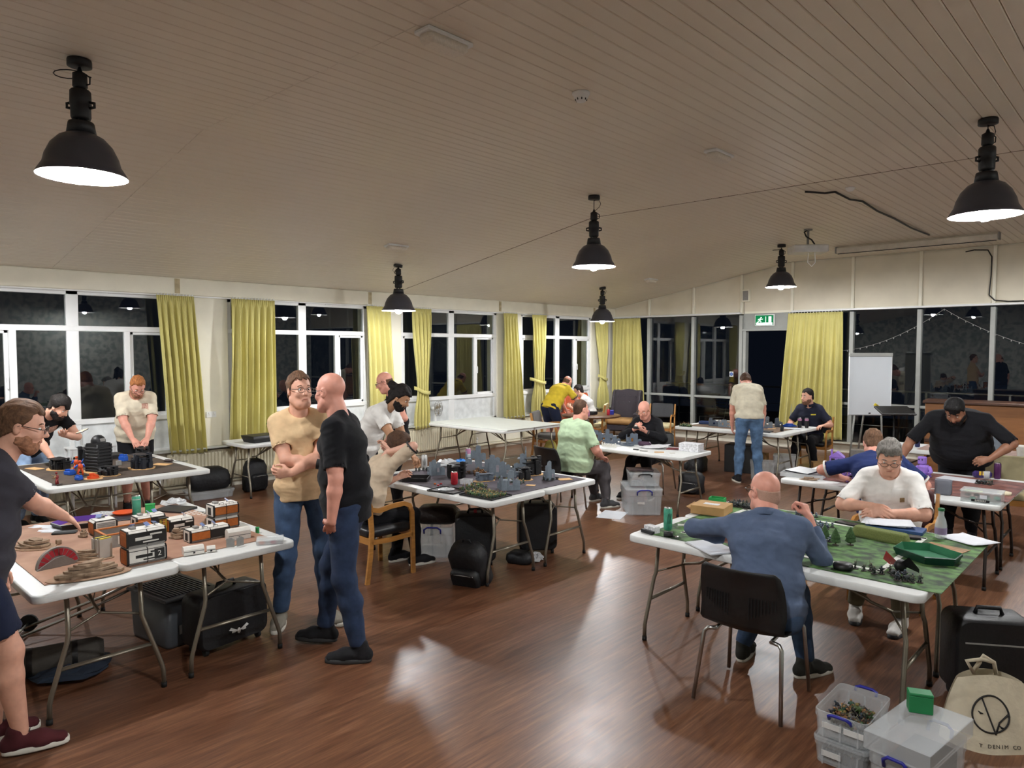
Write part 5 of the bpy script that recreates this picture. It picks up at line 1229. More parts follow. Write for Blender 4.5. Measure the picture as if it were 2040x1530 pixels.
can('left of two pink topped black cans on the far table', -4.45, 11.62, mat('black_can', '1b1a1e', .4), ZM, .16, band=((.115, .15, m_pink),))
can('right of two pink topped black cans on the far table', -4.36, 11.68, MATS['black_can'], ZM, .16, band=((.115, .15, m_pink),))
can('dark blue can standing on the table behind the large man', -2.45, 10.42, mat('navy_can', '1c2450', .4), ZT, .15)
can('short red can on the round wooden table', -8.05, 11.35, m_redc, .742, .12)
can('pale pink can on the round wooden table', -8.2, 10.9, m_pink, .742, .12)

def sheet(name, label, cat, x, y, rz, w, d, m, z=ZT, curl=.0, h=.001, group=None, seed=0):
    n = 6; v = []; f = []; rs = random.Random(seed)
    for j in range(n + 1):
        for i in range(n + 1):
            u, q = i / n - .5, j / n - .5; v.append((u * w, q * d, h + curl * (u + .5) ** 2 * .5 + curl * .4 * (q + .5) ** 3 + (rs.uniform(0, curl * .2) if curl else 0)))
    for j in range(n):
        for i in range(n): k = j * (n + 1) + i; f.append((k, k + 1, k + n + 2, k + n + 1))
    o = MB().add(v, f, 0, curl > 0).build(name, m, None, (x, y, z), R(rz)); md = o.modifiers.new('thick', 'SOLIDIFY'); md.thickness = max(.0012, h); md.offset = 0 if curl else -1
    return tag(o, label, cat, group)
m_paperw = mat('white_paper', 'dadde2', .7, noise=(10, .03)); m_print = mat('printed_page', 'cfd0d2', .7, noise=(70, .3), stretch=(1, 4, 1)); m_book = mat('black_book', '1a1a1e', .4, noise=(20, .3)); m_tabl = mat('dark_navy_case', '141826', .4)
def slab(name, label, cat, x, y, rz, w, d, h, m, z=ZT, b=.002, tilt=0, group=None):
    return tag(MB().at((0, 0, 0), 0, R(tilt)).box((0, 0, h / 2), (w, d, h), b=b).build(name, m, None, (x, y, z), R(rz)), label, cat, group)
sheet('paper_sheet', 'white paper sheet on the desert table behind the orange sheds', 'paper', -5.72, 1.90, 20, .3, .21, m_paperw)
sheet('paper_sheet', 'white paper beside the purple tray at the table\'s back edge', 'paper', -5.86, 1.38, 40, .3, .2, m_paperw, curl=.01)
slab('rule_book', 'black rule book lying near the mint can on the desert table', 'book', -5.80, 2.26, 30, .26, .2, .018, m_book)
slab('phone_case', 'black gadget lying beside the purple tray', 'gadget', -5.62, 1.44, 60, .15, .07, .02, m_dark, b=.008)
slab('clip_board', 'dark pad lying under the orange bowl', 'pad', -5.80, 1.82, 75, .3, .16, .012, m_tabl)
t = thing('token_card', 'black card printed with white token squares', 'card', (-5.56, 2.33, ZT), R(25)); MB().box((0, 0, .002), (.26, .12, .004)).build('card', m_book, t)
for i in range(5):
    for j in range(3): MB().box((-.1 + .05 * i, -.035 + .035 * j, .0045), (.034, .016, .001)).build('token', m_hwht, t)
P_('bowl', 'shallow orange bowl behind the purple tray', 'bowl', MB().lathe([(0, .002), (.05, .002), (.085, .026), (.083, .027), (.048, .006), (0, .006)], 28), m_orgp, (-5.93, 1.93, ZT))
t = thing('deck_box', 'bright green deck box standing next to the mint can', 'box', (-5.88, 2.10, ZT), R(70)); MB().box((0, 0, .03), (.07, .05, .06), b=.003).build('body', mat('leaf_green', '27994e', .5), t); MB().box((0, 0, .063), (.072, .052, .008), b=.002).build('lid', MATS['leaf_green'], t)
def crumple(name, label, cat, x, y, z, r, m, seed=0, sz=.6):
    rs = np.random.RandomState(seed); b = MB(); n, mm = 14, 9; rings = []
    for j in range(mm + 1):
        tt = PI * (.03 + .94 * j / mm); rings.append([(r * math.sin(tt) * math.cos(2 * PI * k / n) * rs.uniform(.7, 1.25), r * math.sin(tt) * math.sin(2 * PI * k / n) * rs.uniform(.7, 1.25), max(0, r * sz * (1 - math.cos(tt)) * .5 * rs.uniform(.7, 1.2))) for k in range(n)])
    b.loft(rings, 0, False); return tag(b.build(name, m, None, (x, y, z)), label, cat)
m_bag = mat('clear_crinkled_bag', 'e4e8ea', .2, noise=None, alpha=.55)
crumple('plastic_bag', 'crumpled clear plastic bag behind the green box', 'bag', -6.0, 2.33, ZT, .09, m_bag, 1)
crumple('plastic_bag', 'flat clear plastic packet beside the orange bowl', 'bag', -6.0, 1.80, ZT, .08, m_bag, 2, .4)
crumple('plastic_bag', 'white plastic bag on the ruins table under the blue cloth', 'bag', -5.83, 5.18, ZT, .12, m_bag, 3, .6)
crumple('blue_cloth', 'crumpled bright blue cloth on the ruins table', 'cloth', -5.80, 5.36, ZT, .08, mat('sky_blue_cloth', '2f86d8', .6), 4, .7)
P_('wooden_cube', 'tiny wooden cube on the desert mat near the left edge', 'cube', MB().box((0, 0, .015), (.03, .03, .03), b=.003), m_rock, (-5.33, 1.33, ZM + .001))

# ---------------- black terrain table
def base_plate(parent, w, d, seed=0):
    rs = random.Random(seed); n = 14; MB().prism([(w / 2 * math.cos(2 * PI * k / n) * rs.uniform(.85, 1.15), d / 2 * math.sin(2 * PI * k / n) * rs.uniform(.85, 1.15)) for k in range(n)], 0, .005).build('wooden_base', m_wood, parent)
def black_block(label, x, y, rz, w, d, h, n=14, seed=0, m=None, base=True):
    rs = random.Random(seed); t = thing('black_terrain', label, 'terrain piece', (x, y, ZM), R(rz), 'black industrial terrain pieces'); m = m or m_bt
    if base: base_plate(t, w * 1.25, d * 1.25, seed)
    MB().box((0, 0, .005 + h * .3), (w * .7, d * .7, h * .6), b=.006).build('core', m, t)
    for i in range(n):
        a = rs.uniform(0, 2 * PI); u, v = w * .38 * math.cos(a), d * .38 * math.sin(a); hh = h * rs.uniform(.35, 1)
        if i % 3: MB().box((u, v, .005 + hh / 2), (rs.uniform(.02, .05), rs.uniform(.02, .05), hh), b=.003).build('block', m, t)
        else: MB().cyl((u, v, .005), (u, v, .005 + hh), rs.uniform(.006, .014), n=10).build('pipe', m, t)
    for i in range(3): MB().box((rs.uniform(-.1, .1) * w, rs.uniform(-.1, .1) * d, h * (.45 + .22 * i)), (w * .8, d * .7, .006)).build('deck', m, t)
    return t
t = thing('black_terrain', 'tall black banded model tower with a domed top', 'terrain piece', (-8.22, 2.44, ZM), R(20), 'black industrial terrain pieces'); base_plate(t, .34, .3, 3)
for i in range(9):
    w = .20 if i < 8 else .15; MB().box((0, 0, .02 + i * .033), (w, w * .86, .024), b=.004).build('band', m_bt, t)
MB().box((0, 0, .15), (.17, .15, .3)).build('core', m_bt, t); MB().lathe([(.07, .30), (.07, .33), (.055, .36), (.03, .38), (0, .385)], 18).build('dome', m_bt, t); MB().box((.055, 0, .335), (.03, .05, .03)).build('turret_window', m_hgry, t)
for i in range(4): MB().cyl((.09 * (-1 if i < 2 else 1), .075 * (-1 if i % 2 else 1), 0), (.09 * (-1 if i < 2 else 1), .075 * (-1 if i % 2 else 1), .29), .01, n=8).build('corner_pipe', m_bt, t)
black_block('black terrain cluster at the left end of the dark mat', -8.68, 2.20, 10, .26, .2, .13, 14, 1)
black_block('wide black terrain platform beneath the leaning man\'s arm', -8.82, 2.50, 0, .34, .16, .2, 16, 2)
black_block('low black terrain ruin in front of the banded tower', -7.90, 2.43, 30, .2, .16, .10, 14, 3)
black_block('dark blue black terrain building below the cream shirted man\'s hands', -8.10, 2.82, 15, .25, .2, .17, 18, 4, mat('blue_black_plastic', '191d26', .5, noise=(30, .2)))
black_block('black terrain piece held by the cream shirted man', -8.95, 3.12, 0, .16, .16, .12, 10, 5)
for (nm, x, y, m, w, h, lb) in (('a', -8.22, 2.17, m_bluep, .1, .055, 'blue model crane base left of the orange rubble'), ('b', -7.82, 2.14, m_bluep, .07, .05, 'blue model base at the near edge of the dark mat'), ('c', -8.78, 2.86, m_bluep, .09, .08, 'blue model block behind the small grey marker')):
    t = thing('blue_model', lb, 'model', (x, y, ZM), R(20), 'bright blue plastic models'); MB().box((0, 0, h * .35), (w, w * .7, h * .7), b=.006).build('hull', m, t)
    for s in (-1, 1): MB().box((s * w * .35, 0, h * .75), (w * .2, w * .5, h * .5), b=.004).build('fin', m, t)
def figurine(label, x, y, rz, m, h, seed=0, m2=None, z=ZM, cat='figurine', grp=None):
    rs = random.Random(seed); t = thing('figurine', label, cat, (x, y, z), R(rz), grp); m2 = m2 or m
    MB().lathe([(0, 0), (h * .35, 0), (h * .33, h * .05), (0, h * .05)], 18).build('base', mat('mini_base', '3a3530', .8), t)
    b = MB()
    for s in (-1, 1): b.tube([(s * h * .12, 0, h * .04), (s * h * .13, h * .03, h * .25), (s * h * .06, 0, h * .45)], [h * .06, h * .055, h * .07], 7)
    b.ell((0, 0, h * .58), (h * .15, h * .11, h * .18), 10, 7); b.ell((0, h * .04, h * .86), h * .085, 10, 7)
    b.build('body', m, t)
    for s in (-1, 1): MB().tube([(s * h * .15, 0, h * .68), (s * h * .27, h * .08, h * .52), (s * h * .2, h * .22, h * .55)], [h * .06, h * .05, h * .04], 7).build('arm', m2, t)
    MB().tube([(h * .2, h * .1, h * .5), (h * .22, h * .5, h * .7)], h * .02, 6).build('weapon', m2, t)
figurine('red armoured figurine on a dark base at the near corner of the black terrain table', -7.72, 1.93, 140, mat('mini_red', '7d1f22', .4), .13, 1, mat('mini_bronze', '8a6a4a', .4, .5), ZT)
figurine('orange and blue walker model on top of the black terrain', -8.05, 2.22, 100, m_orgp, .17, 2, m_bluep)
figurine('orange robot model leaning by the banded tower', -8.32, 2.26, 60, m_orgp, .18, 3, m_bluep)
rock('orange rubble pile on a cut wooden base', -7.79, 2.26, 30, .07, .06, .05, 7, 9, 2)
for o in bpy.data.objects['rock_outcrop.006'].children:
    if o.name.startswith('stratum'): o.data.materials[0] = m_orgp
slab('marker_stone', 'small grey marker block standing on the dark mat', 'marker', -8.50, 2.72, 20, .03, .05, .05, m_hgry, ZM)
slab('wooden_plate', 'loose cut wooden base on the left of the dark mat', 'wooden base', -8.9, 2.02, 15, .2, .1, .005, m_wood, ZM)
slab('wooden_plate', 'loose cut wooden base on the right of the dark mat', 'wooden base', -8.2, 3.06, 30, .2, .12, .005, m_wood, ZM)
slab('paper_box', 'white card box behind the banded tower', 'box', -9.12, 2.62, 10, .1, .06, .1, m_paperw)
slab('game_box', 'black flat case on the far corner of the black terrain table', 'case', -9.15, 2.85, 0, .3, .22, .05, m_dark)
t = thing('game_controller', 'small brown corded gadget on the white table edge', 'gadget', (-8.36, 3.20, ZT), R(40)); MB().box((0, 0, .015), (.1, .05, .03), b=.012).build('body', mat('brown_plastic', '3a2c28', .5), t); MB().tube([(.05, 0, .01), (.1, .03, .006), (.16, .01, .006), (.2, .04, .006)], .003, 6).build('cord', m_dark, t)
t = thing('mobile_phone', 'mobile phone with a lit screen in the curly haired man\'s hand', 'phone', (-8.82, 2.46, 1.12), R(-40)); t.rotation_euler = (R(14), R(8), R(-40))
MB().box((0, 0, 0), (.155, .075, .009), b=.004).build('case', m_dark, t); MB().box((0, 0, .005), (.142, .066, .001)).build('screen', emis('phone_glow', 'ffe9c4', 1.4), t)
for i in range(4): MB().box((-.05 + .03 * i, .012 * (-1) ** i, .0058), (.02, .024, .0006)).build('icon', mat('icon_dark', '9a7a4a', .6), t)
# ---------------- gothic ruins
def ruin_wall(parent, w, h, th, m, seed=0, arch=True, name='wall', loc=(0, 0, 0), rz=0, gable=False, step=True):
    """jagged wall made of piers and lintels with pointed window gaps"""
    rs = random.Random(seed); n = max(2, int(w / .045)); b = MB(); cw = w / n
    for i in range(n):
        u = (i + .5) / n; top = h * ((1 - abs(u - .5) * 1.5) if gable else (1 - u * .75 if step else .85 + .15 * rs.random())) * rs.uniform(.9, 1.05); x = -w / 2 + u * w
        if arch and top > .05 and i % 2:
            hw = cw * .28; z1 = top * .25; z2 = top * .62
            b.box((x, 0, z1 / 2), (cw, th, z1)); b.box((x, 0, (top + z2) / 2), (cw, th, top - z2))
            for s in (-1, 1): b.box((x + s * (cw / 2 - (cw / 2 - hw) / 2), 0, (z1 + z2) / 2), (cw / 2 - hw, th, z2 - z1))
        else: b.box((x, 0, top / 2), (cw, th, top))
        b.box((x, 0, top + .003), (cw * .5, th * 1.2, .008)); b.box((x - cw / 2, 0, top * .45), (.006, th * 1.7, top * .9))
    return b.build(name, m, parent, loc, R(rz))
def ruin(label, x, y, rz, w, d, h, m=None, seed=0, gable=False, floor2=True, z=ZM, base=None):
    m = m or m_ruin; t = thing('model_ruin', label, 'model ruin', (x, y, z), R(rz), 'grey gothic model ruins')
    ruin_wall(t, w, h, .008, m, seed, True, 'wall', (0, -d / 2, .003), 0, gable); ruin_wall(t, d, h * .8, .008, m, seed + 1, True, 'wall', (-w / 2, 0, .003), 90)
    MB().box((0, 0, .002), (w + .01, d + .01, .004)).build('floor_plate', m if base is None else base, t)
    if floor2: MB().box((-w * .18, -d * .15, h * .5), (w * .6, d * .7, .006)).build('upper_floor', m, t)
    return t
ruin('grey ruin with a tall spire wall left of the red can', -5.50, 4.74, 70, .14, .12, .19, seed=1)
ruin('large grey gabled ruin at the back of the ruins table', -5.38, 5.24, 40, .26, .2, .29, seed=2, gable=True)
ruin('grey ruin with a high broken wall in the middle of the battlefield', -4.95, 5.16, 40, .26, .18, .25, seed=3)
t = ruin('grey tall broken corner wall beside the black machinery', -4.90, 5.36, 130, .2, .12, .33, seed=4)
ruin('grey ruin corner building nearest the miniature tray', -4.44, 4.70, 60, .17, .15, .17, seed=5, gable=True)
ruin('small grey tower ruin alone at the right of the dark mat', -4.46, 5.30, 70, .08, .08, .22, seed=6)
slab('plain_wall', 'flat grey blank wall piece behind the red can', 'terrain piece', -5.28, 4.98, 60, .16, .006, .1, mat('plain_grey', '7d7a80', .7), ZM)
black_block('black spiked model machinery behind the red can', -5.22, 4.76, 20, .2, .16, .16, 12, 11, base=False)
black_block('tall black model machinery on a wooden base at the right', -4.78, 5.40, 70, .22, .16, .19, 16, 12)
black_block('smaller black model generator beside the tall machinery', -4.64, 5.14, 70, .14, .12, .13, 10, 13)
black_block('black and grey model hull in front of the gabled ruin', -4.88, 4.82, 60, .2, .08, .08, 12, 14, m_ruind)
slab('wooden_plate', 'loose cut wooden base beside the lone grey tower ruin', 'wooden base', -4.36, 5.42, 60, .14, .1, .004, m_wood, ZM)
slab('wooden_plate', 'loose cut wooden base near the right table seam', 'wooden base', -4.40, 4.96, 30, .09, .06, .004, m_wood, ZM)
def opentray(name, label, x, y, rz, w, d, h, m, z=ZT, cat='tray'):
    t = thing(name, label, cat, (x, y, z), R(rz)); MB().box((0, 0, .003), (w, d, .005), b=.002).build('base', m, t)
    for (u, v, a, b) in ((0, -d / 2, w, .006), (0, d / 2, w, .006), (-w / 2, 0, .006, d), (w / 2, 0, .006, d)): MB().box((u, v, h / 2), (a, b, h), b=.002).build('rim', m, t)
    return t
opentray('dice_tray', 'black square dice tray under the long haired man\'s hand', -5.40, 4.40, 40, .24, .2, .04, m_dark, cat='dice tray')
opentray('miniature_tray', 'black tray with a clear bag beside the red can', -4.80, 4.27, 10, .3, .22, .014, m_dark)
opentray('miniature_tray', 'black tray crowded with green painted miniatures', -4.40, 4.36, 4, .38, .27, .014, m_dark)
crumple('plastic_bag', 'small clear bag lying in the black tray', 'bag', -4.82, 4.27, ZT + .006, .07, m_bag, 8, .2)
for i, (x, y, m_) in enumerate(((-5.03, 4.36, 'red'), (-5.06, 4.42, 'red'), (-5.10, 4.38, 'orange'))): P_('token', 'small %s token on a white sheet beside the red can' % m_ if m_ == 'orange' else 'small red token on a white sheet beside the red can', 'token', MB().lathe([(0, 0), (.012, 0), (.012, .008), (.009, .012), (0, .012)], 12), mat('tok_' + m_, 'b5202a' if m_ == 'red' else 'd8702a', .4), (x, y, ZM), 0, 'red tokens' if m_ == 'red' else None)
sheet('paper_sheet', 'white card sheet under the red tokens', 'paper', -5.06, 4.37, 10, .24, .16, m_paperw)
opentray('token_tub', 'open clear tub with orange pieces next to the red can', -4.90, 4.60, 20, .1, .08, .045, m_clear2, ZM, 'tub')
P_('tape_reel', 'brass and black tape measure at the left of the ruins table', 'tape measure', MB().lathe([(.008, 0), (.035, 0), (.038, .01), (.035, .03), (.008, .03)], 20), mat('brass', '9a7a3a', .35, .7), (-5.74, 4.50, ZT))
sheet('paper_sheet', 'white clipboard sheet at the left end of the ruins table', 'paper', -5.62, 4.32, 30, .28, .2, m_paperw)
# ---------------- painted miniatures
def mini_mesh(kind, mats, seed):
    rs = random.Random(seed); b = MB()
    r = .0125; b.lathe([(0, 0), (r, 0), (r * .92, .003), (0, .003)], 10, mi=0, sm=False)
    if kind == 'foot':
        for s in (-1, 1): b.tube([(s * .004, 0, .003), (s * .0035, .001, .013)], [.0028, .0033], 5, 1)
        b.ell((0, 0, .019), (.0065, .0048, .007), 7, 5, 1); b.ell((0, .001, .028), .0036, 7, 5, 2)
        b.tube([(-.006, 0, .022), (-.008, .005, .017), (0, .008, .018)], .0021, 5, 1); b.tube([(.006, 0, .022), (.008, .005, .018), (.002, .009, .018)], .0021, 5, 1)
        b.tube([(-.006, .008, .017), (.009, .011, .021)], .0013, 4, 2)
        if seed % 2: b.tube([(.006, -.002, .02), (.008, -.004, .042)], .0009, 4, 2)
    else:
        b.ell((0, 0, .014), (.009, .013, .008), 8, 6, 1); b.ell((0, .012, .02), (.005, .006, .005), 7, 5, 2)
        for i in range(4): b.tube([((-1) ** i * .006, -.006 + .012 * (i // 2), .012), ((-1) ** i * .011, -.008 + .018 * (i // 2), .003)], .002, 4, 1)
        b.tube([(0, -.012, .015), (0, -.02, .024)], [.003, .001], 5, 1)
    return b.mesh('miniature', mats)
mb0 = mat('mini_base', '3a3530', .8)
def pal(a, b): return [mb0, mat('mini_' + a, a, .6, noise=(300, .3)), mat('mini_' + b, b, .6)]
mini_g = [mini_mesh('foot' if i % 4 else 'beast', pal(*p), i) for i, p in enumerate((('51643a', '8a7a4a'), ('6b5638', '9a8a60'), ('3f5a4a', 'a07a50'), ('45603c', '6a4a34'), ('56704a', 'b09a60')))]
mini_d = [mini_mesh('foot' if i % 3 else 'beast', pal(*p), i + 10) for i, p in enumerate((('2b2f30', '5a5e58'), ('333a34', '70705a'), ('22262c', '4a5560')))]
mini_b = [mini_mesh('foot', pal(*p), i + 20) for i, p in enumerate((('4a5566', '9aa6b4'), ('3a4656', 'c2c6ca'), ('5a6472', '6a86a6')))]
mini_o = [mini_mesh('beast' if i % 2 else 'foot', pal(*p), i + 30) for i, p in enumerate((('6a4a30', 'c09060'), ('7a5636', '503a2a')))]
def crowd(pos, meshes, label, group, z=ZM, seed=0, sc=1.0):
    rs = random.Random(seed)
    for i, (x, y) in enumerate(pos):
        o = link('miniature', meshes[rs.randrange(len(meshes))], None, (x, y, z)); o.rotation_euler = (0, 0, rs.uniform(0, 6.28)); k = sc * rs.uniform(.9, 1.25); o.scale = (k, k, k)
        tag(o, label, 'miniature', group)
def gridpos(x0, x1, y0, y1, nx, ny, j, seed, rz=0, keep=1.0):
    rs = random.Random(seed); out = []
    for a in range(nx):
        for b in range(ny):
            if rs.random() <= keep: out.append((x0 + (x1 - x0) * (a + .5) / nx + rs.uniform(-j, j), y0 + (y1 - y0) * (b + .5) / ny + rs.uniform(-j, j)))
    return out
crowd(gridpos(-4.57, -4.23, 4.25, 4.47, 11, 7, .005, 1), mini_g, 'green and brown painted miniature packed on the black tray', 'miniatures packed on the tray', ZT + .006, 1, 1.1)
crowd(gridpos(-4.78, -4.6, 4.34, 4.62, 5, 5, .012, 2, keep=.8), mini_g, 'painted miniature standing loose beside the crowded tray', 'miniatures beside the tray', ZM, 2, 1.3)
crowd(gridpos(-5.36, -5.08, 4.95, 5.15, 6, 4, .015, 3, keep=.85), mini_o, 'brown creature miniature behind the black machinery', 'brown creature miniatures', ZM, 3, 1.4)
crowd(gridpos(-4.85, -4.5, 4.9, 5.02, 6, 2, .02, 4, keep=.8), mini_g, 'painted miniature in the middle of the ruins battlefield', 'miniatures amid the ruins', ZM, 4, 1.2)
crowd(gridpos(-5.25, -4.95, 5.42, 5.56, 6, 2, .015, 5, keep=.9), mini_d, 'dark miniature behind the broken grey wall', 'dark miniatures behind the wall', ZM, 5, 1.3)
crowd(gridpos(-5.85, -5.68, 4.7, 4.95, 3, 4, .012, 6, keep=.8), mini_d, 'dark miniature standing beside the white can', 'dark miniatures by the white can', ZT, 6, 1.3)
crowd(gridpos(-4.52, -4.38, 5.22, 5.38, 2, 3, .012, 7), mini_d, 'dark miniature at the foot of the lone grey tower', 'miniatures at the lone tower', ZM, 7, 1.2)
crowd(gridpos(-2.66, -2.3, 5.40, 5.55, 13, 4, .006, 8), mini_d, 'dark miniature in the block by the green open box', 'dark miniature block', ZM, 8, 1.2)
crowd(gridpos(-1.86, -1.62, 4.68, 4.95, 7, 7, .008, 9, keep=.9), mini_b, 'blue grey miniature in the army around the model trees', 'blue grey army', ZM, 9, 1.15)
crowd(gridpos(-1.95, -1.76, 5.12, 5.3, 5, 4, .008, 10), mini_b, 'blue grey miniature ranked near the raised fist', 'rear blue grey rank', ZM, 10, 1.15)
crowd(gridpos(-2.12, -1.95, 5.42, 5.52, 5, 2, .008, 11), mini_b, 'small pale miniature along the far border line', 'miniatures along the border', ZM, 11, 1.1)
crowd([(-1.33, 4.36), (-1.28, 4.35), (-1.25, 4.38), (-1.22, 4.33), (-1.19, 4.36), (-1.16, 4.42), (-1.13, 4.37), (-1.10, 4.34), (-1.07, 4.37), (-1.05, 4.32), (-1.03, 4.36), (-1.02, 4.31), (-.99, 4.34), (-1.09, 4.30)], mini_d, 'dark miniature lined up along the near edge of the green mat', 'near edge miniatures', ZM, 12, 1.35)
t = thing('winged_miniature', 'large red and black winged miniature on the green mat', 'miniature', (-1.12, 4.47, ZM), R(-20))
MB().lathe([(0, 0), (.04, 0), (.038, .005), (0, .005)], 18).build('base', mb0, t); MB().ell((0, 0, .04), (.03, .045, .035), 10, 7).build('body', mat('mini_black', '1c1a1c', .5), t)
for s in (-1, 1): MB().add([(0, -.01, .05), (s * .07, -.03, .11), (s * .11, .0, .05), (s * .09, .03, .02), (s * .04, .03, .03), (0, -.006, .046), (s * .07, -.026, .106), (s * .11, .004, .046), (s * .09, .034, .016), (s * .04, .034, .026)], [(0, 1, 2, 3, 4), (9, 8, 7, 6, 5), (0, 5, 6, 1), (1, 6, 7, 2), (2, 7, 8, 3), (3, 8, 9, 4)]).build('wing', mat('wing_red', 'a3282a', .5) if s < 0 else MATS['mini_black'], t)
P_('bag_pouch', 'black drawstring pouch on the near edge of the green mat', 'pouch', MB().lathe([(0, 0), (.05, .002), (.055, .02), (.05, .035), (.02, .042), (0, .04)], 16), m_dark, (-1.38, 4.30, ZM))
# ---------------- green mat things
def tree(x, y, h, lb):
    t = thing('model_tree', lb, 'model tree', (x, y, ZM), 0, 'model fir trees'); MB().lathe([(0, 0), (.022, 0), (.02, .004), (0, .004)], 14).build('base', mb0, t); MB().cyl((0, 0, .004), (0, 0, .03), .004, n=8).build('trunk', m_rock, t)
    rs = random.Random(int(x * 1000)); b = MB(); n = 12
    rings = [[(r * h * rs.uniform(.85, 1.15) * math.cos(2 * PI * k / n), r * h * rs.uniform(.85, 1.15) * math.sin(2 * PI * k / n), z * h + rs.uniform(-.01, .01) * h) for k in range(n)] for r, z in ((.16, .16), (.27, .22), (.24, .4), (.25, .45), (.19, .62), (.17, .68), (.09, .85), (.01, 1.0))]
    b.loft(rings, 0, False); b.build('foliage', mat('flock_green', '3d5a34', .95, noise=(200, .4), bump=(300, .8, .004)), t)
tree(-1.68, 4.86, .11, 'left of three model fir trees on the green mat'); tree(-1.59, 4.80, .115, 'middle of three model fir trees on the green mat'); tree(-1.52, 4.87, .12, 'right of three model fir trees on the green mat')
h_ = MB(); h_.loft([[(u * a, v * b, z) for u, v in rrect(.36, .11, .03)] for a, b, z in ((1, 1, 0), (.99, .97, .02), (.95, .8, .055), (.9, .62, .066))]); P_('model_hill', 'long flat topped olive green model hill on the grass mat', 'model hill', h_, mat('flocked_olive', '6a7440', .95, noise=(150, .2), bump=(300, .5, .003)), (-1.42, 5.16, ZM), R(-8))
t = thing('glass_bottle', 'clear glass bottle with a green cap on the green mat', 'bottle', (-1.13, 5.47, ZM)); MB().lathe([(0, .002), (.034, .002), (.037, .01), (.037, .09), (.03, .125), (.018, .155), (.018, .19)], 24).build('glass', mat('clear_bottle_glass', 'eaf2f0', .05, noise=None, alpha=.35, coat=.5), t); MB().lathe([(0, .205), (.019, .205), (.021, .2), (.021, .188)], 20).build('cap', mat('green_cap', '1f6a3a', .4), t); MB().lathe([(.0374, .03), (.0374, .075)], 24).build('label', mat('purple_label', '8a7a9a', .5), t)
sheet('paper_sheet', 'white paper hanging over the right corner of the green mat table', 'paper', -.98, 5.52, -35, .3, .21, m_paperw, ZM, .02)
for i in range(3): sheet('paper_sheet', ('lowest', 'middle', 'topmost')[i] + ' loose white sheet stacked in front of the white shirted man', 'paper', -1.50 + .02 * i, 5.56 - .01 * i, 6 + 9 * i, .29, .2, m_paperw, ZT + .028 + .005 * i, .012, seed=i)
slab('ring_binder', 'blue ring binder under the loose white sheets', 'binder', -1.42, 5.52, 4, .36, .17, .024, mat('binder_blue', '2c4a78', .5), ZM - .004)
slab('mobile_phone', 'dark phone lying in front of the white shirted man', 'phone', -1.72, 5.44, -12, .16, .075, .012, m_dark, ZM)
slab('wallet', 'black wallet lying right of the olive hill', 'wallet', -1.27, 5.33, 15, .11, .08, .016, mat('black_leather', '1c1b1d', .35), ZM, .006)
slab('picture_card', 'orange landscape picture card in a clear sleeve', 'card', -1.05, 5.20, -12, .24, .16, .004, mat('sunset_print', '5d4638', .4, noise=(9, .4), col2='c79a6a', stretch=(1, 4, 1)), ZM)
t = thing('cardboard_box', 'brown cardboard box with a pale label on the green mat', 'box', (-2.63, 5.11, ZM), R(10)); MB().box((0, 0, .033), (.26, .24, .066), b=.002).build('body', mat('kraft_card', 'b08a58', .8, noise=(20, .08)), t); MB().at((-.15, 0, .035), 0, 0, R(25)).box((0, 0, 0), (.05, .2, .003)).build('flap', MATS['kraft_card'], t); MB().box((.0, .0, .0665), (.12, .06, .001)).build('label', m_print, t)
t = opentray('deck_box', 'open bright green box at the back of the green mat', -2.74, 5.42, 10, .12, .08, .055, MATS['leaf_green'], ZM, 'box')
t = thing('card_carton', 'small white card carton at the left end of the green mat table', 'carton', (-2.65, 4.27, ZT), R(-14)); MB().box((0, 0, .025), (.1, .06, .05), b=.002).build('body', m_print, t); MB().box((.0, -.04, .012), (.11, .03, .024), b=.002).build('dark_strip', m_book, t)
t = thing('marker_pen', 'white marker pen with a blue cap beside the mint can', 'pen', (-2.55, 4.55, ZM), R(30)); MB().cyl((-.05, 0, .012), (.03, 0, .012), .009).build('barrel', m_hwht, t); MB().cyl((.03, 0, .012), (.065, 0, .012), .0095).build('cap', m_bluep, t)
slab('grey_pouch', 'flat grey fabric pouch beside the marker pen', 'pouch', -2.52, 4.62, 20, .14, .08, .01, mat('pouch_grey', '6f706c', .8), ZM)
t = thing('measuring_gadget', 'black and silver gadget at the left end of the green mat table', 'gadget', (-2.50, 4.24, ZT), R(20)); MB().cyl((-.03, 0, .022), (.03, 0, .022), .02).build('drum', m_dark, t); MB().lathe([(0, 0), (.018, 0), (.018, .012), (0, .012)], 14).build('silver_disc', m_steel, t, (.05, .01, .0))
t = thing('open_book', 'open spiral notebook under the slate blue sleeve', 'book', (-2.16, 4.20, ZT), R(-30)); MB().box((0, 0, .006), (.3, .2, .012), b=.003).build('pages', m_paperw, t); MB().box((0, 0, .0015), (.31, .21, .003)).build('cover', m_hgry, t)
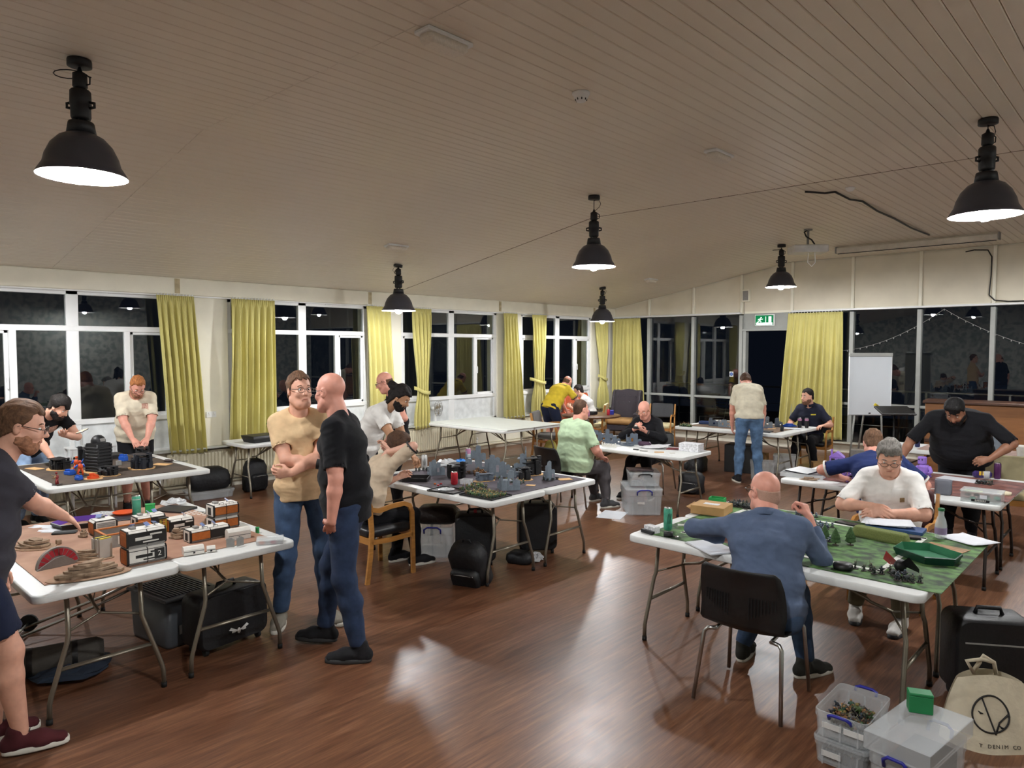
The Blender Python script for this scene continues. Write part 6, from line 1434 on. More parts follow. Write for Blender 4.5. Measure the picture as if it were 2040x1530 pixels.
# ---------------- middle table (man in black)
ruin('dark grey low ruin at the left end of the middle table', -5.86, 8.12, 20, .26, .2, .19, m_ruind, 21, z=ZT); ruin('dark grey ruin with a flat upper floor on the middle table', -5.56, 8.02, 10, .22, .18, .20, m_ruind, 22, z=ZT); ruin('dark grey ruin nearest the man in black', -5.34, 8.14, 30, .2, .14, .17, m_ruind, 23, True, z=ZT); rock('dark grey rubble pile on the middle table', -5.30, 7.92, 0, .12, .06, .04, 5, 24, 0, ZT)
for o in bpy.data.objects['rock_outcrop.007'].children: o.data.materials[0] = m_ruind
crowd(gridpos(-5.85, -5.6, 7.75, 7.86, 6, 2, .01, 13), mini_o, 'brown miniature in the row on the middle table', 'row of brown miniatures', ZT, 13, 1.4)
t = thing('white_fence', 'white plastic castellated fence on the middle table', 'terrain piece', (-5.42, 7.66, ZT), R(4)); MB().box((0, 0, .012), (.22, .012, .024)).build('rail', m_hwht, t)
for i in range(7): MB().box((-.1 + .033 * i, 0, .03), (.016, .014, .03 + (.02 if i in (0, 6) else 0))).build('post', m_hwht, t)
slab('spectacle_case', 'dark purple spectacle case in front of the man in black', 'case', -5.12, 8.05, 6, .18, .07, .06, mat('plum_case', '3a2338', .5), ZT, .02)
sheet('open_book', 'open white rule book with curled pages on the middle table', 'book', -4.92, 7.98, 8, .34, .26, m_print, ZT, .05); slab('magazine', 'red and black magazine beside the white printed box', 'magazine', -4.66, 8.06, 20, .22, .16, .01, mat('red_mag', '8a2630', .5, noise=(8, .5), col2='2a1a1e'), ZT)
t = thing('card_box', 'white printed card box at the corner of the middle table', 'box', (-4.44, 8.06, ZT), R(6)); MB().box((0, 0, .048), (.26, .18, .096), b=.003).build('body', mat('white_print_box', 'cfcfd2', .6, noise=(60, .3)), t); MB().box((0, 0, .094), (.264, .184, .012), b=.002).build('lid', MATS['white_print_box'], t)
for i, (x, y, w, nm) in enumerate(((-5.0, 7.66, .08, 'dark knife'), (-4.86, 7.62, .1, 'grey'), (-4.66, 7.66, .12, 'pale'), (-4.5, 7.70, .07, 'white'))): slab('hobby_tool', nm + ' hobby tool on the front edge of the middle table', 'tool', x, y, 20 * i, w, .02, .012, (m_dark, m_hgry, m_wood, m_hwht)[i], ZT)
t = thing('miniature_tank', 'small black and white model held by the man in black', 'model', (-5.36, 8.22, .955), R(20)); MB().box((0, 0, 0), (.09, .06, .035), b=.008).build('hull', m_bt, t); MB().ell((0, 0, .026), (.025, .02, .016)).build('turret', m_hwht, t); MB().cyl((0, -.02, .028), (0, -.07, .03), .004, n=7).build('barrel', m_hwht, t)
# ---------------- far table
ruin('blue grey ruin left of the standing man on the far table', -5.62, 10.98, 20, .16, .14, .16, m_ruind, 31); ruin('grey ruin close to the standing man on the far table', -5.40, 10.92, 10, .18, .14, .15, m_ruin, 32, True); ruin('blue based grey pointed ruin on the far table', -4.86, 11.30, 30, .16, .14, .18, m_ruin, 33, True, base=m_bluep); ruin('tall clear grey ruin before the navy polo man', -4.74, 11.52, 10, .12, .1, .18, m_ruind, 34)
crowd(gridpos(-6.02, -5.82, 10.5, 10.62, 5, 3, .01, 14), mini_g, 'green miniature at the left end of the far table', 'miniatures on the far table', ZT, 14, 1.6)
rock('blue model wreck lying before the navy polo man', -4.62, 11.62, 20, .12, .05, .05, 4, 35, 0)
for o in bpy.data.objects['rock_outcrop.008'].children: o.data.materials[0] = m_bluep
P_('spray_bottle', 'small black bottle on the near edge of the far table', 'bottle', MB().lathe([(0, 0), (.024, 0), (.026, .01), (.026, .07), (.014, .09), (.014, .11), (0, .11)], 16), m_dark, (-4.48, 10.98, ZT)); slab('tablet_case', 'dark navy tablet lying on the far table', 'tablet', -4.68, 10.70, 8, .3, .2, .014, m_tabl, ZT); sheet('paper_sheet', 'white paper under the pink topped cans', 'paper', -4.5, 11.45, 20, .25, .18, m_paperw, ZM)
for i, (x, y) in enumerate(((-5.0, 11.1), (-4.72, 11.16))): slab('wooden_plate', ('left', 'right')[i] + ' loose wooden base on the far table', 'wooden base', x, y, 20, .12, .08, .005, m_wood, ZM)
slab('figure_case', 'blue case lying on the far table left of the standing man', 'case', -5.8, 11.1, 10, .3, .12, .05, mat('case_blue', '22345e', .5), ZM, .01)
# ---------------- red mat table
m_lil = mat('lilac_printed_plastic', '8f6fc4', .55, noise=(60, .06))
def purple_tower(label, x, y, rz, w, h, z=ZM):
    t = thing('purple_tower', label, 'terrain piece', (x, y, z), R(rz), 'lilac model buildings')
    for k in range(3):
        s = 1 - .12 * k; hh = h / 3.4; z0 = k * hh; MB().box((0, 0, z0 + hh / 2), (w * s, w * .8 * s, hh * .96), b=.004).build('storey', m_lil, t)
        for i in (-1, 1):
            MB().box((i * w * .24 * s, -w * .4 * s, z0 + hh * .5), (w * .2, .004, hh * .55)).build('window', m_hblk, t); MB().box((w * .5 * s, i * w * .2 * s, z0 + hh * .5), (.004, w * .16, hh * .55)).build('window', m_hblk, t)
        MB().box((0, 0, z0 + hh), (w * s * 1.05, w * .84 * s, .006)).build('ledge', m_lil, t)
    MB().prism([(-w * .4, 0), (w * .4, 0), (0, h * .22)], -w * .3, w * .3, 1).build('roof', m_lil, t).location = (0, 0, h * .88)
    MB().box((-w * .3, 0, h * 1.05), (.015, .015, h * .25)).build('chimney', m_lil, t)
purple_tower('tall lilac model building beside the navy polo man\'s elbow', -2.44, 7.36, 10, .17, .24); purple_tower('low lilac model building in front of the navy polo man', -2.24, 7.22, 20, .13, .08)
t = thing('purple_robot', 'lilac robot shaped model below the large man\'s hand', 'model', (-1.82, 8.02, ZM), R(-15)); MB().lathe([(0, 0), (.07, 0), (.065, .02), (0, .02)], 20).build('base', m_lil, t); MB().box((0, 0, .07), (.1, .08, .1), b=.02).build('torso', m_lil, t); MB().box((-.02, 0, .16), (.07, .06, .08), b=.01).build('head', m_lil, t)
for s in (-1, 1): MB().lathe([(0, 0), (.007, 0), (0, .002)], 10).at((0, 0, 0)).build('eye_hole', m_hblk, t, (-.02 + s * .016, -.032, .17)).rotation_euler = (R(90), 0, 0); 
for s in (-1, 1): MB().tube([(s * .05, 0, .1), (s * .08, -.02, .06), (s * .07, -.05, .04)], [.02, .018, .016], 8).build('arm', m_lil, t)
opentray('clear_tray', 'upturned clear box lid with a black book on the red mat table', -2.72, 7.25, 8, .4, .28, .04, m_clear2, ZT, 'tray'); slab('rule_book', 'black rule book resting in the clear lid', 'book', -2.74, 7.28, -20, .28, .21, .014, m_book, ZT + .042, .002, 6)
sheet('paper_sheet', 'two white sheets lying by the lilac robot', 'paper', -1.52, 8.08, -10, .36, .22, m_paperw, ZM); sheet('paper_sheet', 'white paper under the large man\'s right hand', 'paper', -2.0, 8.25, 10, .3, .2, m_paperw, ZM)
t = thing('grey_cloth_bag', 'grey fabric bag standing open at the edge of the red mat', 'bag', (-1.47, 7.16, ZM), R(10)); MB().loft([[(u * k + .004 * math.sin(9 * i + z * 60), v * k + .004 * math.cos(7 * i), z) for i, (u, v) in enumerate(rrect(.13, .09, .035))] for k, z in ((.9, 0), (1, .02), (.98, .08), (1.0, .125), (.93, .128), (.9, .09))], caps=True).build('body', mat('slate_fabric', '6a6c74', .9, bump=(60, .4, .004)), t)
t = thing('parts_box', 'clear parts box with a lime lid card and lettered sticker', 'box', (-1.16, 7.06, ZT), R(2)); MB().box((0, 0, .045), (.29, .2, .09), b=.004).build('body', m_clear, t); MB().box((0, 0, .093), (.3, .21, .012), b=.003).build('lid', m_clear, t)
MB().box((-.07, .03, .075), (.13, .06, .008)).build('lime_card', mat('lime_neon', 'c6dc3a', .5), t)
rs = random.Random(5)
for i in range(12): MB().box((rs.uniform(-.11, .11), rs.uniform(-.07, .07), .01 + rs.uniform(0, .04)), (.04, .025, .02), b=.003).build('part', (m_ruind, m_hgry, m_dark, m_mint)[i % 4], t)
MB().box((-.0, -.1012, .02), (.13, .001, .02)).build('sticker', m_dark, t); txt('sticker_text', 'BARBERS', .02, m_hwht, t, (0, -.1022, .02), (R(90), 0, 0)); MB().box((.02, -.1012, .055), (.05, .001, .03)).build('paper_label', m_paperw, t)
t = P_('tape_roll', 'roll of cream masking tape at the corner of the red mat', 'tape', MB().lathe([(.03, 0), (.055, 0), (.055, .024), (.03, .024), (.03, 0)], 28), mat('cream_tape', 'd8cdb0', .6), (-1.07, 7.5, ZM))
P_('glue_pot', 'small red capped pot at the near edge of the red mat', 'pot', MB().lathe([(0, 0), (.02, 0), (.02, .02), (.014, .03), (0, .03)], 14), mat('pot_red', 'c03a26', .5), (-1.62, 7.18, ZM)); slab('ruler', 'white plastic ruler pointing to the grey cloth bag', 'ruler', -1.6, 7.34, 50, .2, .03, .004, m_hwht, ZM)
t = thing('snack_packet', 'purple and yellow snack packet on the red mat table', 'packet', (-1.38, 8.36, ZM), R(30)); MB().box((0, 0, .03), (.17, .06, .07), b=.02).build('pack', mat('packet_purple', '35265e', .4), t)
for i in range(3): MB().box((-.03 + .03 * i, -.031, .045), (.02, .003, .04)).build('yellow_print', mat('packet_yellow', 'd8b430', .4), t)
rock('dark brown stone base under the navy polo man\'s arm', -2.60, 7.06, 10, .1, .05, .02, 3, 40, 0, ZT); crowd(gridpos(-1.36, -1.22, 7.9, 8.0, 3, 2, .01, 15), mini_d, 'dark miniature behind the clear parts box', 'miniatures on the red mat', ZM, 15, 1.5); tree(-1.95, 7.5, .07, 'small model fir tree on the red mat table')
P_('glass_tumbler', 'small clear tumbler beside the purple can', 'glass', MB().lathe([(0, .003), (.024, .003), (.028, .08), (.026, .08), (.022, .006), (0, .006)], 18), m_clear2, (-1.33, 8.28, ZT))
# far right table
t = thing('castle_wall', 'grey model castle wall with crenellations on the far right table', 'terrain piece', (-1.72, 10.5, ZM), R(8)); MB().box((0, 0, .08), (.36, .05, .16)).build('wall', m_ruin, t); MB().box((-.16, 0, .12), (.07, .08, .24)).build('tower', m_ruin, t)
for i in range(5): MB().box((-.08 + .06 * i, 0, .175), (.03, .055, .03)).build('merlon', m_ruin, t)
P_('white_tub', 'white round tub at the right edge of the far right table', 'tub', MB().lathe([(0, 0), (.06, 0), (.075, .13), (.08, .135), (.08, .15), (0, .15)], 24), m_hwht, (-1.28, 10.2, ZT)); slab('blue_box', 'stack of blue boxes beside the grey castle wall', 'box', -1.98, 10.48, 5, .16, .1, .09, mat('box_blue2', '20407a', .5), ZM); figurine('dark creature model in front of the white tub', -1.5, 10.25, 40, m_bt, .1, 9, None, ZM); sheet('paper_sheet', 'white paper on the table behind the large man', 'paper', -2.55, 10.55, 5, .3, .2, m_paperw, ZT)
# round table clutter
slab('black_bag_small', 'black tray of gear on the round wooden table', 'tray', -8.42, 11.2, 10, .3, .22, .06, m_dark, .742, .01); slab('blue_box_small', 'bright blue box on the round wooden table', 'box', -8.1, 11.5, 30, .12, .1, .08, mat('royal_blue', '2430a0', .5), .742); sheet('paper_sheet', 'white papers on the left of the round wooden table', 'paper', -8.72, 11.3, 10, .25, .2, m_paperw, .743)
# ================================================================== TUBS, BAGS AND CASES ON THE FLOOR
m_tub = mat('frosted_tub_plastic', 'dfe4e6', .3, noise=None, alpha=.28); m_bluh = mat('blue_clip_handle', '24268a', .4); m_wlab = mat('white_sticky_label', 'd8d8d4', .6); m_ylab = mat('yellow_round_sticker', 'd6c81e', .5)
def tub(label, x, y, rz, w, d, h, z=0, lid=True, handle=True, ribs=3, lab=0, open_=False, m=None, smile=False, hm=None):
    t = thing('storage_tub', label, 'storage tub', (x, y, z), R(rz), 'clear storage tubs'); m = m or m_tub; th = .004
    P = lambda k: rrect(w * k, d * k, .03, 3)
    rings = [[(u, v, q) for u, v in P(k)] for k, q in ((.86, .002), (.93, .004), (.97, h * .75), (1, h * .78), (1, h))]
    b = MB(); b.loft(rings, 0, False, True); b.f.pop(); b.m.pop(); b.s.pop()
    inner = [[(u, v, q) for u, v in P(k)] for k, q in ((1, h), (.955, h), (.93, h * .75), (.90, .012))]
    b.loft(inner, 0, False, False); b.build('body', m, t)
    MB().add([(u * .9, v * .9, .014) for u, v in rrect(w, d, .03, 3)], [tuple(range(16))]).build('floor_panel', m, t)
    for s in (-1, 1):
        for i in range(ribs): MB().box((-w * .32 + w * .64 * i / max(1, ribs - 1), s * d * .485, h * .38), (.008, .008, h * .68)).build('rib', m, t)
    if lid: 
        l = MB(); l.loft([[(u * k, v * k, q) for u, v in rrect(w, d, .03, 3)] for k, q in ((1.02, h - .006), (1.03, h + .012), (1.0, h + .018), (.95, h + .012), (.5, h + .012))]); l.s = [False] * len(l.s); l.build('lid', m, t)
    if handle:
        for s in (-1, 1):
            hh = MB(); hh.tube([(-w * .2, s * (d / 2 + .004), h * .82), (-w * .2, s * (d / 2 + .014), h * .95), (-w * .12, s * (d / 2 + .016), h * 1.02), (w * .12, s * (d / 2 + .016), h * 1.02), (w * .2, s * (d / 2 + .014), h * .95), (w * .2, s * (d / 2 + .004), h * .82)], .008, 8); hh.build('clip_handle', hm or m_bluh, t)
    for k in range(lab): MB().box((-.04 + .1 * k, -(d * .486) - .001, h * .5), (.09, .002, .028)).build('label', m_wlab, t)
    if smile: MB().at((w * .3, -d * .49, h * .42)).lathe([(0, 0), (.016, 0), (.016, .002), (0, .002)], 16).build('round_sticker', m_ylab, t).rotation_euler = (0, 0, 0)
    return t
tub('large clear storage tub with a blue handle in front of the middle table', -4.86, 7.56, 42, .44, .60, .31, lab=1)
t = tub('smaller clear tub stacked on the large tub by the middle table', -4.84, 7.58, 40, .38, .40, .15, .34, handle=True, hm=m_dark)
slab('rule_book', 'dark illustrated book lying on the stacked clear tubs', 'book', -4.87, 7.55, 45, .3, .22, .016, mat('dark_cover', '2a2226', .4, noise=(14, .5), col2='5a4a48'), .515)
tub('clear tub with dark contents at the bottom of the lower right stack', -1.12, 3.69, 0, .25, .38, .12, lab=1, handle=False)
t = tub('open clear tub heaped with painted miniatures in the lower right', -1.12, 3.69, 0, .25, .38, .13, .135, lid=False, lab=2)
rs = random.Random(3); pos = []
for i in range(75): a, q = rs.uniform(0, 6.28), rs.random() ** .5; pos.append((-1.12 + .09 * q * math.cos(a), 3.69 + .14 * q * math.sin(a), .155 + .05 * (1 - q) * rs.random() + .02))
for i, (x, y, z) in enumerate(pos):
    o = link('miniature', (mini_g + mini_d + mini_o)[rs.randrange(10)], None, (x, y, z)); o.rotation_euler = (rs.uniform(-1.2, 1.2), rs.uniform(-1.2, 1.2), rs.uniform(0, 6)); k = rs.uniform(1.2, 1.8); o.scale = (k, k, k); tag(o, 'painted miniature jumbled in the open clear tub', 'miniature', 'miniatures jumbled in the tub')
for i in range(8): P_('foam_block', 'dark foam strip filling the lower closed tub', 'foam', MB().box((0, 0, .02), (.022, .3, .06), b=.004), m_dark, (-1.208 + .025 * i, 3.69, .02), 0, 'foam strips in the tub')
t = tub('large clear tub with a blue clip handle at the bottom right edge', -.79, 3.53, -8, .25, .46, .26, lab=1, smile=True, lid=False)
MB().box((0, 0, .11), (.19, .38, .18), b=.01).build('dark_contents', mat('tub_dark_fill', '33322f', .8), t)
t = thing('clear_tray', 'upturned clear lid tray resting on the large bottom right tub', 'tray', (-.79, 3.53, .262), R(-8)); MB().box((0, 0, .078), (.27, .48, .006), b=.002).build('top', m_tub, t)
for (u, v, a, b) in ((0, -.24, .27, .006), (0, .24, .27, .006), (-.135, 0, .006, .48), (.135, 0, .006, .48)): MB().box((u, v, .04), (a, b, .08), b=.002).build('side', m_tub, t)
t = thing('deck_box', 'dark green deck box standing on the clear lid', 'box', (-.82, 3.66, .343), R(24)); MB().box((0, 0, .04), (.10, .065, .08), b=.003).build('body', mat('deck_green', '1d7a45', .5), t); MB().box((0, 0, .086), (.102, .067, .014), b=.004).build('lid', MATS['deck_green'], t)
tub('clear tub with blue handles under the ruins table beside the wooden chair', -5.36, 4.62, 40, .40, .50, .30, lid=False); P_('shoulder_bag', 'dark brown leather bag lying on the clear tub under the ruins table', 'bag', MB().loft([[(u * k, v * k, z) for u, v in rrect(.44, .34, .1)] for k, z in ((.8, 0), (1, .03), (.98, .1), (.75, .15), (.3, .165))]), mat('dark_brown_leather', '231815', .5, bump=(30, .5, .01)), (-5.34, 4.62, .31), R(40))
tub('pale grey lidded tub behind the folded-arms man', -8.98, 5.05, 60, .34, .42, .28, handle=False, ribs=4, m=mat('grey_tub', '9da0a2', .5, noise=None, alpha=.85)); tub('low clear tub beneath the black duffel bag by the radiator', -9.62, 4.20, 84, .58, .36, .10, handle=False)
t = thing('storage_crate', 'large grey crate with a ribbed lid under the desert table', 'crate', (-5.15, 1.98, 0), R(8)); m_gc = mat('smoked_grey_plastic', '4c4f54', .4, noise=(6, .1)); MB().loft([[(u * k, v * k, z) for u, v in rrect(.5, .38, .04)] for k, z in ((.92, 0), (.95, .02), (1, .33))]).build('body', m_gc, t); MB().box((0, 0, .335), (.52, .40, .02), b=.006).build('lid', m_gc, t)
for i in range(14): MB().box((0, -.16 + .0245 * i, .348), (.42, .01, .008)).build('lid_rib', m_gc, t)
MB().box((.251, 0, .12), (.006, .2, .06)).build('pale_panel', m_hgry, t)
tub('white tub under the far table near the navy polo man', -4.64, 11.5, 20, .34, .3, .28, handle=False, m=mat('white_tub_plastic', 'c9cac8', .5, noise=None, alpha=.9)); tub('clear tub at the standing man\'s heels under the far table', -4.68, 10.74, 25, .36, .3, .26, handle=False)
def cbox(name, label, x, y, rz, w, d, h, m, z=0, cat='box'):
    t = thing(name, label, cat, (x, y, z), R(rz)); MB().box((0, 0, h / 2), (w, d, h), b=.003).build('body', m, t); MB().box((0, 0, h), (w * .98, .03, .002)).build('tape', mat('parcel_tape', '9a8058', .4), t); return t
m_kr = MATS['kraft_card']
cbox('cardboard_box', 'brown cardboard box under the far table', -5.02, 11.36, 10, .28, .24, .3, m_kr); cbox('cardboard_box', 'low brown cardboard box beside the white tub', -4.15, 11.75, 30, .26, .22, .2, m_kr); cbox('equipment_case', 'tall black equipment case behind the standing man\'s legs', -5.20, 11.15, 10, .5, .35, .45, m_dark, cat='case'); cbox('display_case', 'pale framed case with dark windows by the far sill', -3.75, 12.6, 20, .4, .2, .35, m_hgry, cat='case')
cbox('white_box', 'white printed box on the floor at the right edge', -.75, 8.6, 20, .4, .3, .25, m_print)
def rucksack(label, x, y, rz, w, d, h, lie=0, m=None, name='backpack', strap=True, pocket=True, z=0):
    t = thing(name, label, 'bag', (x, y, z), R(rz)); t.rotation_euler = (R(lie), 0, R(rz)); m = m or mat('black_nylon', '131418', .6, noise=(30, .2), bump=(25, .5, .01))
    r = [[(u * k + .01 * math.sin(8 * u + z_ * 9), v * k2 + dy, z_ * h) for u, v in rrect(w, d, min(w, d) * .4)] for k, k2, dy, z_ in ((.85, .85, 0, 0), (.98, 1, 0, .06), (1, 1.02, 0, .4), (.96, .95, -.01, .75), (.8, .75, -.02, .93), (.4, .4, -.03, 1.0))]
    MB().loft(r).build('body', m, t)
    if pocket: MB().loft([[(u * k, d * .5 + .0 + dd, h * .08 + (v * k + .5 * h * .5)) for u, v in rrect(w * .75, h * .5, .05)] for k, dd in ((1, -.03), (1, .03), (.88, .055))]).build('front_pocket', m, t); MB().tube([(-w * .3, d * .5 + .05, h * .52), (0, d * .5 + .058, h * .54), (w * .3, d * .5 + .05, h * .52)], .004, 6).build('zip', m_hgry, t)
    MB().tube([(-.04, -d * .2, h * .97), (-.03, -d * .22, h * 1.06), (.03, -d * .22, h * 1.06), (.04, -d * .2, h * .97)], .009, 8).build('grab_handle', m, t)
    if strap:
        for s in (-1, 1): MB().tube([(s * w * .25, -d * .42, h * .9), (s * w * .3, -d * .62, h * .7), (s * w * .32, -d * .66, h * .4), (s * w * .36, -d * .5, h * .1)], .016, 8, sx=.5).build('shoulder_strap', m, t)
    return t
rucksack('black backpack slumped on the floor in front of the ruins table', -4.44, 4.26, 200, .34, .22, .40, -28); rucksack('black backpack leaning on the radiator behind the folded-arms man', -9.62, 4.86, 275, .33, .2, .46, -6); rucksack('dark bag under the middle table\'s right end', -4.95, 9.0, 190, .36, .24, .3, 0, strap=False)
rucksack('black bag at the right edge behind the cream tote', -.42, 4.98, 200, .36, .22, .46, 0)
P_('black_duffel', 'black soft duffel bag resting on a low clear tub by the radiator', 'bag', MB().loft([[(u * k, v * k2, z) for u, v in rrect(.55, .34, .12)] for k, k2, z in ((.85, .85, 0), (1, 1, .05), (.98, 1, .16), (.88, .85, .24), (.55, .5, .29), (.3, .25, .295))]), MATS['black_nylon'], (-9.62, 4.20, .125), R(84))
def suitcase(label, x, y, rz, w, d, h, handle=False, ribs=4, name='suitcase', wheels=True):
    t = thing(name, label, 'suitcase', (x, y, 0), R(rz)); m = mat('matt_black_case', '101114', .5, noise=(20, .2), bump=(60, .3, .004))
    MB().loft([[(u * 1, dy, .04 + h / 2 + v) for u, v in rrect(w * k, h * k, .06)] for k, dy in ((.94, -d / 2), (1, -d / 2 + .025), (1, d / 2 - .025), (.94, d / 2))]).build('shell', m, t)
    for i in range(ribs): MB().box((-w * .3 + w * .6 * i / max(1, ribs - 1), d / 2 + .004, .04 + h / 2), (.02, .012, h * .78), b=.005).build('rib', m, t)
    MB().tube([(-.07, 0, .04 + h), (-.06, 0, .075 + h), (.06, 0, .075 + h), (.07, 0, .04 + h)], .012, 8).build('top_handle', m, t)
    MB().box((0, d / 2 + .003, .04 + h * .72), (w * .8, .004, .008)).build('zip', m_hgry, t)
    if wheels:
        for s in (-1, 1): MB().cyl((s * w * .38 - .012, -d * .3, .025), (s * w * .38 + .012, -d * .3, .025), .025).build('wheel', m_cap, t); MB().box((s * w * .38, d * .35, .02), (.03, .03, .04)).build('foot', m_cap, t)
    return t
suitcase('tall black ribbed suitcase under the right half of the ruins table', -4.62, 5.30, 50, .38, .24, .46)
t = suitcase('black trolley case with a red tag under the ruins table', -4.80, 4.62, 48, .38, .26, .44, ribs=2); MB().box((0, 0, .50), (.03, .05, .03)).build('red_tag', mat('tag_red', '9a1f2a', .5), t)
suitcase('large black suitcase standing at the right end of the green mat table', -.74, 4.80, 212, .42, .26, .47, ribs=0)
t = suitcase('black bag with a white winged emblem under the desert table', -4.72, 2.16, 98, .52, .24, .36, ribs=0, name='carry_bag')
for s in (-1, 1): MB().prism([(s * .008, .0), (s * .06, .03), (s * .075, .015), (s * .05, .005), (s * .055, -.008), (s * .03, -.01)], -.001, .002, 1).build('emblem_wing', m_wlab, t, (.02, -.122, .12))
MB().ell((.02, -.121, .115), (.014, .003, .02)).build('emblem_skull', m_wlab, t)
P_('pouch', 'black zipped pouch under the ruins table', 'pouch', MB().loft([[(u * k, v * k, z) for u, v in rrect(.26, .18, .06)] for k, z in ((.85, 0), (1, .03), (.95, .08), (.6, .11))]), MATS['black_nylon'], (-4.50, 4.92, 0), R(20)); crumple('plastic_bag', 'thin white carrier bag lying under the ruins table', 'bag', -4.44, 5.06, 0.0, .1, m_bag, 12, .7)
# left floor clutter
t = thing('kit_roll', 'grey fabric roll bag with black straps under the desert table', 'bag', (-5.10, 1.22, .0), R(75)); MB().tube([(-.28, 0, .085), (-.24, 0, .085), (.24, 0, .085), (.28, 0, .085)], [.06, .085, .085, .06], 16).build('roll', mat('grey_canvas', '45413c', .9, bump=(40, .4, .006)), t)
for u in (-.12, .12): MB().lathe([(.088, -.015), (.088, .015)], 18).build('strap', m_dark, t, (u, 0, .085)).rotation_euler = (0, R(90), 0)
crumple('jacket', 'dark blue jacket heaped on the floor under the desert table', 'jacket', -5.02, 1.30, 0.0, .22, mat('navy_jacket', '1f2a3a', .9), 14, .25)
t = thing('luggage_trolley', 'folded chrome luggage trolley under the desert table', 'trolley', (-5.66, 1.50, 0), R(60))
for s in (-1, 1): MB().tube([(-.35, s * .12, .04), (.15, s * .1, .22), (.38, s * .1, .32)], .011, 8).build('rail', m_steel, t)
MB().tube([(.38, -.1, .32), (.42, 0, .34), (.38, .1, .32)], .011, 8).build('handle', m_dark, t); MB().cyl((-.34, -.16, .06), (-.34, .16, .06), .008).build('axle', m_steel, t)
for s in (-1, 1): MB().cyl((-.34, s * .15, .06), (-.34, s * .175, .06), .06).build('wheel', m_cap, t)
# tote bag
t = thing('tote_bag', 'cream cotton tote bag with a round face logo in the lower right corner', 'bag', (-.655, 4.30, 0), R(30)); m_cot = mat('cream_cotton', 'cfc4ab', .9, noise=(12, .08), bump=(14, .5, .02))
def tote(u, v):  # front surface
    return None
n_u, n_v = 18, 14; ver = []; fac = []
for side in (0, 1):
    for j in range(n_v + 1):
        q = j / n_v; zz = .0 + .34 * q
        for i in range(n_u + 1):
            p = i / n_u - .5; half = .5 * (1.0 - .30 * q ** 2); bulge = .13 * (1 - (2 * p) ** 2) ** .6 * (1 - .75 * q) + .008
            wr = .010 * math.sin(9 * p + 5 * q) * (1 - q)
            ver.append((p * 2 * half * .44 + .03 * q, (-(bulge) if side == 0 else bulge) + wr + .06 * q, zz * (1 - .12 * (2 * p) ** 2)))
for side in (0, 1):
    o = side * (n_u + 1) * (n_v + 1)
    for j in range(n_v):
        for i in range(n_u): k = o + j * (n_u + 1) + i; fac.append((k, k + 1, k + n_u + 2, k + n_u + 1) if side == 0 else (k, k + n_u + 1, k + n_u + 2, k + 1))
MB().add(ver, fac, 0, True).build('bag_body', m_cot, t)
for s in (-1, 1): MB().tube([(-.05, .05 + .01 * s, .33), (-.06 + .03 * s, .03, .40), (-.02, .02, .43 + .01 * s), (.04, .04, .40), (.06, .06, .33)], .012, 6, sx=.3).build('handle', m_cot, t)
def fr(p, q, off=.004):
    half = .5 * (1.0 - .30 * q ** 2); bulge = .13 * (1 - (2 * p) ** 2) ** .6 * (1 - .75 * q) + .008; return (p * 2 * half * .44 + .03 * q, -bulge + .010 * math.sin(9 * p + 5 * q) * (1 - q) + .06 * q - off, .34 * q * (1 - .12 * (2 * p) ** 2))
lm_ = m_hblk; MB().tube([fr(.20 * math.cos(a) - .05, .50 + .24 * math.sin(a)) for a in [k * PI / 16 for k in range(32)]], .0045, 6, closed=True).build('logo_ring', lm_, t)
MB().tube([fr(-.15, .70), fr(-.08, .5), fr(-.01, .27), fr(.0, .24)], .004, 6).build('logo_line', lm_, t); MB().tube([fr(.0, .26), fr(.04, .40), fr(.14, .52)], .004, 6).build('logo_line', lm_, t)
for p in ((-.16, .5), (.06, .34)): MB().tube([fr(p[0] - .03, p[1] + .03), fr(p[0], p[1]), fr(p[0] + .03, p[1] - .005)], [.001, .006, .001], 6).build('logo_eye', lm_, t)
for i, ch in enumerate('T DENIM CO'):
    if ch != ' ':
        x0, y0, z0 = fr(-.17 + .045 * i, .10); a = math.atan2(fr(-.165 + .045 * i, .10)[1] - y0, fr(-.165 + .045 * i, .10)[0] - x0)
        txt('letter', ch, .026, lm_, t, (x0, y0 - .001, z0), (R(80), 0, a))

# ================================================================== THINGS ON THE WALLS, SILLS AND CEILING
t = thing('desk_fan', 'white desk fan standing on the sill of the third window', 'fan', (XL + .10, 8.70, .626), R(-62))
MB().lathe([(0, 0), (.09, 0), (.095, .01), (.08, .025), (.02, .035), (.016, .2), (0, .2)], 22).build('base', m_white, t); MB().cyl((0, -.08, .29), (0, .02, .29), .035).build('motor', m_white, t)
for s in (0, 1):
    for r_ in (.14, .10, .06): MB().tube([(r_ * math.cos(a), .03 + .05 * s - (.0 if r_ > .12 else (.02 if s == 0 else -.02)), .29 + r_ * math.sin(a)) for a in [k * PI / 12 for k in range(24)]], .003, 5, closed=True).build('guard_ring', mat('fan_guard', '77736a', .4), t)
    for k in range(16): a = k * PI / 8; MB().tube([(.02 * math.cos(a), .03 + .05 * s + (-.02 if s == 0 else .02), .29 + .02 * math.sin(a)), (.14 * math.cos(a), .03 + .05 * s, .29 + .14 * math.sin(a))], .0018, 4).build('guard_wire', mat('fan_guard', '77736a', .4), t)
for k in range(3): a = k * 2 * PI / 3; MB().add([(0, .05, .29), (.12 * math.cos(a), .045, .29 + .12 * math.sin(a)), (.12 * math.cos(a + .9), .06, .29 + .12 * math.sin(a + .9)), (.03 * math.cos(a + 1.2), .058, .29 + .03 * math.sin(a + 1.2))], [(0, 1, 2, 3)]).build('blade', mat('tan_blade', '9a8a6a', .4), t)
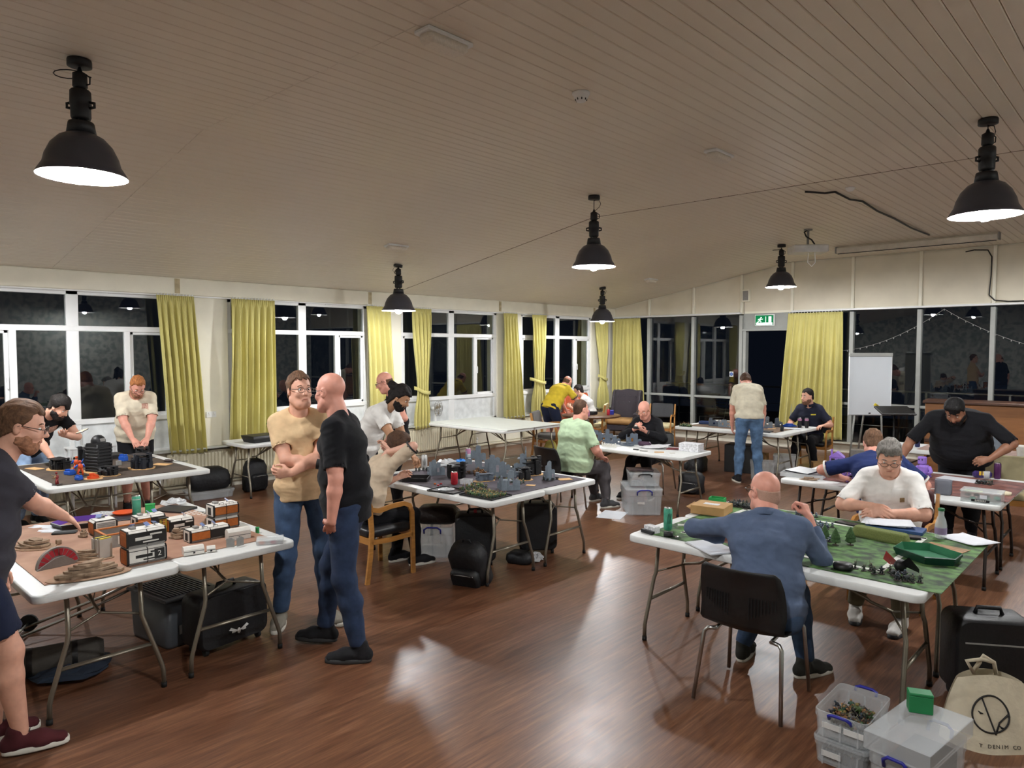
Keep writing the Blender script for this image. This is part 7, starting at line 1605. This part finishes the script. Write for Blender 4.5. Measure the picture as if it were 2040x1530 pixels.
t = thing('spiky_plant', 'spiky green potted plant on the sill behind the folded-arms man', 'plant', (XL + .12, 5.36, .626)); MB().lathe([(0, 0), (.05, 0), (.07, .1), (.066, .1), (0, .09)], 18).build('pot', m_white, t); rs = random.Random(4)
for i in range(26):
    a, b_ = rs.uniform(0, 6.28), rs.uniform(.03, .13); hh = rs.uniform(.15, .3); MB().tube([(0, 0, .09), (b_ * .4 * math.cos(a), b_ * .4 * math.sin(a), .09 + hh * .6), (b_ * math.cos(a), b_ * math.sin(a), .09 + hh)], [.006, .006, .001], 4).build('leaf', mat('leaf_green2', '5f8a3a', .6), t)
t = thing('black_crate', 'black open box on the table against the second window', 'box', (-9.30, 4.80, ZT), R(95)); MB().loft([[(u * k, v * k, z) for u, v in rrect(.42, .32, .01)] for k, z in ((.85, 0), (1, .09))]).build('body', m_dark, t); MB().box((0, 0, .092), (.40, .30, .004)).build('top_panel', m_tabl, t)
t = thing('side_table', 'small white shelf unit below the leftmost window', 'table', (-9.95, 2.86, 0), R(0)); MB().box((0, 0, .80), (.26, .52, .02), b=.004).build('top', m_white, t); MB().box((0, 0, .45), (.24, .48, .02), b=.004).build('shelf', m_white, t)
for su in (-1, 1):
    for sv in (-1, 1): MB().box((su * .11, sv * .24, .4), (.03, .03, .8), b=.004).build('leg', m_white, t)
P_('water_bottle', 'tall white ribbed bottle on the small white shelf unit', 'bottle', MB().lathe([(0, 0), (.035, 0), (.037, .02), (.034, .05), (.037, .08), (.034, .11), (.037, .14), (.03, .19), (.03, .215), (0, .215)], 18), mat('white_bottle', 'c6cacb', .3, noise=(60, .1)), (-9.92, 2.72, .81))
# emergency and exit fittings
t = thing('exit_sign', 'green illuminated running man exit sign above the doorway', 'exit sign', (-6.33, YF - .04, 2.63)); MB().box((0, 0, 0), (.42, .04, .24), b=.006).build('housing', m_white, t); g_ = emis('exit_green', '1f8a52', .55); w_ = emis('exit_white', 'd8ffe8', 1.3); MB().box((0, -.021, 0), (.385, .004, .205)).build('face', g_, t)
MB().ell((-.07, -.024, .055), (.016, .003, .016), 8, 6).build('figure_head', w_, t); MB().tube([(-.08, -.024, .035), (-.1, -.024, -.01)], .014, 6).build('figure_body', w_, t)
for pts in ([(-.1, -.024, -.01), (-.07, -.024, -.03), (-.08, -.024, -.065)], [(-.1, -.024, -.01), (-.13, -.024, -.035), (-.16, -.024, -.04)], [(-.08, -.024, .03), (-.05, -.024, .015), (-.03, -.024, .03)], [(-.085, -.024, .03), (-.12, -.024, .025), (-.135, -.024, .0)]): MB().tube(pts, .0075, 6).build('figure_limb', w_, t)
for d_ in ((.03, 0, .012, .15), (.12, .0, .06, .15)): MB().box((d_[0], -.0235, 0), (d_[2], .002, d_[3])).build('pictogram_bar', w_, t)
MB().box((0, -.0235, -.075), (.34, .002, .04)).build('bright_strip', emis('exit_tube', 'e8fff2', 6), t)
t = thing('wall_speaker', 'small cream wall speaker above the door head', 'speaker', (-6.74, YF - .06, 3.16)); MB().box((0, 0, 0), (.17, .1, .26), b=.01).build('cabinet', m_cream, t); MB().box((.01, -.052, 0), (.12, .004, .2)).build('grille', m_hgry, t); MB().tube([(-.05, .03, -.13), (-.055, .03, -.25), (-.045, .03, -.38)], .003, 5).build('cable', m_dark, t)
def emlight(x, y, lb, rz=0, lit=False):
    z = ceilz(x); t = thing('bulkhead_light', lb, 'emergency light', (x, y, z), 0, 'ceiling emergency lights'); t.rotation_euler = (0, 0 if x > KX else -slope, 0)
    MB().box((0, 0, -.012), (.13, .34, .024), b=.006).build('base', m_white, t); MB().loft([[(u * k, v * k, q) for u, v in rrect(.11, .30, .03)] for k, q in ((1, -.024), (1, -.05), (.8, -.075))]).build('diffuser', mat('grey_prismatic_diffuser', 'ded6c8', .3, noise=(80, .08)), t)
    if lit: MB().ell((.03, .12, -.06), .008, 8, 6).build('indicator', emis('green_led', '40ff90', 8), t)
emlight(-3.08, 6.03, 'white bulkhead emergency light on the flat ceiling near the middle lamp'); emlight(-7.82, 6.05, 'white bulkhead emergency light on the sloping ceiling above the second window'); emlight(-7.82, 12.47, 'emergency light with a green indicator near the far corner', 0, True); emlight(-3.1, 2.75, 'faint bulkhead emergency light at the top of the picture')
t = thing('smoke_detector', 'round white smoke detector on the flat ceiling', 'smoke detector', (-3.07, 3.98, ZC)); MB().lathe([(0, 0), (.062, 0), (.062, -.012), (.055, -.02), (.05, -.022), (.05, -.035), (.04, -.042)], 24).build('base', m_white, t); MB().lathe([(.042, -.04), (.03, -.062), (0, -.066)], 20).build('dome', m_white, t)
for k in range(8): MB().box((.038 * math.cos(k * PI / 4), .038 * math.sin(k * PI / 4), -.048), (.006, .006, .014)).build('vent_slot', m_dark, t)
t = thing('smoke_detector', 'small detector beside the projector cable', 'smoke detector', (-2.68, 8.3, ZC)); MB().lathe([(0, 0), (.05, 0), (.05, -.015), (.03, -.04), (0, -.042)], 20).build('base', m_white, t)
t = thing('projector', 'white projector hanging upside down from the ceiling', 'projector', (-4.05, 10.75, ZC), R(38)); MB().box((0, 0, -.30), (.50, .34, .11), b=.015).build('body', mat('projector_white', 'c9c8c4', .4), t); MB().cyl((0, 0, 0), (0, 0, -.26), .018).build('mount_pole', m_hgry, t); MB().lathe([(0, -.0), (.06, 0), (.06, -.02), (0, -.02)], 16).build('mount_plate', m_hgry, t)
MB().box((.16, -.152, -.3), (.07, .004, .07)).build('vent_grille', m_hgry, t); MB().cyl((-.1, .15, -.3), (-.1, .18, -.3), .035).build('lens', m_dark, t)
for i in range(5): MB().box((-.12 + .04 * i, -.151, -.315), (.02, .003, .012)).build('port', m_dark, t)
MB().tube([(-.02, -.02, -.02), (-.07, -.05, -.05), (-.05, -.08, -.12), (.02, -.1, -.17), (.06, -.12, -.24)], .011, 8).build('black_lead', m_dark, t); MB().tube([(-.02, -.1, -.35), (-.03, -.1, -.5), (.03, -.1, -.56), (.08, -.1, -.5), (.07, -.1, -.35)], .006, 8).build('white_lead', m_white, t)
def wire(name, label, pts, r, m):
    P = [Vector(p) for p in pts]; out = []
    for i in range(len(P) - 1):
        for k in range(4): u = k / 4; out.append(tuple(P[i].lerp(P[i + 1], u)))
    out.append(tuple(P[-1])); return tag(MB().tube(out, r, 6).build(name, m), label, 'cable')
zc = ZC - .012
wire('ceiling_cable', 'dark cable clipped along the ceiling from the projector to the screen', [(-3.1, 8.12, zc), (-2.95, 8.3, zc - .01), (-2.86, 8.36, zc), (-2.84, 8.8, zc - .02), (-2.80, 9.1, zc), (-2.83, 9.8, zc - .015), (-2.85, 10.6, zc), (-2.86, 11.5, zc - .015), (-2.86, 12.5, zc)], .012, m_dark)
wire('wall_cable', 'dark cable running down the far wall panels at the right', [(-2.75, YF - .04, 3.72), (-2.62, YF - .05, 3.74), (-2.42, YF - .05, 3.72), (-2.36, YF - .05, 3.6), (-2.36, YF - .06, 3.3), (-2.38, YF - .06, 2.95), (-2.3, YF - .06, 2.86), (-2.1, YF - .06, 2.83), (-1.2, YF - .06, 2.83)], .01, m_dark)
t = thing('projection_screen', 'long white roller screen case fixed across the ceiling at the far wall', 'screen', (-3.2, 12.95, ZC - .012), R(0)); MB().box((0, 0, -.06), (2.35, .12, .10), b=.015).build('case', mat('screen_case', 'cfc8ba', .5), t); MB().box((0, -.03, -.115), (2.3, .02, .012)).build('weight_bar', m_dark, t)
for s in (-1, 1): MB().box((s * 1.18, 0, -.05), (.02, .13, .11)).build('end_cap', m_hgry, t)
# whiteboard flip chart
t = thing('flip_chart', 'white flip chart board on a stand with a yellow magnet', 'whiteboard', (-3.82, 13.05, 0), R(38)); MB().box((0, 0, 1.40), (.70, .03, 1.02), b=.012).build('board', mat('whiteboard_enamel', 'd3d9de', .25, noise=(2, .03)), t); MB().box((0, -.01, 1.93), (.71, .05, .06), b=.006).build('clamp', m_grey, t)
for pts in ([(-.2, .03, 1.2), (-.28, .1, .02)], [(.2, .03, 1.2), (.28, .1, .02)], [(0, .03, 1.5), (0, .5, .02)]): MB().tube(pts, .016, 8).build('leg', m_grey, t)
MB().at((.11, -.02, 1.06), 0, 0, R(38)).box((0, 0, 0), (.09, .01, .05), b=.004).build('yellow_magnet', mat('magnet_yellow', 'd8c22a', .5), t); MB().at((.115, -.027, 1.06), 0, R(90)).lathe([(.01, 0), (.018, 0), (.018, .003), (.01, .003)], 14).build('magnet_mark', m_dark, t); MB().box((0, -.02, .93), (.03, .01, .02)).build('small_clip', m_dark, t)
for s in (-1, 1): MB().box((s * .346, -.004, 1.4), (.012, .036, 1.02), b=.004).build('side_trim', m_white, t)
# piano and keyboard
t = thing('upright_piano', 'low brown wooden upright piano by the far glazing at the right', 'piano', (-1.60, 12.75, 0), R(6)); m_pia = mat('teak_veneer', '8d5f38', .4, noise=(3, .15), stretch=(1, 1, 8)); MB().box((0, 0, .66), (2.5, .5, 1.06), b=.01).build('case', m_pia, t); MB().box((0, -.02, 1.215), (2.56, .56, .045), b=.01).build('lid', mat('dark_teak', '4a3226', .4), t); MB().box((0, -.27, .62), (2.5, .05, .05), b=.006).build('moulding', mat('dark_teak', '4a3226'), t)
for s in (-1, 1): MB().box((s * 1.2, 0, .065), (.08, .5, .13), b=.006).build('foot', m_pia, t)
t = thing('keyboard_stand', 'black music stand with a flat desk in front of the far window', 'music stand', (-3.20, 12.22, 0), R(40)); MB().at((0, 0, 1.06), 0, R(18)).box((0, 0, 0), (.52, .32, .03), b=.006).build('desk', m_dark, t); MB().cyl((0, .02, 1.05), (0, .02, .1), .014).build('post', m_dark, t)
for k in range(3): a = k * 2 * PI / 3; MB().tube([(0, .02, .25), (.28 * math.cos(a), .02 + .28 * math.sin(a), .012)], .011, 8).build('leg', m_dark, t)
# cushion
t = thing('folded_umbrella', 'olive fabric hanging stand beside the bare white table legs', 'stand', (-8.15, 9.72, 0), R(30)); MB().cyl((0, 0, 0), (0, 0, .32), .012).build('post', m_dark, t); MB().loft([[(u * k, v * .5 * k, z) for u, v in rrect(.3, .22, .08)] for k, z in ((.95, .09), (1.0, .1), (.85, .25), (.55, .36), (.2, .4))]).build('fabric', mat('olive_yellow_fabric', '9a9148', .8), t)
# P11's floor papers and red thing
sheet('paper_sheet', 'torn white paper on the floor under the sage shirted man\'s table', 'paper', -4.98, 7.12, 20, .3, .42, m_paperw, .001, .0, .001)
t = thing('red_bag', 'red patterned bag on the floor under the middle table', 'bag', (-5.20, 7.95, 0), R(20)); MB().loft([[(u * k, v * k, z) for u, v in rrect(.3, .24, .09)] for k, z in ((.85, 0), (1, .05), (.95, .16), (.6, .22))]).build('body', mat('red_print_bag', '8f1f28', .6, noise=(14, .5)), t); MB().tube([(-.06, 0, .2), (-.05, 0, .3), (.05, 0, .3), (.06, 0, .2)], .01, 8).build('handle', MATS['red_print_bag'], t)
t = rucksack('black holdall slumped beneath the far table\'s left end', -5.75, 10.65, 100, .42, .26, .26, 0, strap=False, name='holdall')
# door sticker
t = thing('door_sticker', 'round blue sign sticker on the glass beside the doorway', 'sticker', (-7.08, YF + .012, 1.48)); MB().box((0, 0, 0), (.09, .002, .11)).build('white_square', m_wlab, t); MB().at((0, -.002, 0), 0, R(90)).lathe([(0, 0), (.038, 0), (.038, .002), (0, .002)], 24).build('blue_disc', mat('sign_blue', '2a56a8', .5), t); MB().box((0, -.0045, 0), (.05, .001, .008)).build('white_bar', m_wlab, t)
# ================================================================== OUTSIDE
struct(MB().box((-3, YF + 4.2, -.06), (20, 8, .1)).build('floor_terrace', mat('dark_decking', '2a2826', .8, noise=(3, .2), stretch=(1, 10, 1))))
t = thing('terrace_railing', 'steel railing along the terrace outside the glass wall', 'railing', (0, YF + 2.2, 0)); MB().cyl((-10, 0, 1.12), (3.5, 0, 1.12), .022).build('handrail', m_steel, t)
for i in range(10): MB().box((-9.6 + 1.45 * i, 0, .56), (.035, .035, 1.12)).build('post', m_steel, t)
for z in (.35, .72): MB().cyl((-10, 0, z), (3.5, 0, z), .007).build('wire_rail', m_steel, t)
def metal_chair(x, y, rz, lb):
    t = thing('garden_chair', lb, 'chair', (x, y, 0), R(rz), 'metal garden chairs outside'); 
    for s in (-1, 1): MB().tube([(s * .22, .22, 0), (s * .22, .2, .44), (s * .22, -.18, .44), (s * .22, -.26, .84)], .011, 8).build('side_frame', m_steel, t); MB().tube([(s * .22, -.16, .44), (s * .23, -.26, 0)], .011, 8).build('rear_leg', m_steel, t)
    for i in range(6): MB().box((0, .18 - .065 * i, .445), (.44, .04, .008)).build('seat_slat', m_steel, t)
    for i in range(4): MB().box((0, -.2 - .012 * i, .58 + .075 * i), (.44, .008, .03)).build('back_slat', m_steel, t)
metal_chair(-7.9, YF + .75, 150, 'slatted metal chair outside beneath the first glass bay'); metal_chair(-7.1, YF + .85, 200, 'slatted metal chair outside near the doorway'); metal_chair(-3.0, YF + 1.0, 170, 'slatted metal chair outside behind the music stand')
t = thing('string_lights', 'festoon string lights hung outside the right hand glass wall', 'string lights', (0, YF - .03, 0)); 
def caten(a, b, sag, n): return [(a[0] + (b[0] - a[0]) * k / n, 0, a[2] + (b[2] - a[2]) * k / n - sag * (1 - (2 * k / n - 1) ** 2)) for k in range(n + 1)]
for a, b, sag, n in (((-5.6, 0, 2.05), (-3.05, 0, 2.74), .32, 22), ((-3.05, 0, 2.74), (-.6, 0, 1.9), .22, 22)):
    pts = caten(a, b, sag, n); MB().tube(pts, .004, 5).build('wire', m_hgry, t)
    for p in pts[1::1]: MB().lathe([(0, 0), (.006, -.004), (.009, -.018), (.007, -.028), (0, -.03)], 8).build('bulb', mat('festoon_glass', '8f908c', .3), t, (p[0], p[1], p[2]))
import OpenImageIO as oiio, sys, numpy as np
b=oiio.ImageBuf('/workdir/render_main.png'); a=b.get_pixels(oiio.FLOAT)[...,:3]; s=a.shape[1]/2040
for x,y in [(600,300),(300,480),(1000,100),(1500,150),(1700,560),(1300,590),(415,700),(1025,720),(350,700),(1640,750),(850,1450),(1100,1250),(300,1450),(1700,1300),(600,1120),(950,845),(1735,770),(700,900),(590,900),(400,950)]:
    X,Y=int(x*s),int(y*s); print((x,y),(a[Y-3:Y+4,X-3:X+4].mean((0,1))*255).astype(int))
